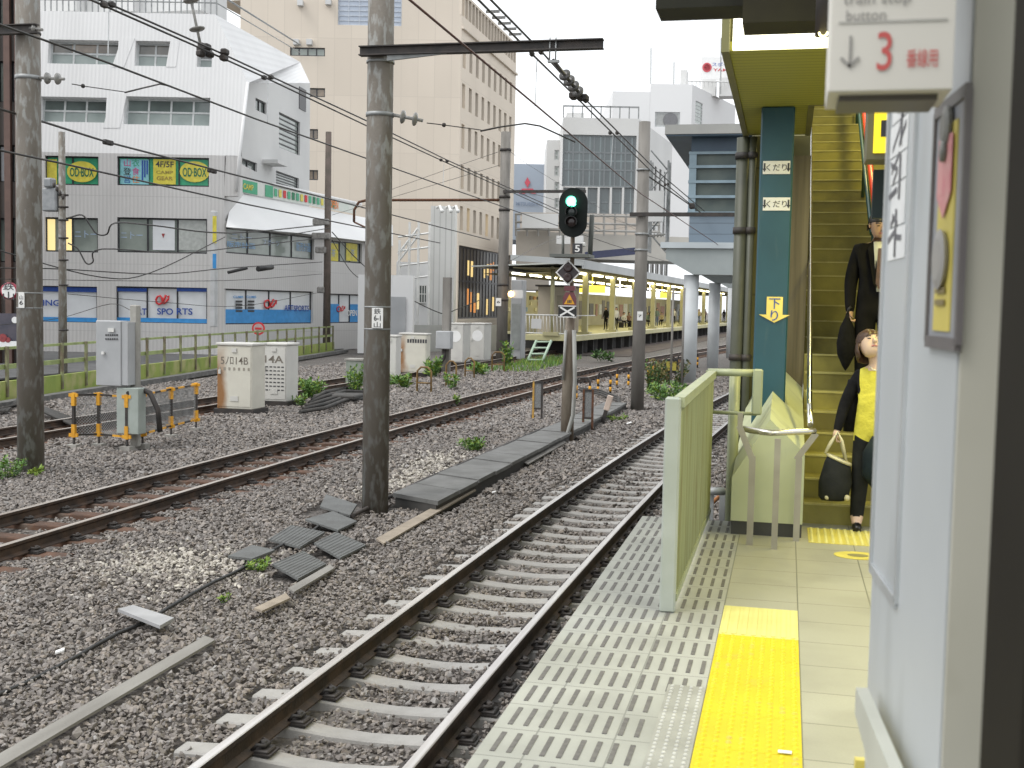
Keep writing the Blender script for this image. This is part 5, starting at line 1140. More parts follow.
while s < gL:
    q = g0+gd*s-gn*.08; b = MB(); b.box(q+UP*(-.3), (.07,.07,1.3)); b.build('post', pm('fence_post', (.22,.24,.12), (.14,.11,.07), 4, .7), gf); s += 1.5
b = MB(); b.box((g0+g1)/2+gn*.4+UP*-.95, (gL,.5,.5), U=gd, V=gn); single(b, 'kerb_wall', CONC, 'low concrete street edge behind the mossy green fence', 'wall')
# dark line kerb of the farthest track
b = MB(); k0, k1 = g0-gn*.7, g1-gn*.7; b.box((k0+k1)/2+UP*-1.02, (gL,.3,.16), U=gd, V=gn); single(b, 'track_edge_curb', CONCD, 'dark low curb between the farthest track and the green fence', 'curb')
grass_z = 0
# ================================================================== BUILDINGS
mb = MB(); mb.prism([(-24.9,20,-1.05),(-120,20,-1.05),(-120,300,-1.05),(-34,300,-1.05),(-25.,62,-1.05)], (0,0,-.05)); tag(mb.build('street', pm('asphalt', (.10,.10,.10), (.07,.07,.07), 2, .85, bump=.1)), kind='structure')
class Fac:
    """a vertical (or leaning) facade plane: pixel -> (u, v) in metres, built with real openings"""
    def __init__(s, p0, U, V=UP):
        s.p0 = Vector(p0); s.U = U.normalized(); s.V = V.normalized(); s.N = s.U.cross(s.V).normalized()
        if s.N.dot(CAM-s.p0) < 0: s.N = -s.N
    def uv(s, px, py): q = Pl(px, py, s.p0, s.N)-s.p0; return q.dot(s.U), q.dot(s.V)
    def at(s, u, v, o=0.): return s.p0+s.U*u+s.V*v+s.N*o
    def rect(s, x0, y0, x1, y1):
        a, b, c, d = s.uv(x0,y0), s.uv(x1,y0), s.uv(x0,y1), s.uv(x1,y1)
        us = sorted([(a[0]+c[0])/2, (b[0]+d[0])/2]); vs = sorted([(a[1]+b[1])/2, (c[1]+d[1])/2]); return us[0], us[1], vs[0], vs[1]
    def wall(s, mb, u0, u1, v0, v1, holes, depth, thick):
        us = sorted({u0,u1}|{min(max(h[i],u0),u1) for h in holes for i in (0,1)}); vs = sorted({v0,v1}|{min(max(h[i],v0),v1) for h in holes for i in (2,3)})
        for i in range(len(us)-1):
            for j in range(len(vs)-1):
                cu, cv = (us[i]+us[i+1])/2, (vs[j]+vs[j+1])/2
                if any(h[0] < cu < h[1] and h[2] < cv < h[3] for h in holes): continue
                mb.quad(s.at(us[i],vs[j]), s.at(us[i+1],vs[j]), s.at(us[i+1],vs[j+1]), s.at(us[i],vs[j+1]))
        for a, b, c, d in holes:
            p = [(a,c),(b,c),(b,d),(a,d)]
            for k in range(4): q, r = p[k], p[(k+1) % 4]; mb.quad(s.at(*q), s.at(*r), s.at(*r,-depth), s.at(*q,-depth))
        if thick:
            c = [(u0,v0),(u1,v0),(u1,v1),(u0,v1)]
            for k in range(4): q, r = c[k], c[(k+1) % 4]; mb.quad(s.at(*q), s.at(*r), s.at(*r,-thick), s.at(*q,-thick))
            mb.quad(*[s.at(u,v,-thick) for u, v in c])
    def box(s, mb, u0, u1, v0, v1, o0, o1): mb.box(s.at((u0+u1)/2,(v0+v1)/2,(o0+o1)/2), (u1-u0, v1-v0, abs(o1-o0)), U=s.U, V=s.V, N=s.N)
    def window(s, parent, h, nv=1, nh=0, frame=None, pane=None, depth=.2, fw=.07, lit=None, hs=None):
        u0, u1, v0, v1 = h; b = MB(); f = (-depth, -depth+.07)
        for a, c, d, e in ((u0,u0+fw,v0,v1),(u1-fw,u1,v0,v1),(u0+fw,u1-fw,v0,v0+fw),(u0+fw,u1-fw,v1-fw,v1)): s.box(b, a, c, d, e, *f)
        for k in range(1, nv): x = u0+(u1-u0)*k/nv; s.box(b, x-fw/2, x+fw/2, v0+fw, v1-fw, *f)
        for k in range(1, nh+1): z = v0+(v1-v0)*(hs or k/(nh+1)); s.box(b, u0+fw, u1-fw, z-fw/2, z+fw/2, f[0]-.003, f[1]+.003)
        w_ = b.build('window', frame or FRAMEW, parent); b = MB(); b.quad(s.at(u0,v0,-depth+.02), s.at(u1,v0,-depth+.02), s.at(u1,v1,-depth+.02), s.at(u0,v1,-depth+.02)); b.build('pane', pane or GLASS, w_); return w_
    def flat(s, parent, name, h, o, mat, th=.03): b = MB(); s.box(b, *h, o, o+th); return b.build(name, mat, parent)
    def text(s, parent, t, px, py, w=None, h=None, o=.05, mat=None, sc=None):
        """w, h in pixels at the facade"""
        u, v = s.uv(px, py); a = s.uv(px+1, py); k = abs(a[0]-u); a = s.uv(px, py+1); kh = abs(a[1]-v)
        b = MB(); b.txt(t, s.at(u, v, o), s.U, s.V, w=w*k if w else None, h=h*kh if h else None); return b.build('lettering', mat or TEXTD, parent)
# ---- A: white office building with leaning upper storeys
DA = 58.
cA_ = Pd(224, 300, DA); cA_.z = -1.1
RIBL = panel('ribbed_grey_tile', (.58,.57,.56), (.52,.51,.50), RGT, 0, 3.3, lw=.03, line=.8, rough=.7, rib=.25, ribs=5.3, scale=.25, dirt=.3, ds=.6, dst=(1,1,.15), dc=.65)
WHT = panel('white_ribbed_wall', (.75,.75,.75), (.70,.70,.70), RGT, 0, 0, lw=.03, rough=.6, rib=.16, ribs=5.3, scale=.2, dirt=.2, ds=.6, dst=(1,1,.15), dc=.7)
WHS = pm('white_smooth_wall', (.74,.74,.735), (.68,.68,.68), .35, .6, bump=.05)
PLN = pm('pale_plaster', (.60,.60,.59), (.53,.53,.525), .3, .75, bump=.1)
A = thing('office_building', 'white office building with leaning top storeys and sports shop window signs', 'building', cA_)
fL = Fac(cA_, RGT)
LE = fL.uv(-60, 300)[0]
zt_ = fL.uv(150,154)[1]
holesL = {}
def HL(k, *r): holesL[k] = fL.rect(*r); return holesL[k]
for k, r in dict(g0=(20,157,58,187), g1=(45,156,98.5,185), g2=(117,157,209,186), c0=(20,216,38,252), c1=(45,217.5,98,252), c2=(117,218,207,253), s1=(20,286,97,322), s2=(116,287,207,323), d1=(140,355,205,364)).items():
    if k != 'g0' and k != 'c0': HL(k, *r)
b = MB(); fL.wall(b, LE, 0, 0, zt_, list(holesL.values()), .25, 14); b.build('lower_wall', RIBL, A)
FB = [FRAMED]
GRN = pm('green_film', (.05,.36,.19), (.04,.30,.16), 3, .4); YFILM = pm('yellow_film', (.66,.58,.08), None, 5, .4); CYAN = pm('cyan_film', (.25,.55,.60), None, 5, .4); ORN = pm('orange_film', (.75,.22,.04), None, 5, .4); PINK = pm('magenta_film', (.55,.08,.25), None, 5, .4)
WFILM = pm('white_film', (.68,.70,.72), (.62,.64,.66), 2, .3)
def rr_(f, x0, y0, x1, y1): return f.rect(x0, y0, x1, y1)
w1 = fL.window(A, holesL['g1'], 2, 0, FRAMED, GRN)
w2 = fL.window(A, holesL['g2'], 3, 0, FRAMED, GRN)
def ell(f, parent, px, py, rx, ry, mat, o=-.12):
    u, v = f.uv(px, py); u2 = f.uv(px+rx, py)[0]; v2 = f.uv(px, py+ry)[1]; n = 24
    b = MB(); b.prism([f.at(u+(u2-u)*math.cos(2*PI*k/n), v+(v2-v)*math.sin(2*PI*k/n), o) for k in range(n)], f.N*.01); return b.build('film', mat, parent)
for x in (81, 194): ell(fL, w1 if x < 100 else w2, x, 171.5, 15, 10.5, YFILM); fL.text(w1 if x < 100 else w2, 'OD·BOX', x, 172, w=24, h=9, o=-.10, mat=pm('deep_green', (.02,.15,.08), None))
fL.flat(w1, 'film', rr_(fL, 46,159,56,184), -.13, YFILM, .01)
fL.flat(w2, 'film', rr_(fL, 119.5,159,148,184), -.13, CYAN, .01); fL.flat(w2, 'film', rr_(fL, 152.5,159,175,184), -.13, YFILM, .01)
for i, (t, x, y, m) in enumerate((('衣',135,162.5,GRN),('登',126.5,171,TEXTD),('食',135,171,PINK),('営',126.5,179,BLUEP),('住',135,179,ORN),('山',126.5,162.5,PINK))): fL.text(w2, t, x, y, h=7.5, o=-.11, mat=m)
for i in range(3): b = MB(); fL.box(b, *rr_(fL, 141+i*2.4,160,142.4+i*2.4,180-i*3), -.11, -.105); b.build('small_lettering', BLUEP, w2)
fL.text(w2, '4F/5F', 164, 164, w=18, h=6, o=-.11); fL.text(w2, 'CAMP', 164, 172, w=17, h=3.2, o=-.11, mat=pm('film_brown', (.35,.28,.06), None)); fL.text(w2, 'GEAR', 164, 178, w=16, h=4, o=-.11, mat=pm('film_brown2', (.35,.25,.06), None))
LITY = emit('lit_window_yellow', (1,.78,.35), .55)
w3 = fL.window(A, holesL['c1'], 2, 0, FRAMED, GLASSL); fL.flat(w3, 'lit_blind', rr_(fL, 46,219,54,250), -.15, LITY, .01); fL.flat(w3, 'lit_blind', rr_(fL, 60,219,71,250), -.15, LITY, .01)
w4 = fL.window(A, holesL['c2'], 3, 0, FRAMED, GLASSL); fL.flat(w4, 'blind', rr_(fL, 152,220,174,250), -.14, WFILM, .01); fL.flat(w4, 'blind', rr_(fL, 178,220,206,250), -.15, pm('grey_blind', (.44,.46,.44), None), .01)
PB = pm('pale_blue_lettering', (.35,.45,.60), None, 4, .5)
fL.text(w3, 'ニトー', 85, 234, w=22, h=7, o=-.10, mat=PB); fL.text(w4, 'ニトー', 131, 235, w=22, h=7, o=-.10, mat=PB); b = MB(); u, v = fL.uv(162.5,235.5); b.prism([fL.at(u-.08,v+.1,-.125), fL.at(u+.08,v+.1,-.125), fL.at(u,v-.12,-.125)], fL.N*.01); b.build('red_mark', pm('dark_red', (.3,.04,.04), None), w4)
def sport(f, hole, parent, splits, xl, xr, yt_, yb_, wm=WFILM):
    w_ = f.window(parent, hole, splits, 0, FRAMED, WFILM); sm = 1
    f.flat(w_, 'blue_band', rr_(f, xl, yb_-4.8, xr, yb_-.6), -.13, SKYB, .012); return w_
def alpha(f, parent, px, py, s, mat, o=-.09):
    def P(x, y): u, v = f.uv(px+x*s, py+y*s); return f.at(u, v, o)
    b = MB(); pts = [P(.95,-.9), P(.62,-.1), P(.25,.55), P(-.3,.8), P(-.72,.5), P(-.8,-.1), P(-.55,-.6), P(-.05,-.75), P(.25,-.35), P(.35,.3), P(.6,.62), P(1.0,.35), P(1.3,-.2)]
    b.tube(pts, s*.0092*f.scale, 6); b.prism([P(1.1,-.75), P(1.62,-.8), P(1.5,.1)], f.N*.02); return b.build('red_emblem', mat, parent)
fL.scale = 1.0
w5 = sport(fL, holesL['s1'], A, 2, 20, 96.5, 286, 322); fL.flat(w5, 'navy_band', rr_(fL, 20,287,97,291.5), -.13, BLUEP, .012); fL.text(w5, 'RUNNING', 36, 302.5, w=46, h=6, o=-.10, mat=BLUEP)
w6 = sport(fL, holesL['s2'], A, 3, 116.5, 206.5, 287, 323); fL.flat(w6, 'navy_band', rr_(fL, 116.5,288,146,291.5), -.13, BLUEP, .012); fL.flat(w6, 'navy_band', rr_(fL, 176,288,206,291.5), -.13, BLUEP, .012)
fL.text(w6, 'ART', 138.5, 311.5, w=15, h=6.5, o=-.10, mat=BLUEP); fL.text(w6, 'SPO', 164.5, 311.5, w=16, h=6.5, o=-.10, mat=BLUEP); fL.text(w6, 'RTS', 184, 311.5, w=16, h=6.5, o=-.10, mat=BLUEP); alpha(fL, w6, 160, 300, 5.6, REDP)
b = MB(); d1 = holesL['d1']; b.quad(*[fL.at(u,v,-.24) for u, v in ((d1[0],d1[2]),(d1[1],d1[2]),(d1[1],d1[3]),(d1[0],d1[3]))]); b.build('vent', DARK, A)
# leaning upper storeys
lean = Vector((0,0,1)) - FWD*-.17; top0 = cA_+UP*zt_
fU = Fac(top0, RGT, (UP+FWD*.16).normalized())
vt = fU.uv(150,13)[1]; ur0, ur1 = fU.uv(226,154)[0], fU.uv(215,17)[0]
holesU = {k: fU.rect(*r) for k, r in dict(a1=(40,97,106,122), a2=(124,97,214,125), b0=(48,40,118,64), b2=(135,41,172,66), b3=(197,48,212,67)).items()}
b = MB(); uW = min(ur0, ur1)-.05; fU.wall(b, LE, uW, 0, vt, list(holesU.values()), .45, 0)
b.quad(fU.at(uW,0), fU.at(ur0,0), fU.at(ur1,vt), fU.at(uW,vt))
bk = 12; b.quad(fU.at(LE,vt), fU.at(ur1,vt), fU.at(ur1,vt)+FWD*bk, fU.at(LE,vt)+FWD*bk); b.build('upper_wall', WHT, A)
PAN = [pm('pane_curtain', (.16,.15,.13), (.07,.075,.07), .8, .1, spec=.8), pm('pane_sea', (.16,.20,.19), (.09,.11,.105), .5, .08, spec=.8)]
for k, nv in (('a1',3),('a2',4),('b0',3),('b2',2),('b3',1)):
    h = holesU[k]; w_ = fU.window(A, h, nv, 1, FRAMEW, PAN[0] if k[0] == 'b' else PAN[1], depth=.42, fw=.09, hs=.52)
    fU.flat(w_, 'lower_panel', (h[0]+.06, h[1]-.06, h[2]+.06, h[2]+(h[3]-h[2])*.5), -.385, pm('frosted_green_panel', (.28,.32,.31), (.22,.26,.25), 1, .25), .01)
fU.flat(holesU and A, 'curtain', rr_(fU, 69,42,105,50), -.39, CURT, .01)
# slanted piers between the windows
for (x0_, x1_, x2_, x3_, y0_, y1_) in ((122,135,112,124,38,67),(112,127,103,120,93,128),(171,180,166,176,38,67)):
    P = [fU.at(*fU.uv(x, y), .02) for x, y in ((x0_,y0_),(x1_,y0_),(x3_,y1_),(x2_,y1_))]; b = MB(); b.prism(P, -fU.N*.5); b.build('slanted_pier', WHT, A)
# right-hand facade
dr_ = ray(1000, 309); dr_ = Vector((dr_.x, dr_.y, 0)).normalized()
fR = Fac(cA_, dr_); fR.scale = 1.0
RIBR = panel('ribbed_grey_tile_side', (.60,.59,.58), (.54,.53,.52), dr_, 0, 3.3, lw=.03, line=.8, rough=.7, rib=.2, ribs=5.3, scale=.25)
uR = fR.uv(388, 300)[0]; vB = fR.uv(300, 190)[1]; vtopR = fR.uv(226,188)[1]
hR = {}
def RQ(x0, yt0, x1, yt1, yb0, yb1):   # window quad whose edges converge
    a, b_, c, d = fR.uv(x0,yt0), fR.uv(x1,yt1), fR.uv(x0,yb0), fR.uv(x1,yb1); return ((a[0]+c[0])/2, (b_[0]+d[0])/2, (c[1]+d[1])/2, (a[1]+b_[1])/2)
hR['c'] = RQ(226,228,314,236,254,259); hR['c2'] = RQ(331,241,362,243,261,264); hR['s'] = RQ(224,288,313,292,324,324); hR['s2'] = RQ(330,293,362,295,323,323)
vtopR = max(hR['c'][3], hR['c2'][3])+.3
b = MB(); fR.wall(b, 0, uR, 0, vtopR, list(hR.values()), .25, 0); b.build('side_wall', RIBR, A)
wc = fR.window(A, hR['c'], 4, 0, FRAMED, GLASSL); wd = fR.window(A, hR['c2'], 3, 0, FRAMED, GLASSL)
fR.text(wc, 'ニトー', 243.5, 237, w=20, h=6, o=-.1, mat=PB); fR.text(wc, '販売計画', 243, 245, w=28, h=6, o=-.1, mat=pm('mid_blue_lettering', (.2,.38,.62), None)); fR.text(wc, 'スポーツ', 273, 242.5, w=16, h=6, o=-.1, mat=PB); fR.text(wc, '販売計画', 305, 247, w=14, h=9, o=-.1, mat=pm('mid_blue_lettering2', (.2,.38,.62), None))
for x in (334, 353): fR.flat(wd, 'yellow_film', RQ(x-5 if x > 340 else x-2, 243, x+6, 244, 260, 262), -.13, YFILM, .01); fR.text(wd, '茶', x+1, 253, h=8, o=-.1, mat=PB)
w7 = fR.window(A, hR['s'], 4, 0, FRAMED, WFILM); h = hR['s']; fR.flat(w7, 'blue_band', (h[0]+.05,h[1]-.05,h[2]+.06,h[2]+.75), -.13, SKYB, .012)
alpha(fR, w7, 270, 304, 5.2, REDP); fR.text(w7, 'ART', 290.5, 308, w=9, h=6, o=-.1, mat=BLUEP); fR.text(w7, 'SPORTS', 303, 308.5, w=15, h=6, o=-.1, mat=BLUEP)
for i in range(2):
    for j in range(4): b = MB(); u, v = fR.uv(241+i*12, 301.5+j*3.2); fR.box(b, u-.28, u+.28, v-.05, v+.05, -.12, -.11); b.build('small_lettering', TEXTD, w7)
    fR.text(w7, 'CLIMB', 240+i*13, 297, w=10, h=2.4, o=-.1, mat=SKYB)
w8 = fR.window(A, hR['s2'], 3, 0, FRAMED, WFILM); h = hR['s2']; m1, m2 = h[0]+(h[1]-h[0])*.34, h[0]+(h[1]-h[0])*.66
fR.flat(w8, 'blue_film', (h[0]+.05,m1-.05,h[2]+.05,h[2]+(h[3]-h[2])*.65), -.13, SKYB, .012); fR.flat(w8, 'blue_film', (m2+.05,h[1]-.05,h[2]+.05,h[2]+(h[3]-h[2])*.65), -.13, SKYB, .012); alpha(fR, w8, 341, 309, 3.4, REDP); fR.text(w8, 'OPEN', 353.5, 313, w=10, h=6, o=-.1, mat=WHITEP)
# projecting white band above the side windows, with the banner railing on it
bt = [fR.uv(x, y) for x, y in ((232,193),(300,203),(366,219))]; bb_ = [fR.uv(x, y) for x, y in ((226,226),(300,232),(366,241))]
b = MB(); bq = lambda x, y, o: Pl(x, y, fR.p0+fR.N*o, fR.N); P = [bq(226,227,.5), bq(300,233,.5), bq(388,244,.5), bq(388,222,-1.6), bq(300,205,-1.6), bq(233,192,-1.6)]
b.add(P+[p+FWD*3 for p in P], [(0,1,4,5),(1,2,3,4),(5,4,10,11),(4,3,9,10),(0,6,7,1),(1,7,8,2),(0,5,11,6),(2,8,9,3)]); b.build('white_band', WHS, A)
vbn = bb_[0][1]+3.1
BN = pm('pale_banner', (.62,.64,.6), (.55,.6,.55), 2, .5); b = MB(); NB_ = fR.N; BL0, BL1, BT0, BT1 = bq(238,192,-1.5), bq(356,214,-1.5), bq(238,178,-1.5), bq(356,204,-1.5); bnp = lambda s, t, o=0.: BL0.lerp(BL1, s).lerp(BT0.lerp(BT1, s), t)+NB_*o; b.prism([bnp(0,0),bnp(1,0),bnp(1,1),bnp(0,1)], -NB_*.06); bn_ = b.build('banner', BN, A)
b = MB(); b.tube([bnp(.25,1.08),bnp(1.05,1.08)], .1, 6); b.build('banner_rail', WHS, bn_)
mats5 = [GRN, YFILM, REDP, GRN, pm('dark_green_film', (.03,.2,.1), None)]
for i in range(15): b = MB(); s_ = .27+.5*i/14; b.prism([bnp(s_,.2,.03),bnp(s_+.022,.2,.03),bnp(s_+.022,.8,.03),bnp(s_,.8,.03)], NB_*.01); b.build('banner_lettering', mats5[i % 5], bn_)
b = MB(); b.prism([bnp(0,.05,.02),bnp(.14,.05,.02),bnp(.14,.95,.02),bnp(0,.95,.02)], NB_*.01); b.prism([bnp(.20,.05,.02),bnp(.26,.05,.02),bnp(.26,.95,.02),bnp(.20,.95,.02)], NB_*.01); gs_ = b.build('green_film', GRN, bn_)
b = MB(); dB = (BL1-BL0).normalized(); b.txt('OPEN', bnp(.78,.5,.05), dB, UP, h=.5, w=1.0); b.build('banner_lettering', ORN, bn_); b = MB(); b.txt('CAMP', bnp(.07,.5,.05), dB, UP, h=.3, w=.9); b.build('banner_lettering', YFILM, gs_)
# tower block behind the band
dt_ = ray(670, 309); dt_ = Vector((dt_.x, dt_.y, 0)).normalized(); fT = Fac(fR.at(0,0,-.8), dt_); ut0, ut1 = fT.uv(246,120)[0], fT.uv(310,120)[0]; vt0, vt1 = vtopR-3, fT.uv(248,83)[1]
hT = {k: ((lambda a, b_, c, d: ((a[0]+c[0])/2, (b_[0]+d[0])/2, (c[1]+d[1])/2, (a[1]+b_[1])/2))(*[fT.uv(x, y) for x, y in q])) for k, q in dict(g1=((279,112),(300,122),(279,147),(300,156)), g2=((276,171),(299,178),(276,192),(299,195)), s1=((256,99),(267,102),(255,110),(266,114)), s3=((242,158),(257,163),(241,167),(257,172))).items()}
b = MB(); fT.wall(b, ut0-.6, ut1, vt0, vt1, list(hT.values()), .2, 9); P = [Pl(x, y, fT.p0, fT.N) for x, y in ((248,83),(310,83))]; b.prism([P[0], P[1], fT.at(ut1, vt1)], -fT.N*3); b.build('tower_wall', PLN, A); b = MB(); u, v = fT.uv(302,100); fT.box(b, u-.6, u+.7, v-.6, v+.7, .0, .04); b.build('window', FRAMED, A)
for k, h in hT.items(): fT.window(A, h, 1 if k[0] == 'g' else 2, 6 if k[0] == 'g' else 0, FRAMED, GLASSL if k[0] == 'g' else GLASS, .18, .06)
b = MB(); P = [Pl(x, y, fT.p0, fT.N) for x, y in ((248,83),(310,83))]; R2 = [q+FWD*4.5 for q in (Pd(222,17,DA+7), Pd(287,47,DA+16))]
fq = lambda x, y: fU.at(*fU.uv(x, y)); lq = lambda x, y: fL.at(*fL.uv(x, y)); A1 = fq(248,83); T0 = fU.at(ur1,vt); b.add([T0, A1, P[1], R2[1], R2[0], P[0]], [(0,1,3),(1,5,3),(5,2,3),(0,3,4)])
B0 = fU.at(ur0,0); E0 = fU.at(fU.uv(240,154)[0],0); b.add([B0, E0, A1, T0], [(0,1,2,3)]); ct = MB(); ct.prism([B0-fL.N*.01, E0-fL.N*.01, lq(237,196)-fL.N*.01, lq(224,196)-fL.N*.01], -fL.N*.5); ct.build('corner_wall', RIBL, A); b.build('sloped_roof', WHT, A)
b = MB(); b.tube([A1+fU.N*.05, fq(240,154)+fU.N*.1, lq(237,192)+fL.N*.1], .08, 8); b.build('drainpipe', WHS, A)
b = MB(); u, v = fT.uv(267,163); fT.box(b, u-.8, u+.9, v-.1, v+.1, 0, .9); b.build('small_awning', PLN, A)
# roof railing and rooftop plant
b = MB(); ra = [fU.at(LE,vt+.02), fU.at(ur1,vt+.02)]
for k in range(46): q = ra[0].lerp(ra[1], k/45)+FWD*.3; b.box(q+UP*.55, (.05,.05,1.1))
b.tube([ra[0]+FWD*.3+UP*1.1, ra[1]+FWD*.3+UP*1.1, R2[1]+UP*1.1], .05, 6); b.tube([ra[0]+FWD*.3+UP*.6, ra[1]+FWD*.3+UP*.6, R2[1]+UP*.6], .03, 6); b.build('roof_railing', GREY, A)
b = MB()
for px, w_, h_ in ((60,4,3),(125,3,2),(165,6,1.6)): q = Pd(px, 13, DA+9); b.box(q+UP*(h_/2-.3), (w_,3,h_))
b.build('roof_plant', PLN, A)
# thin vertical shop sign on the corner
vs_g = thing('vertical_sign', 'tall narrow white shop sign at the corner of the office building', 'sign', Pd(214,328,DA-.9)); b = MB(); q0, q1 = Pd(214.5,211,DA-.9), Pd(213.5,327,DA-.9); b.box((q0+q1)/2, (.26,.3,(q0-q1).length), bev=.03); b.build('case', pm('sign_grey_white', (.52,.53,.54), None, 2), vs_g)
b = MB(); b.box(q0-UP*.9+RGT*.05-FWD*.17, (.2,.02,1.3)); b.build('colour_strip', YFILM, vs_g); b = MB(); b.box(q0-UP*2.4+RGT*.05-FWD*.17, (.18,.02,.7)); b.build('blue_mark', SKYB, vs_g)
# low white annexe right of the building
q0, q1 = Pd(388,275,64), Pd(413,300,64); b = MB(); z0_ = -1.1
an = thing('annexe', 'low white annexe with a shutter beside the office building', 'building', Vector((q0.x,q0.y,z0_)))
qa = Pd(358,300,64); b.box(Vector(((qa.x+q1.x)/2, (qa.y+q1.y)/2, (q0.z-1.1)/2))+FWD*.5, ((q1-qa).dot(RGT), 1.0, q0.z+1.1), U=RGT, V=FWD); b.build('wall', WHS, an)
b = MB(); c = Pd(397,330,60.4); s0_, s1_ = Pd(386,335,63.9), Pd(406,297,63.9); b.box((s0_+s1_)/2, ((s1_-s0_).dot(RGT), .08, s1_.z-s0_.z), U=RGT, V=FWD); b.build('shutter', pm('shutter_grey', (.40,.41,.42), (.34,.35,.36), 1, .6), an)
# round red sign and poster at the far left, with the dark brown building
C_ = thing('brown_building', 'dark brown glass fronted building at the left edge of the view', 'building', Pd(-40,330,47))
fC = Fac(Pd(22,300,47.), RGT); BRN = pm('dark_brown_cladding', (.10,.085,.075), (.07,.06,.055), .6, .5); uc0 = fC.uv(-230,300)[0]; vbC, vtC = -6, fC.uv(0,-160)[1]
rows = [(61,102),(145,182),(218,262)]; hC = []
for a, c in rows:
    for x0_, x1_ in ((-42,-26),(-22,-5),(-2,6.5),(11,19)): hC.append(fC.rect(x0_, a, x1_, c))
for x0_, x1_ in ((-22,-5),(-2,6.5),(11,19)): hC.append(fC.rect(x0_, -10, x1_, 24))
b = MB(); fC.wall(b, uc0, .4, vbC, vtC, hC, .25, .5); b.build('wall', BRN, C_)
for i, h in enumerate(hC): fC.window(C_, h, 1, 0, FRAMED, GLASSL if i % 3 else WFILM, .2, .05)
b = MB()
for x in (9, -3.5, 20): u = fC.uv(x,100)[0]; fC.box(b, u-.12, u+.12, vbC, vtC, .01, .22)
b.build('mullion', pm('red_brown_mullion', (.12,.07,.055), None, 3, .5), C_)
rs = thing('round_sign', 'round white sign with a dark red rim and brush lettering at the left edge', 'sign', Pd(9,291,44)); q = Pd(9,291,44); b = MB(); r = (Pd(16.5,291,44)-Pd(9,291,44)).length
n_ = -FWD; b.lathe(q, [(r*1.15,-.12),(r*1.15,.0),(r*.95,.02),(.001,.02)], n_, 28); b.build('rim', pm('dark_red_rim', (.32,.03,.06), None, 4, .4), rs)
b = MB(); b.lathe(q+n_*.022, [(r*.92,0),(r*.92,.012),(.001,.012)], n_, 28); fc = b.build('face', WHITEP, rs); b = MB()
b.txt('鉄', q+n_*.05+UP*.18, RGT, UP, h=.3, w=.42); b.txt('山', q+n_*.05-UP*.18, RGT, UP, h=.3, w=.42); b.build('lettering', TEXTD, fc)
ps = thing('wall_poster', 'dark poster with red and white figures under the round sign', 'poster', Pd(6,345,44)); b = MB(); q0, q1 = Pd(-12,313,44), Pd(17,346,44); b.box((q0+q1)/2, ((q1-q0).dot(RGT),.06,q0.z-q1.z), U=RGT, V=FWD); b.build('sheet', pm('poster_dark', (.05,.05,.07), (.09,.08,.1), 2, .4), ps)
b = MB(); 
for px, py, rx, rz in ((3,338,.16,.22),(8,340,.1,.16)): b.lathe(Pd(px,py,43.9), [(rx,0),(rx,.02),(.001,.02)], n_, 12)
b.build('red_figure', pm('poster_red', (.30,.05,.05), (.2,.04,.05), 8), ps); b = MB(); b.lathe(Pd(15,320,43.88), [(.12,0),(.12,.02),(.001,.02)], n_, 12); b.box(Pd(6,344,43.9), (1.0,.02,.22), U=RGT, V=FWD); b.build('white_shape', WHITEP, ps)
# street things: no entry sign
ns_ = thing('round_road_sign', 'small round red road sign standing before the sports shop windows', 'sign', Pd(258.5,345,54)); q = Pd(258.5,328.5,54); b = MB(); b.cyl(Vector((q.x,q.y+.05,-1.1)), q+Vector((0,.05,0)), .03, 8); b.build('post', GREY, ns_); b = MB(); b.lathe(q, [(.3,0),(.3,.02),(.001,.02)], n_, 20); d_ = b.build('disc', REDP, ns_); b = MB(); b.lathe(q+n_*.021, [(.22,0),(.22,.01),(.001,.01)], n_, 20); b.build('disc_face', pm('pink_grey', (.5,.38,.38), None), d_); b = MB(); b.box(q+n_*.04, (.3,.02,.09), U=RGT, V=FWD); b.build('bar', REDP, d_)

# ---- B: big beige building
YB = 107.; cB_ = Py(457, 300, YB); cB_.z = -1.1
BE1 = panel('beige_panel_wall', (.66,.585,.495), (.61,.54,.455), RGT, 1.55, 5.2, lw=.06, line=.84, rough=.7, scale=.1, dirt=.3, ds=.35, dst=(1,1,.12), dc=.7)
BE2 = panel('beige_side_wall', (.66,.58,.485), (.61,.54,.45), (0,1,0), 0, 3.75, lw=.06, line=.85, rough=.7, scale=.1, dirt=.3, ds=.35, dst=(1,1,.12), dc=.7)
B = thing('beige_building', 'huge beige building with rows of narrow dark windows on its right side', 'building', cB_)
fB = Fac(cB_, RGT); fS = Fac(cB_, Vector((0,1,0)))
uL = fB.uv(240,100)[0]; vT = fB.uv(300,-160)[1]; hB = {k: fB.rect(*r) for k, r in dict(a=(338,-40,402,25.5), s1=(290,47.5,325,56), s2=(308,88,325,97), s3=(308,129,318,139), s4=(308,170,318,180)).items()}
b = MB(); fB.wall(b, uL, 0, 0, vT, list(hB.values()), .3, 22); b.build('front_wall', BE1, B)
LOUV = pm('blue_grey_louvre', (.42,.47,.55), (.36,.41,.49), .3, .5)
fB.window(B, hB['a'], 6, 12, pm('louvre_frame', (.48,.52,.58), None), LOUV, .25, .1)
for k in ('s1','s2','s3','s4'): fB.window(B, hB[k], 4 if k == 's1' else 2, 0, FRAMED, GLASSL if k == 's1' else CURT, .25, .1)
for px, py in ((301,4),(329,3),(297,43),(310,43)): q = fB.at(*fB.uv(px,py)); b = MB(); b.box(q+fB.N*.3, (.5,.6,.5), U=fB.U, V=fB.N); b.build('vent_hood', PLN, B)
uE = fS.uv(514.5,150)[0]; vTS = fS.uv(514.5,42)[1]
cols = 9; hS = []
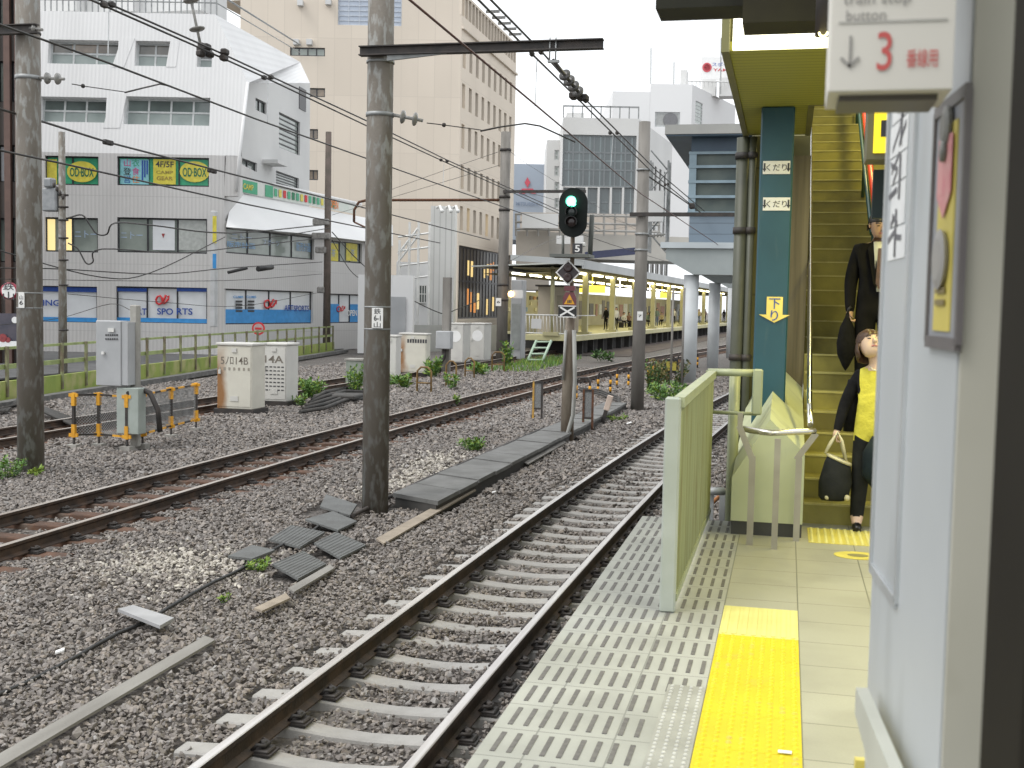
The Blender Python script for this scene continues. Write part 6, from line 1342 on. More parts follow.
for yt0, yb0 in ((41,66),(82,107),(123,148),(164.5,188.5),(206,230)):
    va, vb = fS.uv(461,yt0)[1], fS.uv(461,yb0)[1]; vm = [va, vb]
    for k in range(cols): uu = fS.uv(460.5,150)[0]+(uE-fS.uv(460.5,150)[0]-.6)*(k+.1)/cols; hS.append((uu, uu+1.05, vb, va))
va, vb = fS.uv(461,-8)[1], fS.uv(461,14)[1]
for k in range(cols*2): uu = fS.uv(459,150)[0]+(uE-fS.uv(459,150)[0]-.3)*(k+.1)/cols/2; hS.append((uu, uu+1.0, vb, va))
gA, gB_ = fS.uv(454.5,244)[1], fS.uv(454.5,319)[1]; hS.append((.4, uE-.5, gB_, gA))
b = MB(); fS.wall(b, 0, uE, 0, vTS, hS, .5, 0); b.quad(fS.at(uE,0), fS.at(uE,vTS), fS.at(uE,vTS,-25), fS.at(uE,0,-25)); b.quad(fS.at(0,vTS), fS.at(uE,vTS), fS.at(uE,vTS,-25), fS.at(0,vTS,-25)); b.build('side_wall', BE2, B)
GL2 = pm('brown_glass', (.07,.058,.045), (.04,.034,.028), .3, .3, spec=.3)
for i, h in enumerate(hS[:-1]): fS.window(B, h, 1, 1, FRAMED, LITY if i in (36,37,40) else GL2, .4, .1)
h = hS[-1]; cw = fS.window(B, h, 17, 1, FRAMED, GL2, .3, .16, hs=.52); rr = random.Random(5)
LW = emit('lit_room_warm', (1,.72,.28), .5); LO = emit('lit_room_orange', (.9,.35,.08), .35)
for k in range(17):
    for j in range(2):
        if rr.random() < .5: b = MB(); u0 = h[0]+(h[1]-h[0])*(k+.2)/17; u1 = h[0]+(h[1]-h[0])*(k+rr.uniform(.5,.9))/17; v0 = h[2]+(h[3]-h[2])*(.52*j+rr.uniform(.05,.2)); fS.box(b, u0, u1, v0, v0+(h[3]-h[2])*rr.uniform(.1,.3), -.26, -.25); b.build('lit_room', LW if rr.random() < .75 else LO, cw)
b = MB(); 
for k in range(26): u = uE*(k+.5)/26; fS.box(b, u-.45, u+.45, fS.uv(461,27)[1]-.1, fS.uv(461,27)[1]+.1, .0, .25)
b.build('cornice', BE1, B); b = MB()
for k in range(5): q = fS.at(uE*(k+4)/9, vTS); b.box(q+Vector((.4,0,.5)), (1.4,.25,.25))
b.build('roof_bracket', GREY, B)
# ---- white service tower with lattice stair
WT = thing('service_tower', 'white louvred service tower with an open lattice stair left of the glazing', 'tower', Pd(432,330,72)); WHL = panel('white_louvre', (.62,.62,.60), (.56,.56,.54), RGT, .35, 0, lw=.07, line=.75, rough=.6)
fW = Fac(Pd(430,330,72), RGT); b = MB(); r_ = fW.rect(430,206,454,326); fW.wall(b, r_[0], r_[1], -4, r_[3], [], .1, 3); b.build('wall', WHL, WT)
r2_ = fW.rect(404,300,430,330); b = MB(); fW.wall(b, fW.uv(396,300)[0], r_[0], -4, fW.uv(410,262)[1], [], .1, 2.5); b.build('lower_wall', WHS, WT)
h = fW.rect(417,285,427,303); fW.window(WT, (h[0],h[1],h[2],h[3]), 4, 1, WHITE, GLASS, -.09, .05)
b = MB()
for px in (399,409,418,429): q0, q1 = Pd(px,330,70.5), Pd(px,222 if px > 405 else 240,70.5); b.box((q0+q1)/2, (.12,.12,(q0-q1).length))
for py in (233,247,262,276): q0, q1 = Pd(398,py+4,70.5), Pd(430,py,70.5); b.tube([q0,q1], .06, 4)
b.tube([Pd(398,262,70.5),Pd(420,233,70.5)], .07, 4); b.tube([Pd(398,254,70.5),Pd(418,228,70.5)], .07, 4)
for k in range(8): b.tube([Pd(399+k*2.8,260-k*3.6,70.5), Pd(399+k*2.8,253-k*3.4,70.5)], .03, 4)
b.build('lattice_stair', WHITE, WT)
b = MB()
for px in (437,446,453): b.tube([Pd(px,208,71.6), Pd(px+3,206,71.4), Pd(px+5,212,71)], .08, 5); b.ball(Pd(px+5,211,71), .13, 8)
b.build('floodlight', WHITE, WT)
fn = thing('site_fence', 'low white fence and hoarding below the service tower', 'fence', Pd(420,335,66)); b = MB(); q0, q1 = Pd(383,325,66), Pd(500,325,74); b.prism([q0, q1, Vector((q1.x,q1.y,-1.5)), Vector((q0.x,q0.y,-1.5))], FWD*.1); b.build('panel', pm('hoarding', (.44,.44,.42), (.34,.35,.33), .8, .7), fn)
# ---- distant buildings
def simple(name, label, cat, d, px0, px1, pyt, pyb, mat, depth=15): 
    q0, q1 = Pd(px0,pyb,d), Pd(px1,pyb,d); t = thing(name, label, cat, Vector(((q0.x+q1.x)/2,(q0.y+q1.y)/2,q0.z))); f = Fac(q0, RGT); r = f.rect(px0,pyt,px1,pyb); return t, f, r
GB, fG, r = simple('glass_building', 'grey glass office block with a white top right of the beige building', 'building', 165, 562, 637, 118, 245, None)
PALEW = pm('far_white_wall', (.62,.62,.61), (.56,.56,.55), .1, .7); BEI = pm('far_beige_wall', (.50,.44,.38), (.45,.4,.35), .1, .7)
hg = [fG.rect(562.5,135,636,187)]; hp = [fG.rect(563+k*12.2, 187.5, 573+k*12.2, 214) for k in range(6)]
b = MB(); fG.wall(b, r[0], r[1], r[2], r[3], hg+hp, .4, 18); b.build('wall', PALEW, GB)
FGL = panel('far_glass', (.11,.135,.14), (.075,.09,.095), RGT, 1.45, 7.3/2, lw=.16, line=1.6, rough=.12, scale=.12, spec=.8)
fG.window(GB, hg[0], 7, 2, pm('grey_mullion', (.2,.22,.23), None), FGL, .3, .22)
for h in hp: fG.window(GB, h, 1, 1, pm('grey_mullion_', (.2,.22,.23), None), FGL, .35, .2, hs=.45)
fG.flat(GB, 'base_band', fG.rect(520,214,650,236), .5, BEI, .5)
b = MB(); rt = fG.rect(562,118,637,122)
for k in range(9): u = r[0]+(r[1]-r[0])*k/8; fG.box(b, u-.08, u+.08, r[3], r[3]+1.7, -.4, -.2)
fG.box(b, r[0], r[1], r[3]+1.5, r[3]+1.7, -.4, -.2); b.build('roof_railing', GREY, GB)
for a_ in ((568,586,108,118),): rr2 = fG.rect(*[a_[0],a_[2],a_[1],a_[3]]); b = MB(); fG.box(b, *rr2, -9, -4); b.build('roof_plant', PALEW, GB)
fG2 = Fac(fG.at(r[1],0), Vector((dr_.x*.0+.085,1,0)).normalized()); u2 = fG2.uv(672,160)[0] if 0 < fG2.uv(672,160)[0] < 200 else 60
hh_ = [(u2*(k+.3)/7, u2*(k+.75)/7, r[3]-5-j*6.3-3.6, r[3]-5-j*6.3) for k in range(7) for j in range(3)]
b = MB(); fG2.wall(b, 0, u2, 0, r[3], hh_, .3, 0); b.build('side_wall', PALEW, GB)
for h in hh_: fG2.window(GB, h, 1, 0, FRAMED, GL2, .25, .15)
NB, f_, r = simple('narrow_white_building', 'narrow pale building left of the glass office block', 'building', 175, 546, 561.5, 140, 240, None); b = MB(); hn = [f_.rect(554.5,150+j*16,559,160+j*16) for j in range(4)]; f_.wall(b, r[0], r[1], r[2], r[3], hn, .3, 15); b.build('wall', PALEW, NB)
for h in hn: f_.window(NB, h, 1, 1, FRAMEW, GLASSL, .2, .2)
MS, f_, r = simple('blue_grey_building', 'blue grey building with a red diamond emblem on its wall', 'building', 190, 513, 545.5, 164, 240, None); BG_ = pm('blue_grey_wall', (.36,.41,.48), (.33,.38,.45), .1, .6); b = MB(); f_.wall(b, r[0], r[1], r[2], r[3], [], .1, 15); b.build('wall', BG_, MS)
b = MB(); RD = pm('emblem_red', (.62,.10,.14), None, 4, .5)
def dia(px, py, a, c, rot):
    pts = []
    for x, y in ((0,-c),(a,0),(0,c),(-a,0)): X = x*math.cos(rot)-y*math.sin(rot); Y = x*math.sin(rot)+y*math.cos(rot); u, v = f_.uv(px+X, py+Y); pts.append(f_.at(u, v, .1))
    b.prism(pts, f_.N*.1)
dia(527.5,182.5,2.9,5.2,0); dia(523.5,191.2,2.9,5.2,PI/3*1.02+0); dia(531.5,191.2,2.9,5.2,-PI/3*1.02); b.build('emblem', RD, MS); f_.text(MS, 'MITSUBISHI', 527, 204, w=22, h=3.5, o=.2, mat=pm('faded_blue_lettering', (.25,.3,.4), None))
WB, f_, r = simple('white_tower_block', 'large white windowless block with roof plant and antennas behind the overpass', 'building', 230, 611, 700, 92, 240, None); hv = [f_.rect(655,112,680,127)]; b = MB(); f_.wall(b, r[0], f_.uv(650,100)[0], r[2], r[3], [], .3, 30)
f_.wall(b, f_.uv(650,100)[0]+.02, f_.uv(692,100)[0], r[2], f_.uv(670,84)[1], hv, .6, 30); b.build('wall', pm('bright_white_wall', (.74,.74,.74), (.7,.7,.7), .05, .7), WB)
f_.window(WB, hv[0], 1, 0, FRAMEW, pm('vent_grey', (.42,.43,.42), None), .3, .3); u, v = f_.uv(670.5,120); b = MB(); b.lathe(f_.at(u,v,-.2), [(1.4,0),(1.4,.1),(.001,.1)], f_.N, 20); b.build('fan', pm('fan_dark', (.2,.2,.21), None), WB)
f2 = Fac(f_.at(f_.uv(692,100)[0],0), (RGT*.55+FWD).normalized()); u2 = 26; b = MB(); h2 = [(2,6,f_.uv(670,110)[1]-2,f_.uv(670,93)[1]-1), (10,14,f_.uv(670,140)[1],f_.uv(670,122)[1])]; f2.wall(b, 0, u2, 0, f_.uv(670,84)[1], h2, .3, 4); b.build('side_wall', pm('shaded_white_side', (.66,.66,.66), (.62,.62,.62), .05, .7), WB)  # side wall toned darker than the front, shade put into its colour
for h in h2: f2.window(WB, h, 1, 5, FRAMEW, GLASSL, .2, .15)
b = MB(); vv = f_.uv(670,84)[1]
for px, py in ((651,48),(674,62),(721,38),(736,66)): q0 = Pd(px,84,240); b.tube([q0-UP*2, Pd(px,py,240)], .12, 5)
b.build('antenna', GREY, WB); b = MB()
for px0, px1, pt in ((680,687,70),(702,716,80),(719,735,78)): a, c = Pd(px0,86,240), Pd(px1,pt,240); b.mm((a.x,a.y,a.z-2), (c.x,c.y+3,c.z))
for k in range(12): b.tube([Pd(688+k*4,87,238), Pd(688+k*4,81,238)], .12, 4)
b.tube([Pd(688,81,238), Pd(735,82,238)], .15, 4); b.build('roof_plant', PALEW, WB)
bs = thing('rooftop_billboard', 'pale rooftop billboard with blue and red lettering above the white block', 'billboard', Pd(719,80,245)); f_ = Fac(Pd(719,80,245), RGT); b = MB(); f_.box(b, *f_.rect(701,57,737,80), -.4, 0); b.build('board', WHITEP, bs); b = MB(); b.tube([f_.at(*f_.uv(708,84),-.2), f_.at(*f_.uv(708,58),-.2)], .2, 4); b.tube([f_.at(*f_.uv(730,84),-.2), f_.at(*f_.uv(730,58),-.2)], .2, 4); b.build('support', GREY, bs)
f_.text(bs, 'スポーツ', 723, 64.5, w=22, h=4, o=.05, mat=pm('billboard_blue', (.08,.15,.5), None)); f_.text(bs, 'YAMA', 723, 70, w=20, h=2.8, o=.05, mat=pm('billboard_red', (.6,.1,.12), None)); b = MB(); u, v = f_.uv(707,67.5); b.lathe(f_.at(u,v,.02), [(.95,0),(.95,.1),(.65,.1),(.64,.0)], f_.N, 20); b.build('ring', pm('billboard_red2', (.6,.1,.12), None), bs)
# ---- viaduct behind the signal
VI = thing('viaduct', 'pale concrete elevated road crossing behind the signal', 'viaduct', Pd(590,300,120)); VC = pm('viaduct_concrete', (.46,.44,.40), (.38,.36,.33), .3, .8); b = MB()
def band(d, x0_, y0_, x1_, y1_, y2_, y3_, dep): a, c, e, g = Pd(x0_,y0_,d), Pd(x1_,y1_,d), Pd(x1_,y3_,d), Pd(x0_,y2_,d); b.prism([a,c,e,g], FWD*dep)
band(120, 548, 232, 705, 238, 258, 262, 9); b.build('girder', VC, VI); b = MB(); band(119, 516, 231, 549, 231, 290, 290, 8); b.build('pier', pm('viaduct_pier', (.42,.38,.33), (.36,.33,.29), .4, .8), VI)
b = MB()
for k in range(14): b.tube([Pd(516+k*11,214,118), Pd(516+k*11,236,118)], .12, 4)
for y in (214,222,229): b.tube([Pd(515,y,118), Pd(660,y+3,118)], .13, 5)
b.build('railing', pm('viaduct_steel', (.34,.33,.31), (.28,.27,.25), 1, .6), VI)
b = MB(); b.box(Pd(570,240,116), (2.6,.6,.8)); b.box(Pd(540,221,117), (3.6,.3,1.4)); b.build('equipment', PALEW, VI)
b = MB(); band(113, 585, 252, 640, 247, 259, 254, .5); b.build('dark_sign', pm('navy_sign', (.03,.035,.08), None, 3, .5), VI)

# ================================================================== STATION OVERPASS ON ROUND COLUMNS
YO = 44.; OB = thing('station_overpass', 'blue framed glass overpass of the station carried on thick grey beams', 'overpass', Py(700,381,YO))
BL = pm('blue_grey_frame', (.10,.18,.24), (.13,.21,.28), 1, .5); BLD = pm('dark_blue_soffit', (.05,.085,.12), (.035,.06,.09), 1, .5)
x0, x1 = Py(690,200,YO).x, Py(745,200,YO).x+1; zf, zr = Py(700,258,YO).z, Py(700,136,YO).z; zg0, zg1 = Py(700,213,YO).z, Py(700,153,YO).z
b = MB(); b.mm((Py(667,130,YO).x, YO-.7, zr-.02), (x1+.2, YO+22, zr+.32)); b.build('roof', pm('roof_grey', (.32,.32,.30), (.26,.26,.25), 1, .6), OB)
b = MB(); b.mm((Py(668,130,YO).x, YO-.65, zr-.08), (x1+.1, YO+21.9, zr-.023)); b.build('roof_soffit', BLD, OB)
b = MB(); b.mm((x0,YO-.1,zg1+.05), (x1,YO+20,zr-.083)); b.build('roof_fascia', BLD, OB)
b = MB(); b.mm((x0,YO,zf+.55), (x1,YO+20,zg0)); b.build('lower_cladding', panel('blue_cladding', (.16,.205,.25), (.135,.175,.215), (1,0,0), 0, .4, lw=.04, line=.7, rough=.5), OB)
GO = pm('overpass_glass', (.055,.075,.075), (.12,.14,.125), .6, .3, spec=.25)
b = MB(); b.mm((x0+.06,YO+.06,zg0+.004), (x1,YO+.1,zg1+.04)); b.mm((x0+.06,YO+.11,zg0+.004), (x0+.1,YO+19.9,zg1+.04)); b.build('glazing', GO, OB)
b = MB(); ks = [(zg0), (zg0+(zg1-zg0)*.27), (zg0+(zg1-zg0)*.52), (zg0+(zg1-zg0)*.77), zg1]
for z in ks: b.mm((x0-.08,YO-.08,z-.05), (x1,YO+.05,z+.05)); b.mm((x0-.08,YO+.051,z-.05), (x0+.05,YO+20,z+.05))
b.mm((x0-.06,YO-.06,zg0), (x0+.2,YO+.055,zg1)); b.build('glazing_frame', pm('pale_blue_bar', (.22,.30,.35), None, 2, .4), OB)
rr = random.Random(4); b = MB()
for k in range(5): b.ball((x0+.6+k*.55, YO+1.2, zg0+.35+.2*rr.random()), (.28,.2,.35), 8)
b.build('indoor_plants', pm('indoor_dark', (.12,.09,.08), (.08,.1,.08), 3, .6), OB)
xb0 = Py(662,250,YO).x; b = MB(); b.mm((xb0, YO-.6, Py(700,249,YO).z), (x1+.3, YO+22, zf+.54)); b.build('deck_edge', pm('pale_blue_grey', (.46,.50,.52), (.4,.44,.46), 1, .6), OB)
zd = Py(700,249,YO).z; BEAM = pm('beam_grey', (.30,.33,.33), (.25,.28,.28), 1, .6)
b = MB()
for yo in (0, 13, 27):
    b.prism([(xb0+.2,YO+yo-.5,zd-.004),(x1+.3,YO+yo-.5,zd-.004),(x1+.3,YO+yo-.5,zd-.95),(xb0+1.2,YO+yo-.5,zd-.95),(xb0+.2,YO+yo-.5,zd-.4)], (0,1.0,0))
split(b, 7, 'cross_beam', BEAM, OB); b = MB(); b.mm((xb0+1.5, YO+.6, zd-.3), (x1+.3, YO+26, zd-.02)); b.build('soffit', DARK, OB)
b = MB(); lx = Py(665,200,YO+4).x
for dx in (0,.7):
    for dy in (0,.7): b.box((lx-.5+dx, YO+3+dy, (zd+Py(690,150,YO).z)/2), (.07,.07,Py(690,150,YO).z-zd))
zz = zd; k = 0
while zz < Py(690,155,YO).z: b.tube([(lx-.5,YO+3,zz),(lx+.2,YO+3,zz+.8)] if k % 2 else [(lx+.2,YO+3,zz),(lx-.5,YO+3,zz+.8)], .03, 4); zz += .8; k += 1
lt = single(b, 'lattice_mast', GREY, 'slim grey lattice mast left of the overpass glazing', 'mast'); b = MB(); b.box((lx-.2,YO+2.8,Py(675,200,YO).z), (.6,.3,1.2)); b.build('speaker_box', PLN, lt)
COLM = pm('painted_round_column', (.50,.53,.54), (.44,.46,.47), 1.5, .5, rust=(.22,.24,.2), rusts=.8, rlo=.62, rhi=.75)
for i, (px, yy, wd, lab) in enumerate(((690,44,.55,'pale round column, nearest of the row under the overpass'), (713.5,57,.55,'pale round column, second in the row under the overpass'), (731,70,.5,'pale round column, farthest in the row under the overpass beside the drainpipe'))):
    q = Py(px, 330, yy); b = MB(); b.lathe((q.x,yy,GZ-.1), [(wd/2,0),(wd/2,zd-.952-GZ+.1)], UP, 24); c_ = single(b, 'round_column', COLM, lab, 'column', 'round columns under the overpass')
# thin rods by the columns
for px, lab in ((671,'thin grey rod standing left of the nearest round column'), (682,'short dark rod close to the nearest round column')):
    q = Py(px, 372, 42); b = MB(); b.cyl((q.x,42,GZ), (q.x,42,Py(px,288,42).z), .04, 8); single(b, 'metal_rod', POLEG, lab, 'rod')

# ================================================================== FAR PLATFORM
FO = Vector((-11.52,65.2,0)); FT = Vector((.052,.9987,0)).normalized(); FN = Vector((-FT.y, FT.x, 0))
def fp(t, n, z): return FO+FT*t+FN*n+UP*z
YFL = pm('far_platform_floor', (.50,.47,.26), (.44,.41,.22), 1, .6)
b = MB(); b.prism([fp(0,0,0),fp(120,0,0),fp(120,9,0),fp(14,9,0),fp(9,3.3,0),fp(0,3.3,0)], (0,0,-.28)); tag(b.build('far_platform', YFL), kind='structure')
b = MB(); b.prism([fp(-.01,.12,.003),fp(120,.12,.003),fp(120,.42,.003),fp(-.01,.42,.003)], (0,0,.006)); tag(b.build('far_platform_line', WHITEP), kind='structure')
b = MB(); b.prism([fp(3,.9,-.285),fp(120,.9,-.285),fp(120,8.5,-.285),fp(14,8.5,-.285),fp(9,3,-.285),fp(3,3,-.285)], (0,0,-.9)); sg2 = MB(); sg2.prism([fp(2,-2.6,-1.14),fp(120,-2.0,-1.14),fp(120,1,-1.14),fp(2,1,-1.14)], (0,0,.02)); tag(sg2.build('trackbed_edge', pm('sooty_ground', (.07,.055,.048), (.12,.09,.078), .8, .9, bump=.4, bscale=12)), kind='structure'); tag(b.build('far_platform_base', pm('near_black_wall', (.03,.03,.03), (.05,.045,.04), .7, .9)), kind='structure')  # platform base wall in near-black
b = MB()
for k in range(40): b.box(fp(.3+3*k,.5,-.7), (.35,.35,.85))
tag(b.build('far_platform_supports', pm('near_black_concrete', (.05,.048,.045), (.03,.03,.028), 2, .9)), kind='structure')  # near-black supports along the platform edge
CAN = thing('platform_canopy', 'long lit canopy over the far platform', 'canopy', fp(0,4,0)); zc = 3.3
b = MB(); b.prism([fp(-1,-.6,zc+.85),fp(120,-.6,zc+.85),fp(120,-.6,zc+.45),fp(-1,-.6,zc+.45)], FN*.12); b.prism([fp(-1,-.6,zc+.852),fp(120,-.6,zc+.852),fp(120,3.6,zc+1.1),fp(-1,3.6,zc+1.1)], UP*.08); b.prism([fp(10,3.61,zc+1.1),fp(120,3.61,zc+1.1),fp(120,9.5,zc+.85),fp(10,9.5,zc+.85)], UP*.08); b.prism([fp(-1.02,-.6,zc+.84),fp(-1.02,3.6,zc+1.1),fp(-1.02,3.6,zc+.85),fp(-1.02,-.6,zc+.6)], FT*.1); b.build('roof', pm('pale_roof_sheet', (.46,.48,.48), (.38,.40,.40), .4, .5), CAN)
b = MB(); b.prism([fp(-.8,-.4,zc+.44),fp(120,-.4,zc+.44),fp(120,9.2,zc+.44),fp(12,9.2,zc+.44),fp(8,3.5,zc+.44),fp(-.8,3.5,zc+.44)], UP*.05); b.build('ceiling', pm('yellowish_ceiling', (.17,.15,.08), (.12,.105,.055), .6, .7), CAN)
YCO = pm('cream_column', (.44,.41,.23), (.38,.355,.2), 1, .5)
for k in range(11):
    t = 6.5+k*8.5
    b = MB(); q = fp(t, .95, 0); b.box(q+UP*(zc+.43)/2, (.34,.34,zc+.43), U=FT, V=FN); b.box(q+UP*.06, (.75,.75,.12), U=FT, V=FN); b.build('column', YCO, CAN)
FTUBE = emit('far_tube', (1,.93,.6), 7)
for k in range(20):
    t = 6+k*4.2; b = MB(); b.box(fp(t, 1.0, zc+.36), (2.6,.16,.1), U=FT, V=FN); b.build('tube_light', FTUBE, CAN); b = MB(); b.box(fp(t+1.8, 5.6, zc+.36), (2.6,.16,.1), U=FT, V=FN); b.build('tube_light', FTUBE, CAN)
for k in range(4): area('far_platform_lamp', fp(12+k*20, 2.5, zc+.2), 165, 3, 18, (1,.9,.5), (0,0,math.atan2(FT.y,FT.x)+PI/2))
# kiosk and back screens on the far platform
K = thing('platform_kiosk', 'bright cream kiosk with shelves on the far platform', 'kiosk', fp(14,6,0)); CRE = pm('cream_wall', (.36,.33,.20), (.30,.275,.165), .8, .6)
b = MB(); b.box(fp(15,6.6,1.3), (14,.2,2.6), U=FT, V=FN); b.box(fp(11,4.7,.55), (5,1,1.1), U=FT, V=FN); b.build('wall', CRE, K)
b = MB(); rr = random.Random(11)
for k in range(46): b.cur = rr.randrange(4); b.box(fp(8.5+rr.random()*13, 6.45, rr.choice((.6,1.0,1.4,1.8,2.2))), (rr.uniform(.2,.6),.08,rr.uniform(.15,.3)), U=FT, V=FN)
b.build('goods', [pm('goods_a', (.5,.25,.1), None), pm('goods_b', (.6,.55,.35), None), pm('goods_c', (.2,.3,.4), None), pm('goods_d', (.12,.1,.08), None)], K)
b = MB(); b.box(fp(10,4.2,1.25), (.5,.3,.3), U=FT, V=FN, bev=.05); b.box(fp(11.2,4.2,1.2), (.6,.3,.25), U=FT, V=FN, bev=.05); b.build('till', BLACK, K)
LS = thing('platform_screen', 'long cream wall screen behind the passengers on the far platform', 'wall', fp(50,8,0)); b = MB(); b.box(fp(62,8.2,1.4), (80,.15,2.8), U=FT, V=FN); b.build('wall', CRE, LS)
rr = random.Random(21); PM = [pm('poster_tone_'+str(i), c, tuple(x*.6 for x in c), 3, .5) for i, c in enumerate(((.05,.05,.05),(.55,.56,.55),(.12,.2,.28),(.3,.12,.06),(.2,.22,.14),(.1,.08,.06)))]; t = 23.
while t < 100:
    w_ = rr.uniform(.8,3.2); h_ = rr.uniform(.9,2.2); b = MB(); b.box(fp(t+w_/2,8.1,rr.uniform(1.1,1.5)), (w_,.03,h_), U=FT, V=FN); b.build('poster', rr.choice(PM), LS); t += w_+rr.uniform(.1,1.2)
for k, (t, m, lab) in enumerate(((16,'y','yellow hanging sign over the kiosk on the far platform'), (26,'w','bright white hanging sign on the far platform left of the pole with plate 7'), (40,'w','white hanging sign over passengers on the far platform'), (47,'y','yellow hanging sign behind the nearest round column'))):
    b = MB(); b.box(fp(t,2.6,2.9), (.18,1.8,.5), U=FT, V=FN); b.box(fp(t,2.6,3.35), (.06,.06,.8), U=FT, V=FN); single(b, 'hanging_sign', emit('hang_sign_'+str(k), (1,.8,.1) if m == 'y' else (.95,.98,1), .8 if m == 'y' else 1.6), lab, 'sign', 'hanging signs on the far platform')
# end enclosure and fence of the far platform
E_ = thing('platform_hut', 'beige hut at the near end of the far platform', 'hut', fp(1,5.5,0)); HUT = pm('hut_beige', (.42,.37,.30), (.38,.34,.28), 1, .7); b = MB(); b.box(fp(5.2,2.3,1.4), (3.5,1.7,2.8), U=FT, V=FN); b.build('wall', HUT, E_); b = MB(); b.box(fp(3.42,1.75,1.2), (.06,.5,2.2), U=FT, V=FN); b.build('door', pm('hut_door', (.30,.27,.22), None), E_)
b = MB(); b.box(fp(5.2,2.3,2.86), (3.8,2.0,.1), U=FT, V=FN); b.build('roof', DARK, E_)
fe2 = thing('platform_end_fence', 'white railing across the near end of the far platform', 'fence', fp(.1,3,0)); b = MB()
for z in (1.15, .12): b.tube([fp(.1,.0,z), fp(.1,3.2,z)], .045, 6)
b.tube([fp(.1,.0,1.15), fp(5,.0,1.15)], .03, 6); b.build('rail', WHITE, fe2)
for k in range(16): b = MB(); b.cyl(fp(.1,.1+k*.2,.1), fp(.1,.15+k*.2,1.15), .022, 6); b.build('baluster', WHITE, fe2)
b = MB(); b.box(fp(.0,2.3,.65), (.04,.6,.55), U=FT, V=FN); b.build('notice', PLN, fe2)
for n_y in (1.45,): b = MB(); b.cyl(fp(.2,n_y,0), fp(.2,n_y,3.9), .12, 12); b.box(fp(.2,n_y,.1), (.6,.9,.2), U=FT, V=FN); single(b, 'cream_post', YCO, 'cream post with a yellow foot at the near end of the far platform', 'post')
lad = thing('step_ladder', 'pale green ladder leaning against the near end of the far platform', 'ladder', Pz(535,362,GZ)); LG = pm('pale_green_ladder', (.42,.54,.42), (.36,.47,.36), 3, .5); yl = Pz(535,362,GZ).y
l0, l1, l2, l3 = Py(527,362,yl), Py(533,341,yl), Py(542,362,yl), Py(548,341,yl); of = Vector((0,.8,0)); b = MB(); b.tube([l0,l1+of], .07, 6); b.tube([l2,l3+of], .07, 6); b.build('side_rail', LG, lad)
for k in range(4): b = MB(); t = .1+k*.28; b.tube([l0.lerp(l1+of,t), l2.lerp(l3+of,t)], .05, 6); b.build('rung', LG, lad)
cb_ = thing('grey_locker', 'tall grey locker at the near end of the far platform beside the far grey pole', 'locker', Pd(516,345,60)); b = MB(); a, c = Pd(510,350,60), Pd(523,280,60); b.mm((a.x,a.y,GZ), (c.x,a.y+1,c.z), bev=.03); b.build('body', CABG, cb_); b = MB(); b.mm((a.x+.06,a.y-.03,GZ+.5), (c.x-.06,a.y-.004,c.z-1.2)); b.build('door', pm('locker_door', (.30,.32,.31), None, 3, .5), cb_)
wl2 = thing('lineside_lamp', 'small lit orange lamp beside the far grey pole', 'lamp', Pd(510,295,58)); b = MB(); q = Pd(511,294,58); b.ball(q, .16, 10); b.build('bulb', emit('orange_lamp', (1,.6,.25), 4), wl2); b = MB(); b.box(q+Vector((.35,.1,0)), (.5,.2,.4)); b.build('housing', PLN, wl2)
# ladder-like lattice on far platform edge beside signal
# passengers on the far platform
def far_person(t, n, label, top, legs, pose=0, face=0., hair=None):
    o = thing('person', label, 'person', fp(t,n,0), 'passengers on the far platform', rz=face)
    if pose == 0: J = dict(pel=(0,0,.9), sp=(0,0,1.06), ch=(0,.01,1.28), nk=(0,0,1.42), hd=(0,-.01,1.52), sl=(.16,0,1.36), el=(.22,.0,1.1), wl=(.2,-.1,.88), hl=(.2,-.12,.82), sr=(-.16,0,1.36), er=(-.22,0,1.1), wr=(-.2,-.12,.9), hr=(-.19,-.15,.84), pl=(.08,0,.84), kl=(.09,-.02,.46), al=(.09,.03,.08), tl=(.09,-.09,.03), pr=(-.08,0,.84), kr=(-.09,-.04,.46), ar=(-.1,-.0,.08), tr=(-.1,-.12,.03))
    else: J = dict(pel=(0,0,.5), sp=(0,.02,.66), ch=(0,.03,.88), nk=(0,0,1.02), hd=(0,-.03,1.12), sl=(.16,0,.96), el=(.2,-.08,.72), wl=(.1,-.28,.6), hl=(.06,-.32,.6), sr=(-.16,0,.96), er=(-.2,-.08,.72), wr=(-.1,-.28,.6), hr=(-.06,-.32,.6), pl=(.09,-.04,.48), kl=(.1,-.42,.48), al=(.1,-.42,.08), tl=(.1,-.54,.03), pr=(-.09,-.04,.48), kr=(-.1,-.42,.48), ar=(-.1,-.42,.08), tr=(-.1,-.54,.03))
    key = pose
    if key not in FPC:
        FPC[key] = body(J, dict(hd=.07), 1)
    vs, fs, tg = FPC[key]
    def z(bn, t_, c): return 2 if bn in ('nkhd','hdcr','wlhl','wrhr') else 3 if bn in ('altl','artr') else 1 if bn in ('pelpl','pelpr','plkl','prkr','klal','krar') else 0
    b = MB(); b.v = [Vector(v) for v in vs]; b.f = fs; b.sm = [True]*len(fs); b.m = [z(*q) for q in tg]; b.build('body', [top, legs, SKIN, SHOE], o, local=True)
    head_parts(o, Vector(J['hd'])+Vector((0,-.01,.06)), .1, SKIN, hair or HAIRK, face=False, long_=pose == 0 and legs is not TROU); return o
FPC = {}
CLO = dict(w=pm('cloth_white', (.62,.6,.55), None), g=pm('cloth_green', (.15,.2,.14), None), k=KNIT, b=pm('cloth_blue', (.12,.16,.25), None), e=pm('cloth_beige', (.42,.34,.2), None), r=pm('cloth_brown', (.2,.1,.06), None), d=SUIT)
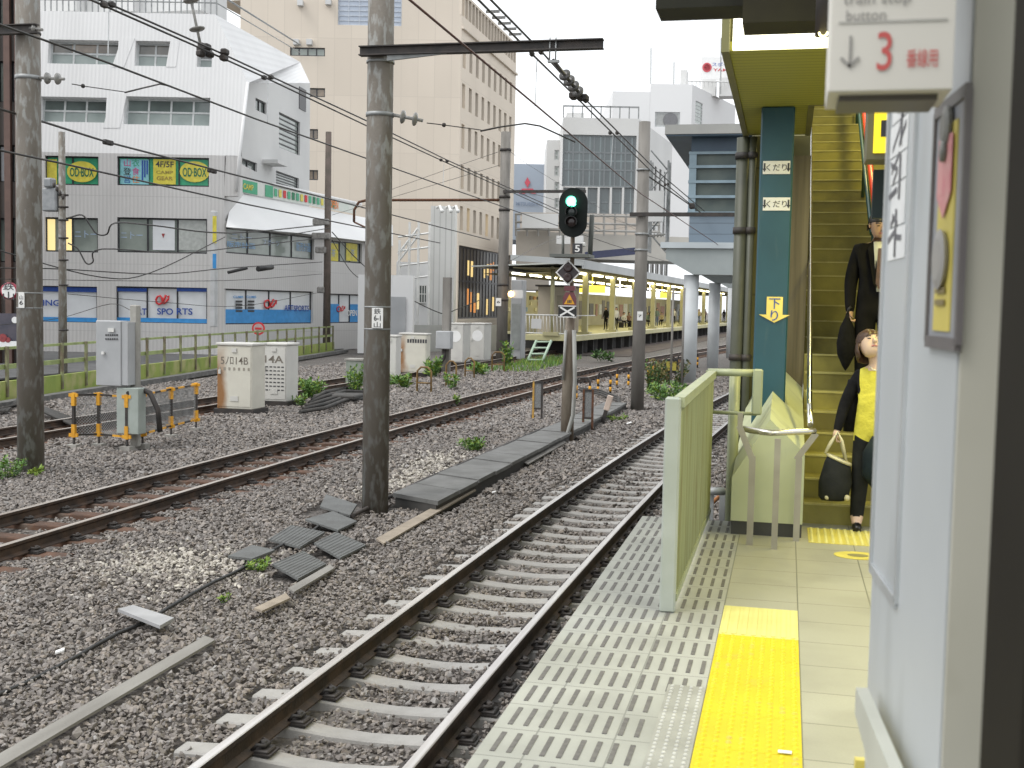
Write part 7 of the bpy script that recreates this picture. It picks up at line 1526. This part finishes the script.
def tat(px, n):   # station along the platform seen at this pixel column
    best = min(range(0, 1000), key=lambda i: abs(512+F*((RM.transposed() @ (fp(i*.1, n, 1)-CAM)).x)/-((RM.transposed() @ (fp(i*.1, n, 1)-CAM)).z)-px)); return best*.1
bag_p = None
for px, n, lab, tp, lg, ps_ in ((616,1.7,'standing passenger in a white shirt holding a dark bag on the far platform','w','k',0), (629,3.4,'seated passenger in brown to the left of the pole with plate 7','r','k',1), (624,3.5,'seated passenger in white beside the one in brown','w','k',1), (657,2.4,'standing passenger in pale green left of the nearest round column','g','b',0), (662,3.0,'seated passenger in beige beside the one in pale green','e','k',1), (680,3.0,'standing passenger in dark blue just left of the nearest round column','b','d',0), (699,1.8,'standing passenger in grey beige between the first two round columns','e','b',0), (703,2.2,'passenger in black between the first two round columns','k','d',0), (705,3.2,'passenger in brown behind the one in black','r','d',0), (724,1.8,'standing passenger in a dark suit between the last two round columns','d','d',0), (720,2.6,'passenger in white between the last two round columns','w','b',0), (640.5, 2.0, 'passenger in blue just right of the pole with plate 7', 'b', 'k', 0), (648, 3.0, 'seated passenger in green right of the pole with plate 7', 'g', 'k', 1), (652, 2.6, 'standing passenger in black left of the one in pale green', 'k', 'd', 0), (668, 2.2, 'standing passenger in a dark suit left of the thin rod', 'd', 'd', 0), (674, 3.2, 'passenger in white half hidden by the thin rod', 'w', 'k', 0), (606, 2.6, 'passenger in dark clothes at the kiosk counter on the far platform', 'd', 'd', 0)):
    t = tat(px, n); o = far_person(t, n, lab, CLO[tp], CLO[lg], ps_, face=random.uniform(-.6,.6)+(.4 if ps_ else 0))
    if px == 616: b = MB(); q = o.location+Vector((-.2,-.2,.62)); b.box(q, (.4,.16,.34), bev=.04); b.tube([q+Vector((-.1,0,.17)), q+Vector((0,0,.3)), q+Vector((.1,0,.17))], .015, 6); single(b, 'handbag', BLACK, 'dark bag held by the passenger in the white shirt', 'bag')
bch = thing('platform_bench', 'dark bench under the seated passengers on the far platform', 'bench', fp(tat(627,3.45),3.55,0)); q = bch.location; b = MB(); b.box(q+UP*.42, (5,.5,.06), U=FT, V=FN); b.build('seat', DARK, bch); b = MB(); b.box(q+UP*.7+FN*.26, (5,.05,.4), U=FT, V=FN); b.build('backrest', DARK, bch)
for s in (-2,2): b = MB(); b.box(q+FT*s+UP*.2, (.08,.4,.4), U=FT, V=FN); b.build('leg', DARK, bch)

# ================================================================== OVERHEAD WIRES
def wire(pts, r, label, mat=WIRE, sag=0., group='overhead wires', smooth=False):
    b = MB(); P = [Vector(p) for p in pts]; Q = []
    if smooth and len(P) > 2:
        E_ = [P[0]*2-P[1]]+P+[P[-1]*2-P[-2]]; S_ = []
        for i in range(1, len(E_)-2):
            for j in range(5):
                t = j/5; a, c, d, e = E_[i-1:i+3]; S_.append(.5*((2*c)+(d-a)*t+(2*a-5*c+4*d-e)*t*t+(3*c-a-3*d+e)*t**3))
        P = S_+[P[-1]]
    for i in range(len(P)-1):
        k = max(2, int((P[i+1]-P[i]).length/2.5))
        for j in range(k): t = j/k; q = P[i].lerp(P[i+1], t); q.z -= sag*4*t*(1-t); Q.append(q)
    Q.append(P[-1]); b.tube(Q, r, 6); return single(b, 'overhead_wire', mat, label, 'wire', group)
def clamps(parent, pts, mat=DARK, s=.05):
    for p in pts:
        b = MB(); b.box(p, (s*1.6,s*2.4,s*1.6), bev=s*.3); b.build('wire_clamp', mat, parent)
def ext(p, q, k): return q+(q-p).normalized()*k
def wp(L): return [Pz(x, y, z) for x, y, z in L]
# nearest track: contact wire and the twin carrier
cw_ = wire(wp([(340,-63,4.0),(410,0,4.0),(538,107,4.0),(640,193,4.0),(735,256,4.0)]), .011, 'lowest wire over the nearest track, dark red contact wire', RED_W)
ca1 = wp([(425,-50,5.2),(478.7,0,5.2),(532,54,5.2),(575,96,5.2),(655,175,5.2),(735,241,5.2)]); ca2 = wp([(440,-50,5.25),(491,0,5.25),(541,51,5.25),(580,94,5.25),(657,171,5.25),(736,238,5.25)])
c1 = wire(ca1, .015, 'left one of the twin carrier wires over the nearest track'); c2 = wire(ca2, .015, 'right one of the twin carrier wires over the nearest track')
clamps(c1, [Pz(532,54,5.2), Pz(610,133,5.2), Pz(665,185,5.2)], s=.04); clamps(c2, [Pz(541,52,5.25), Pz(617,133,5.25), Pz(668,184,5.25)], s=.04)
b = MB(); b.tube([Pz(537,60,5.15), Pz(536.5,72,5.05), Pz(535,106,4.05)], .006, 5); b.build('dropper', GREY, cw_); b = MB(); b.tube([Pz(613,135,5.15), Pz(611,166,4.05)], .006, 5); b.build('dropper', GREY, cw_)
ins_c = thing('insulator_string', 'string of dark insulators on the carrier wires below the cantilever beam', 'insulators', Vector((Py(556,62,yb_).x, yb_, Py(556,62,yb_).z))); b = MB(); P0, P1 = Py(553,60,yb_), Py(586,102,yb_+.9); insulators(b, P0, P1, 4, .08); b.build('discs', pm('dark_porcelain', (.09,.085,.08), (.05,.05,.05), 20, .3), ins_c)
b = MB()
for px, py in ((573,96),(580,97),(577,90),(585,98)): b.box(Py(px,py,yb_+.8), (.09,.16,.09), bev=.02)
b.build('clamp', DARK, ins_c)
pu = thing('steady_arm', 'steady arm wire from the middle pole to the nearest contact wire', 'steady arm', Py(427,122,mpx.y)); pe = [Py(427,123,mpx.y), Py(444,125,mpx.y+.3), Py(481,130,mpx.y+1.2)]; b = MB(); b.tube(pe, .007, 6); b.build('pull_wire', DARK, pu); pa = [Py(481,131,mpx.y+1.2), Py(500,127,mpx.y+1.8), Py(525,123.5,mpx.y+2.6), Py(540,126,mpx.y+3.2), Py(575,142,mpx.y+4.4)]; b = MB(); b.tube(pa, .013, 6); b.ball(pe[1], .03, 8); b.build('arm', DARK, pu)
# middle track
cwB = wire(wp([(-60,0,4.2),(0,24.5,4.2),(106,62,4.2),(256,119,4.2),(455,190,4.2),(610,244,4.2),(700,272,4.2)]), .012, 'contact wire over the middle track passing behind both front poles')
m1 = wire(wp([(40,-22,5.3),(91,0,5.3),(200,48,5.3),(262,76,5.3),(365,125,5.3),(445,162,5.3),(600,232,5.3)]), .014, 'lower one of the twin carrier wires over the middle track'); m2 = wire(wp([(48,-22,5.35),(98,-1,5.35),(212,49,5.35),(268,75,5.35),(365,120,5.35),(447,160,5.35),(600,229,5.35)]), .014, 'upper one of the twin carrier wires over the middle track')
clamps(m1, [Pz(104,5,5.3), Pz(264,77.5,5.3), Pz(441,160,5.3)], s=.042); clamps(m2, [Pz(112,4.5,5.35), Pz(271,77,5.35), Pz(447,161,5.35)], s=.042)
for (x, y, x2, y2) in ((109,10,108,56),(268,83,267.5,122),(444,164,443,185)): b = MB(); b.tube([Pz(x,y,5.2), Pz(x2,y2,4.25)], .007, 5); b.build('dropper', GREY, cwB)
ins_b = thing('insulator_string', 'hanging insulators on the carrier wires near the top of the white building', 'insulators', Pz(200,45,5.4)); qa, qb = Pz(185,0,6.9), Pz(201,47,5.4); qa = Vector((qb.x-.25,qb.y,qb.z+1.05)); b = MB(); b.tube([qa+UP*.6, qa], .035, 6); insulators(b, qa, qb, 2, .12); b.build('discs', INS, ins_b); b = MB(); rr = random.Random(2)
for k in range(7): b.box(qb+Vector((rr.uniform(-.15,.25),rr.uniform(-.2,.3),rr.uniform(-.12,.06))), (.1,.14,.09), bev=.02)
b.build('clamp', DARK, ins_b)
q0, z0_ = LPz; pu = thing('steady_arm', 'steady arm wire from the left dark pole towards the middle track', 'steady arm', Py(72,84,q0.y)); b = MB(); pe = [Py(72,84,q0.y), Py(83,86,q0.y+.3), Py(125,92,q0.y+1.5)]; b.tube(pe, .008, 6); b.ball(pe[1], .035, 8); b.build('pull_wire', DARK, pu); b = MB(); b.tube([Py(125,92.5,q0.y+1.5), Py(143,88,q0.y+2.2), Py(160,84,q0.y+2.8), Py(170,86,q0.y+3.2), Py(197,97,q0.y+4.2)], .014, 6); b.build('arm', DARK, pu)
# farthest track
w3_ = wire(wp([(-60,84,4.4),(0,109,4.4),(47,123,4.4),(107,142,4.4),(255,180,4.4),(420,222,4.4),(490,240,4.4)]), .019, 'thick wire over the farthest track crossing the green shop windows'); clamps(w3_, [Pz(106,142,4.4), Pz(110,143,4.4), Pz(210,170.5,4.4), Pz(214,171.5,4.4)], s=.055)
wire(wp([(-40,142,3.4),(60,163,3.4),(250,205,3.4),(330,221,3.4),(440,243,3.4)]), .014, 'thin lower wire over the farthest track')
# cables to the utility pole and along the street
def dl(L): return [Pd(*p) for p in L]
for L, r, lab in (([(68,218,40),(82,215,40),(90,225,40),(97,234,40),(107,234,40),(115,223,40),(150,225,44),(230,233,50),(322,225,60)], .05, 'street cable looping upward from the utility pole to the slim brown pole'),
                  ([(68,243,40),(78,249,40),(86,263,40),(93,262,40),(102,249,40),(180,253,46),(240,247,52),(322,238,60)], .045, 'lower street cable looping from the utility pole to the slim brown pole'),
                  ([(-30,240,36),(18,256,38),(100,277,42),(150,273,44),(225,237,52)], .04, 'pale sagging cable in front of the lowest office windows'),
                  ([(0,268,38),(60,269,40),(160,274,46),(230,268,52),(322,262,60)], .04, 'nearly level dark cable below the office windows'),
                  ([(0,279,38),(150,281,46),(240,280,52),(322,274,60)], .025, 'thin level wire just under the level dark cable'),
                  ([(68,294,40),(160,302,46),(240,306,52),(322,292,60)], .022, 'thin sagging wire across the sports shop windows'),
                  ([(332,240,61),(350,270,66),(366,283,68)], .04, 'steep cable from the slim brown pole down behind the middle pole'),
                  ([(332,232,61),(360,262,66),(395,290,68),(440,313,70),(455,310,70),(480,300,72)], .05, 'sagging cable from the slim brown pole to the white service tower'),
                  ([(332,215,61),(400,195,66),(500,165,57)], .02, 'thin wire rising from the slim brown pole to the far grey pole'),
                  ([(390,190,64),(440,172,64),(498,152,57)], .022, 'thin wire over the service tower to the far grey pole'),
                  ([(508,150,57),(540,172,80),(640,232,110)], .02, 'thin pale wire from the far grey pole toward the viaduct'),
                  ([(508,190,57),(545,197,70),(600,215,95),(640,228,110)], .03, 'dark wire from the far grey pole past the signal'),
                  ([(508,262,57),(560,238,100),(640,225,115)], .025, 'thin wire in front of the viaduct railing'),
                  ([(330,228,61),(280,236,58),(236,240,55)], .04, 'short cable from the slim brown pole to the office side wall'),
                  ([(0,325,36),(60,318,38),(110,304,40),(135,312,30)], .02, 'thin wire sagging to the grey control box post')):
    wire(dl(L), r*.55, lab, sag=0, smooth=True)
b = MB(); b.tube([Pd(228,272.5,51),Pd(247,268,51.6)], .07, 8); b.tube([Pd(258,269,52),Pd(272,267,53)], .12, 8); single(b, 'cable_joint_box', BLACK, 'black sleeve joints on the level street cable', 'cable joint')
# feed cables hanging from the pole right of the signal
w9 = wire(dl([(648,176,32),(690,205,40),(733,236,52)]), .02, 'dark sloping wire right of the pole with plate 7'); clamps(w9, [Pd(692,206,40), Pd(717,228,46), Pd(723,233,48)], s=.12)
b = MB(); b.tube([Pd(700,214,44),Pd(703,228,44),Pd(712,240,45),Pd(722,247,46)], .03, 6); single(b, 'jumper_cable', BLACK, 'short drooping jumper cable before the overpass cladding', 'cable')

CLEAR += [(-12.7,-11.5,18.8,22.6)][:0]
stones()
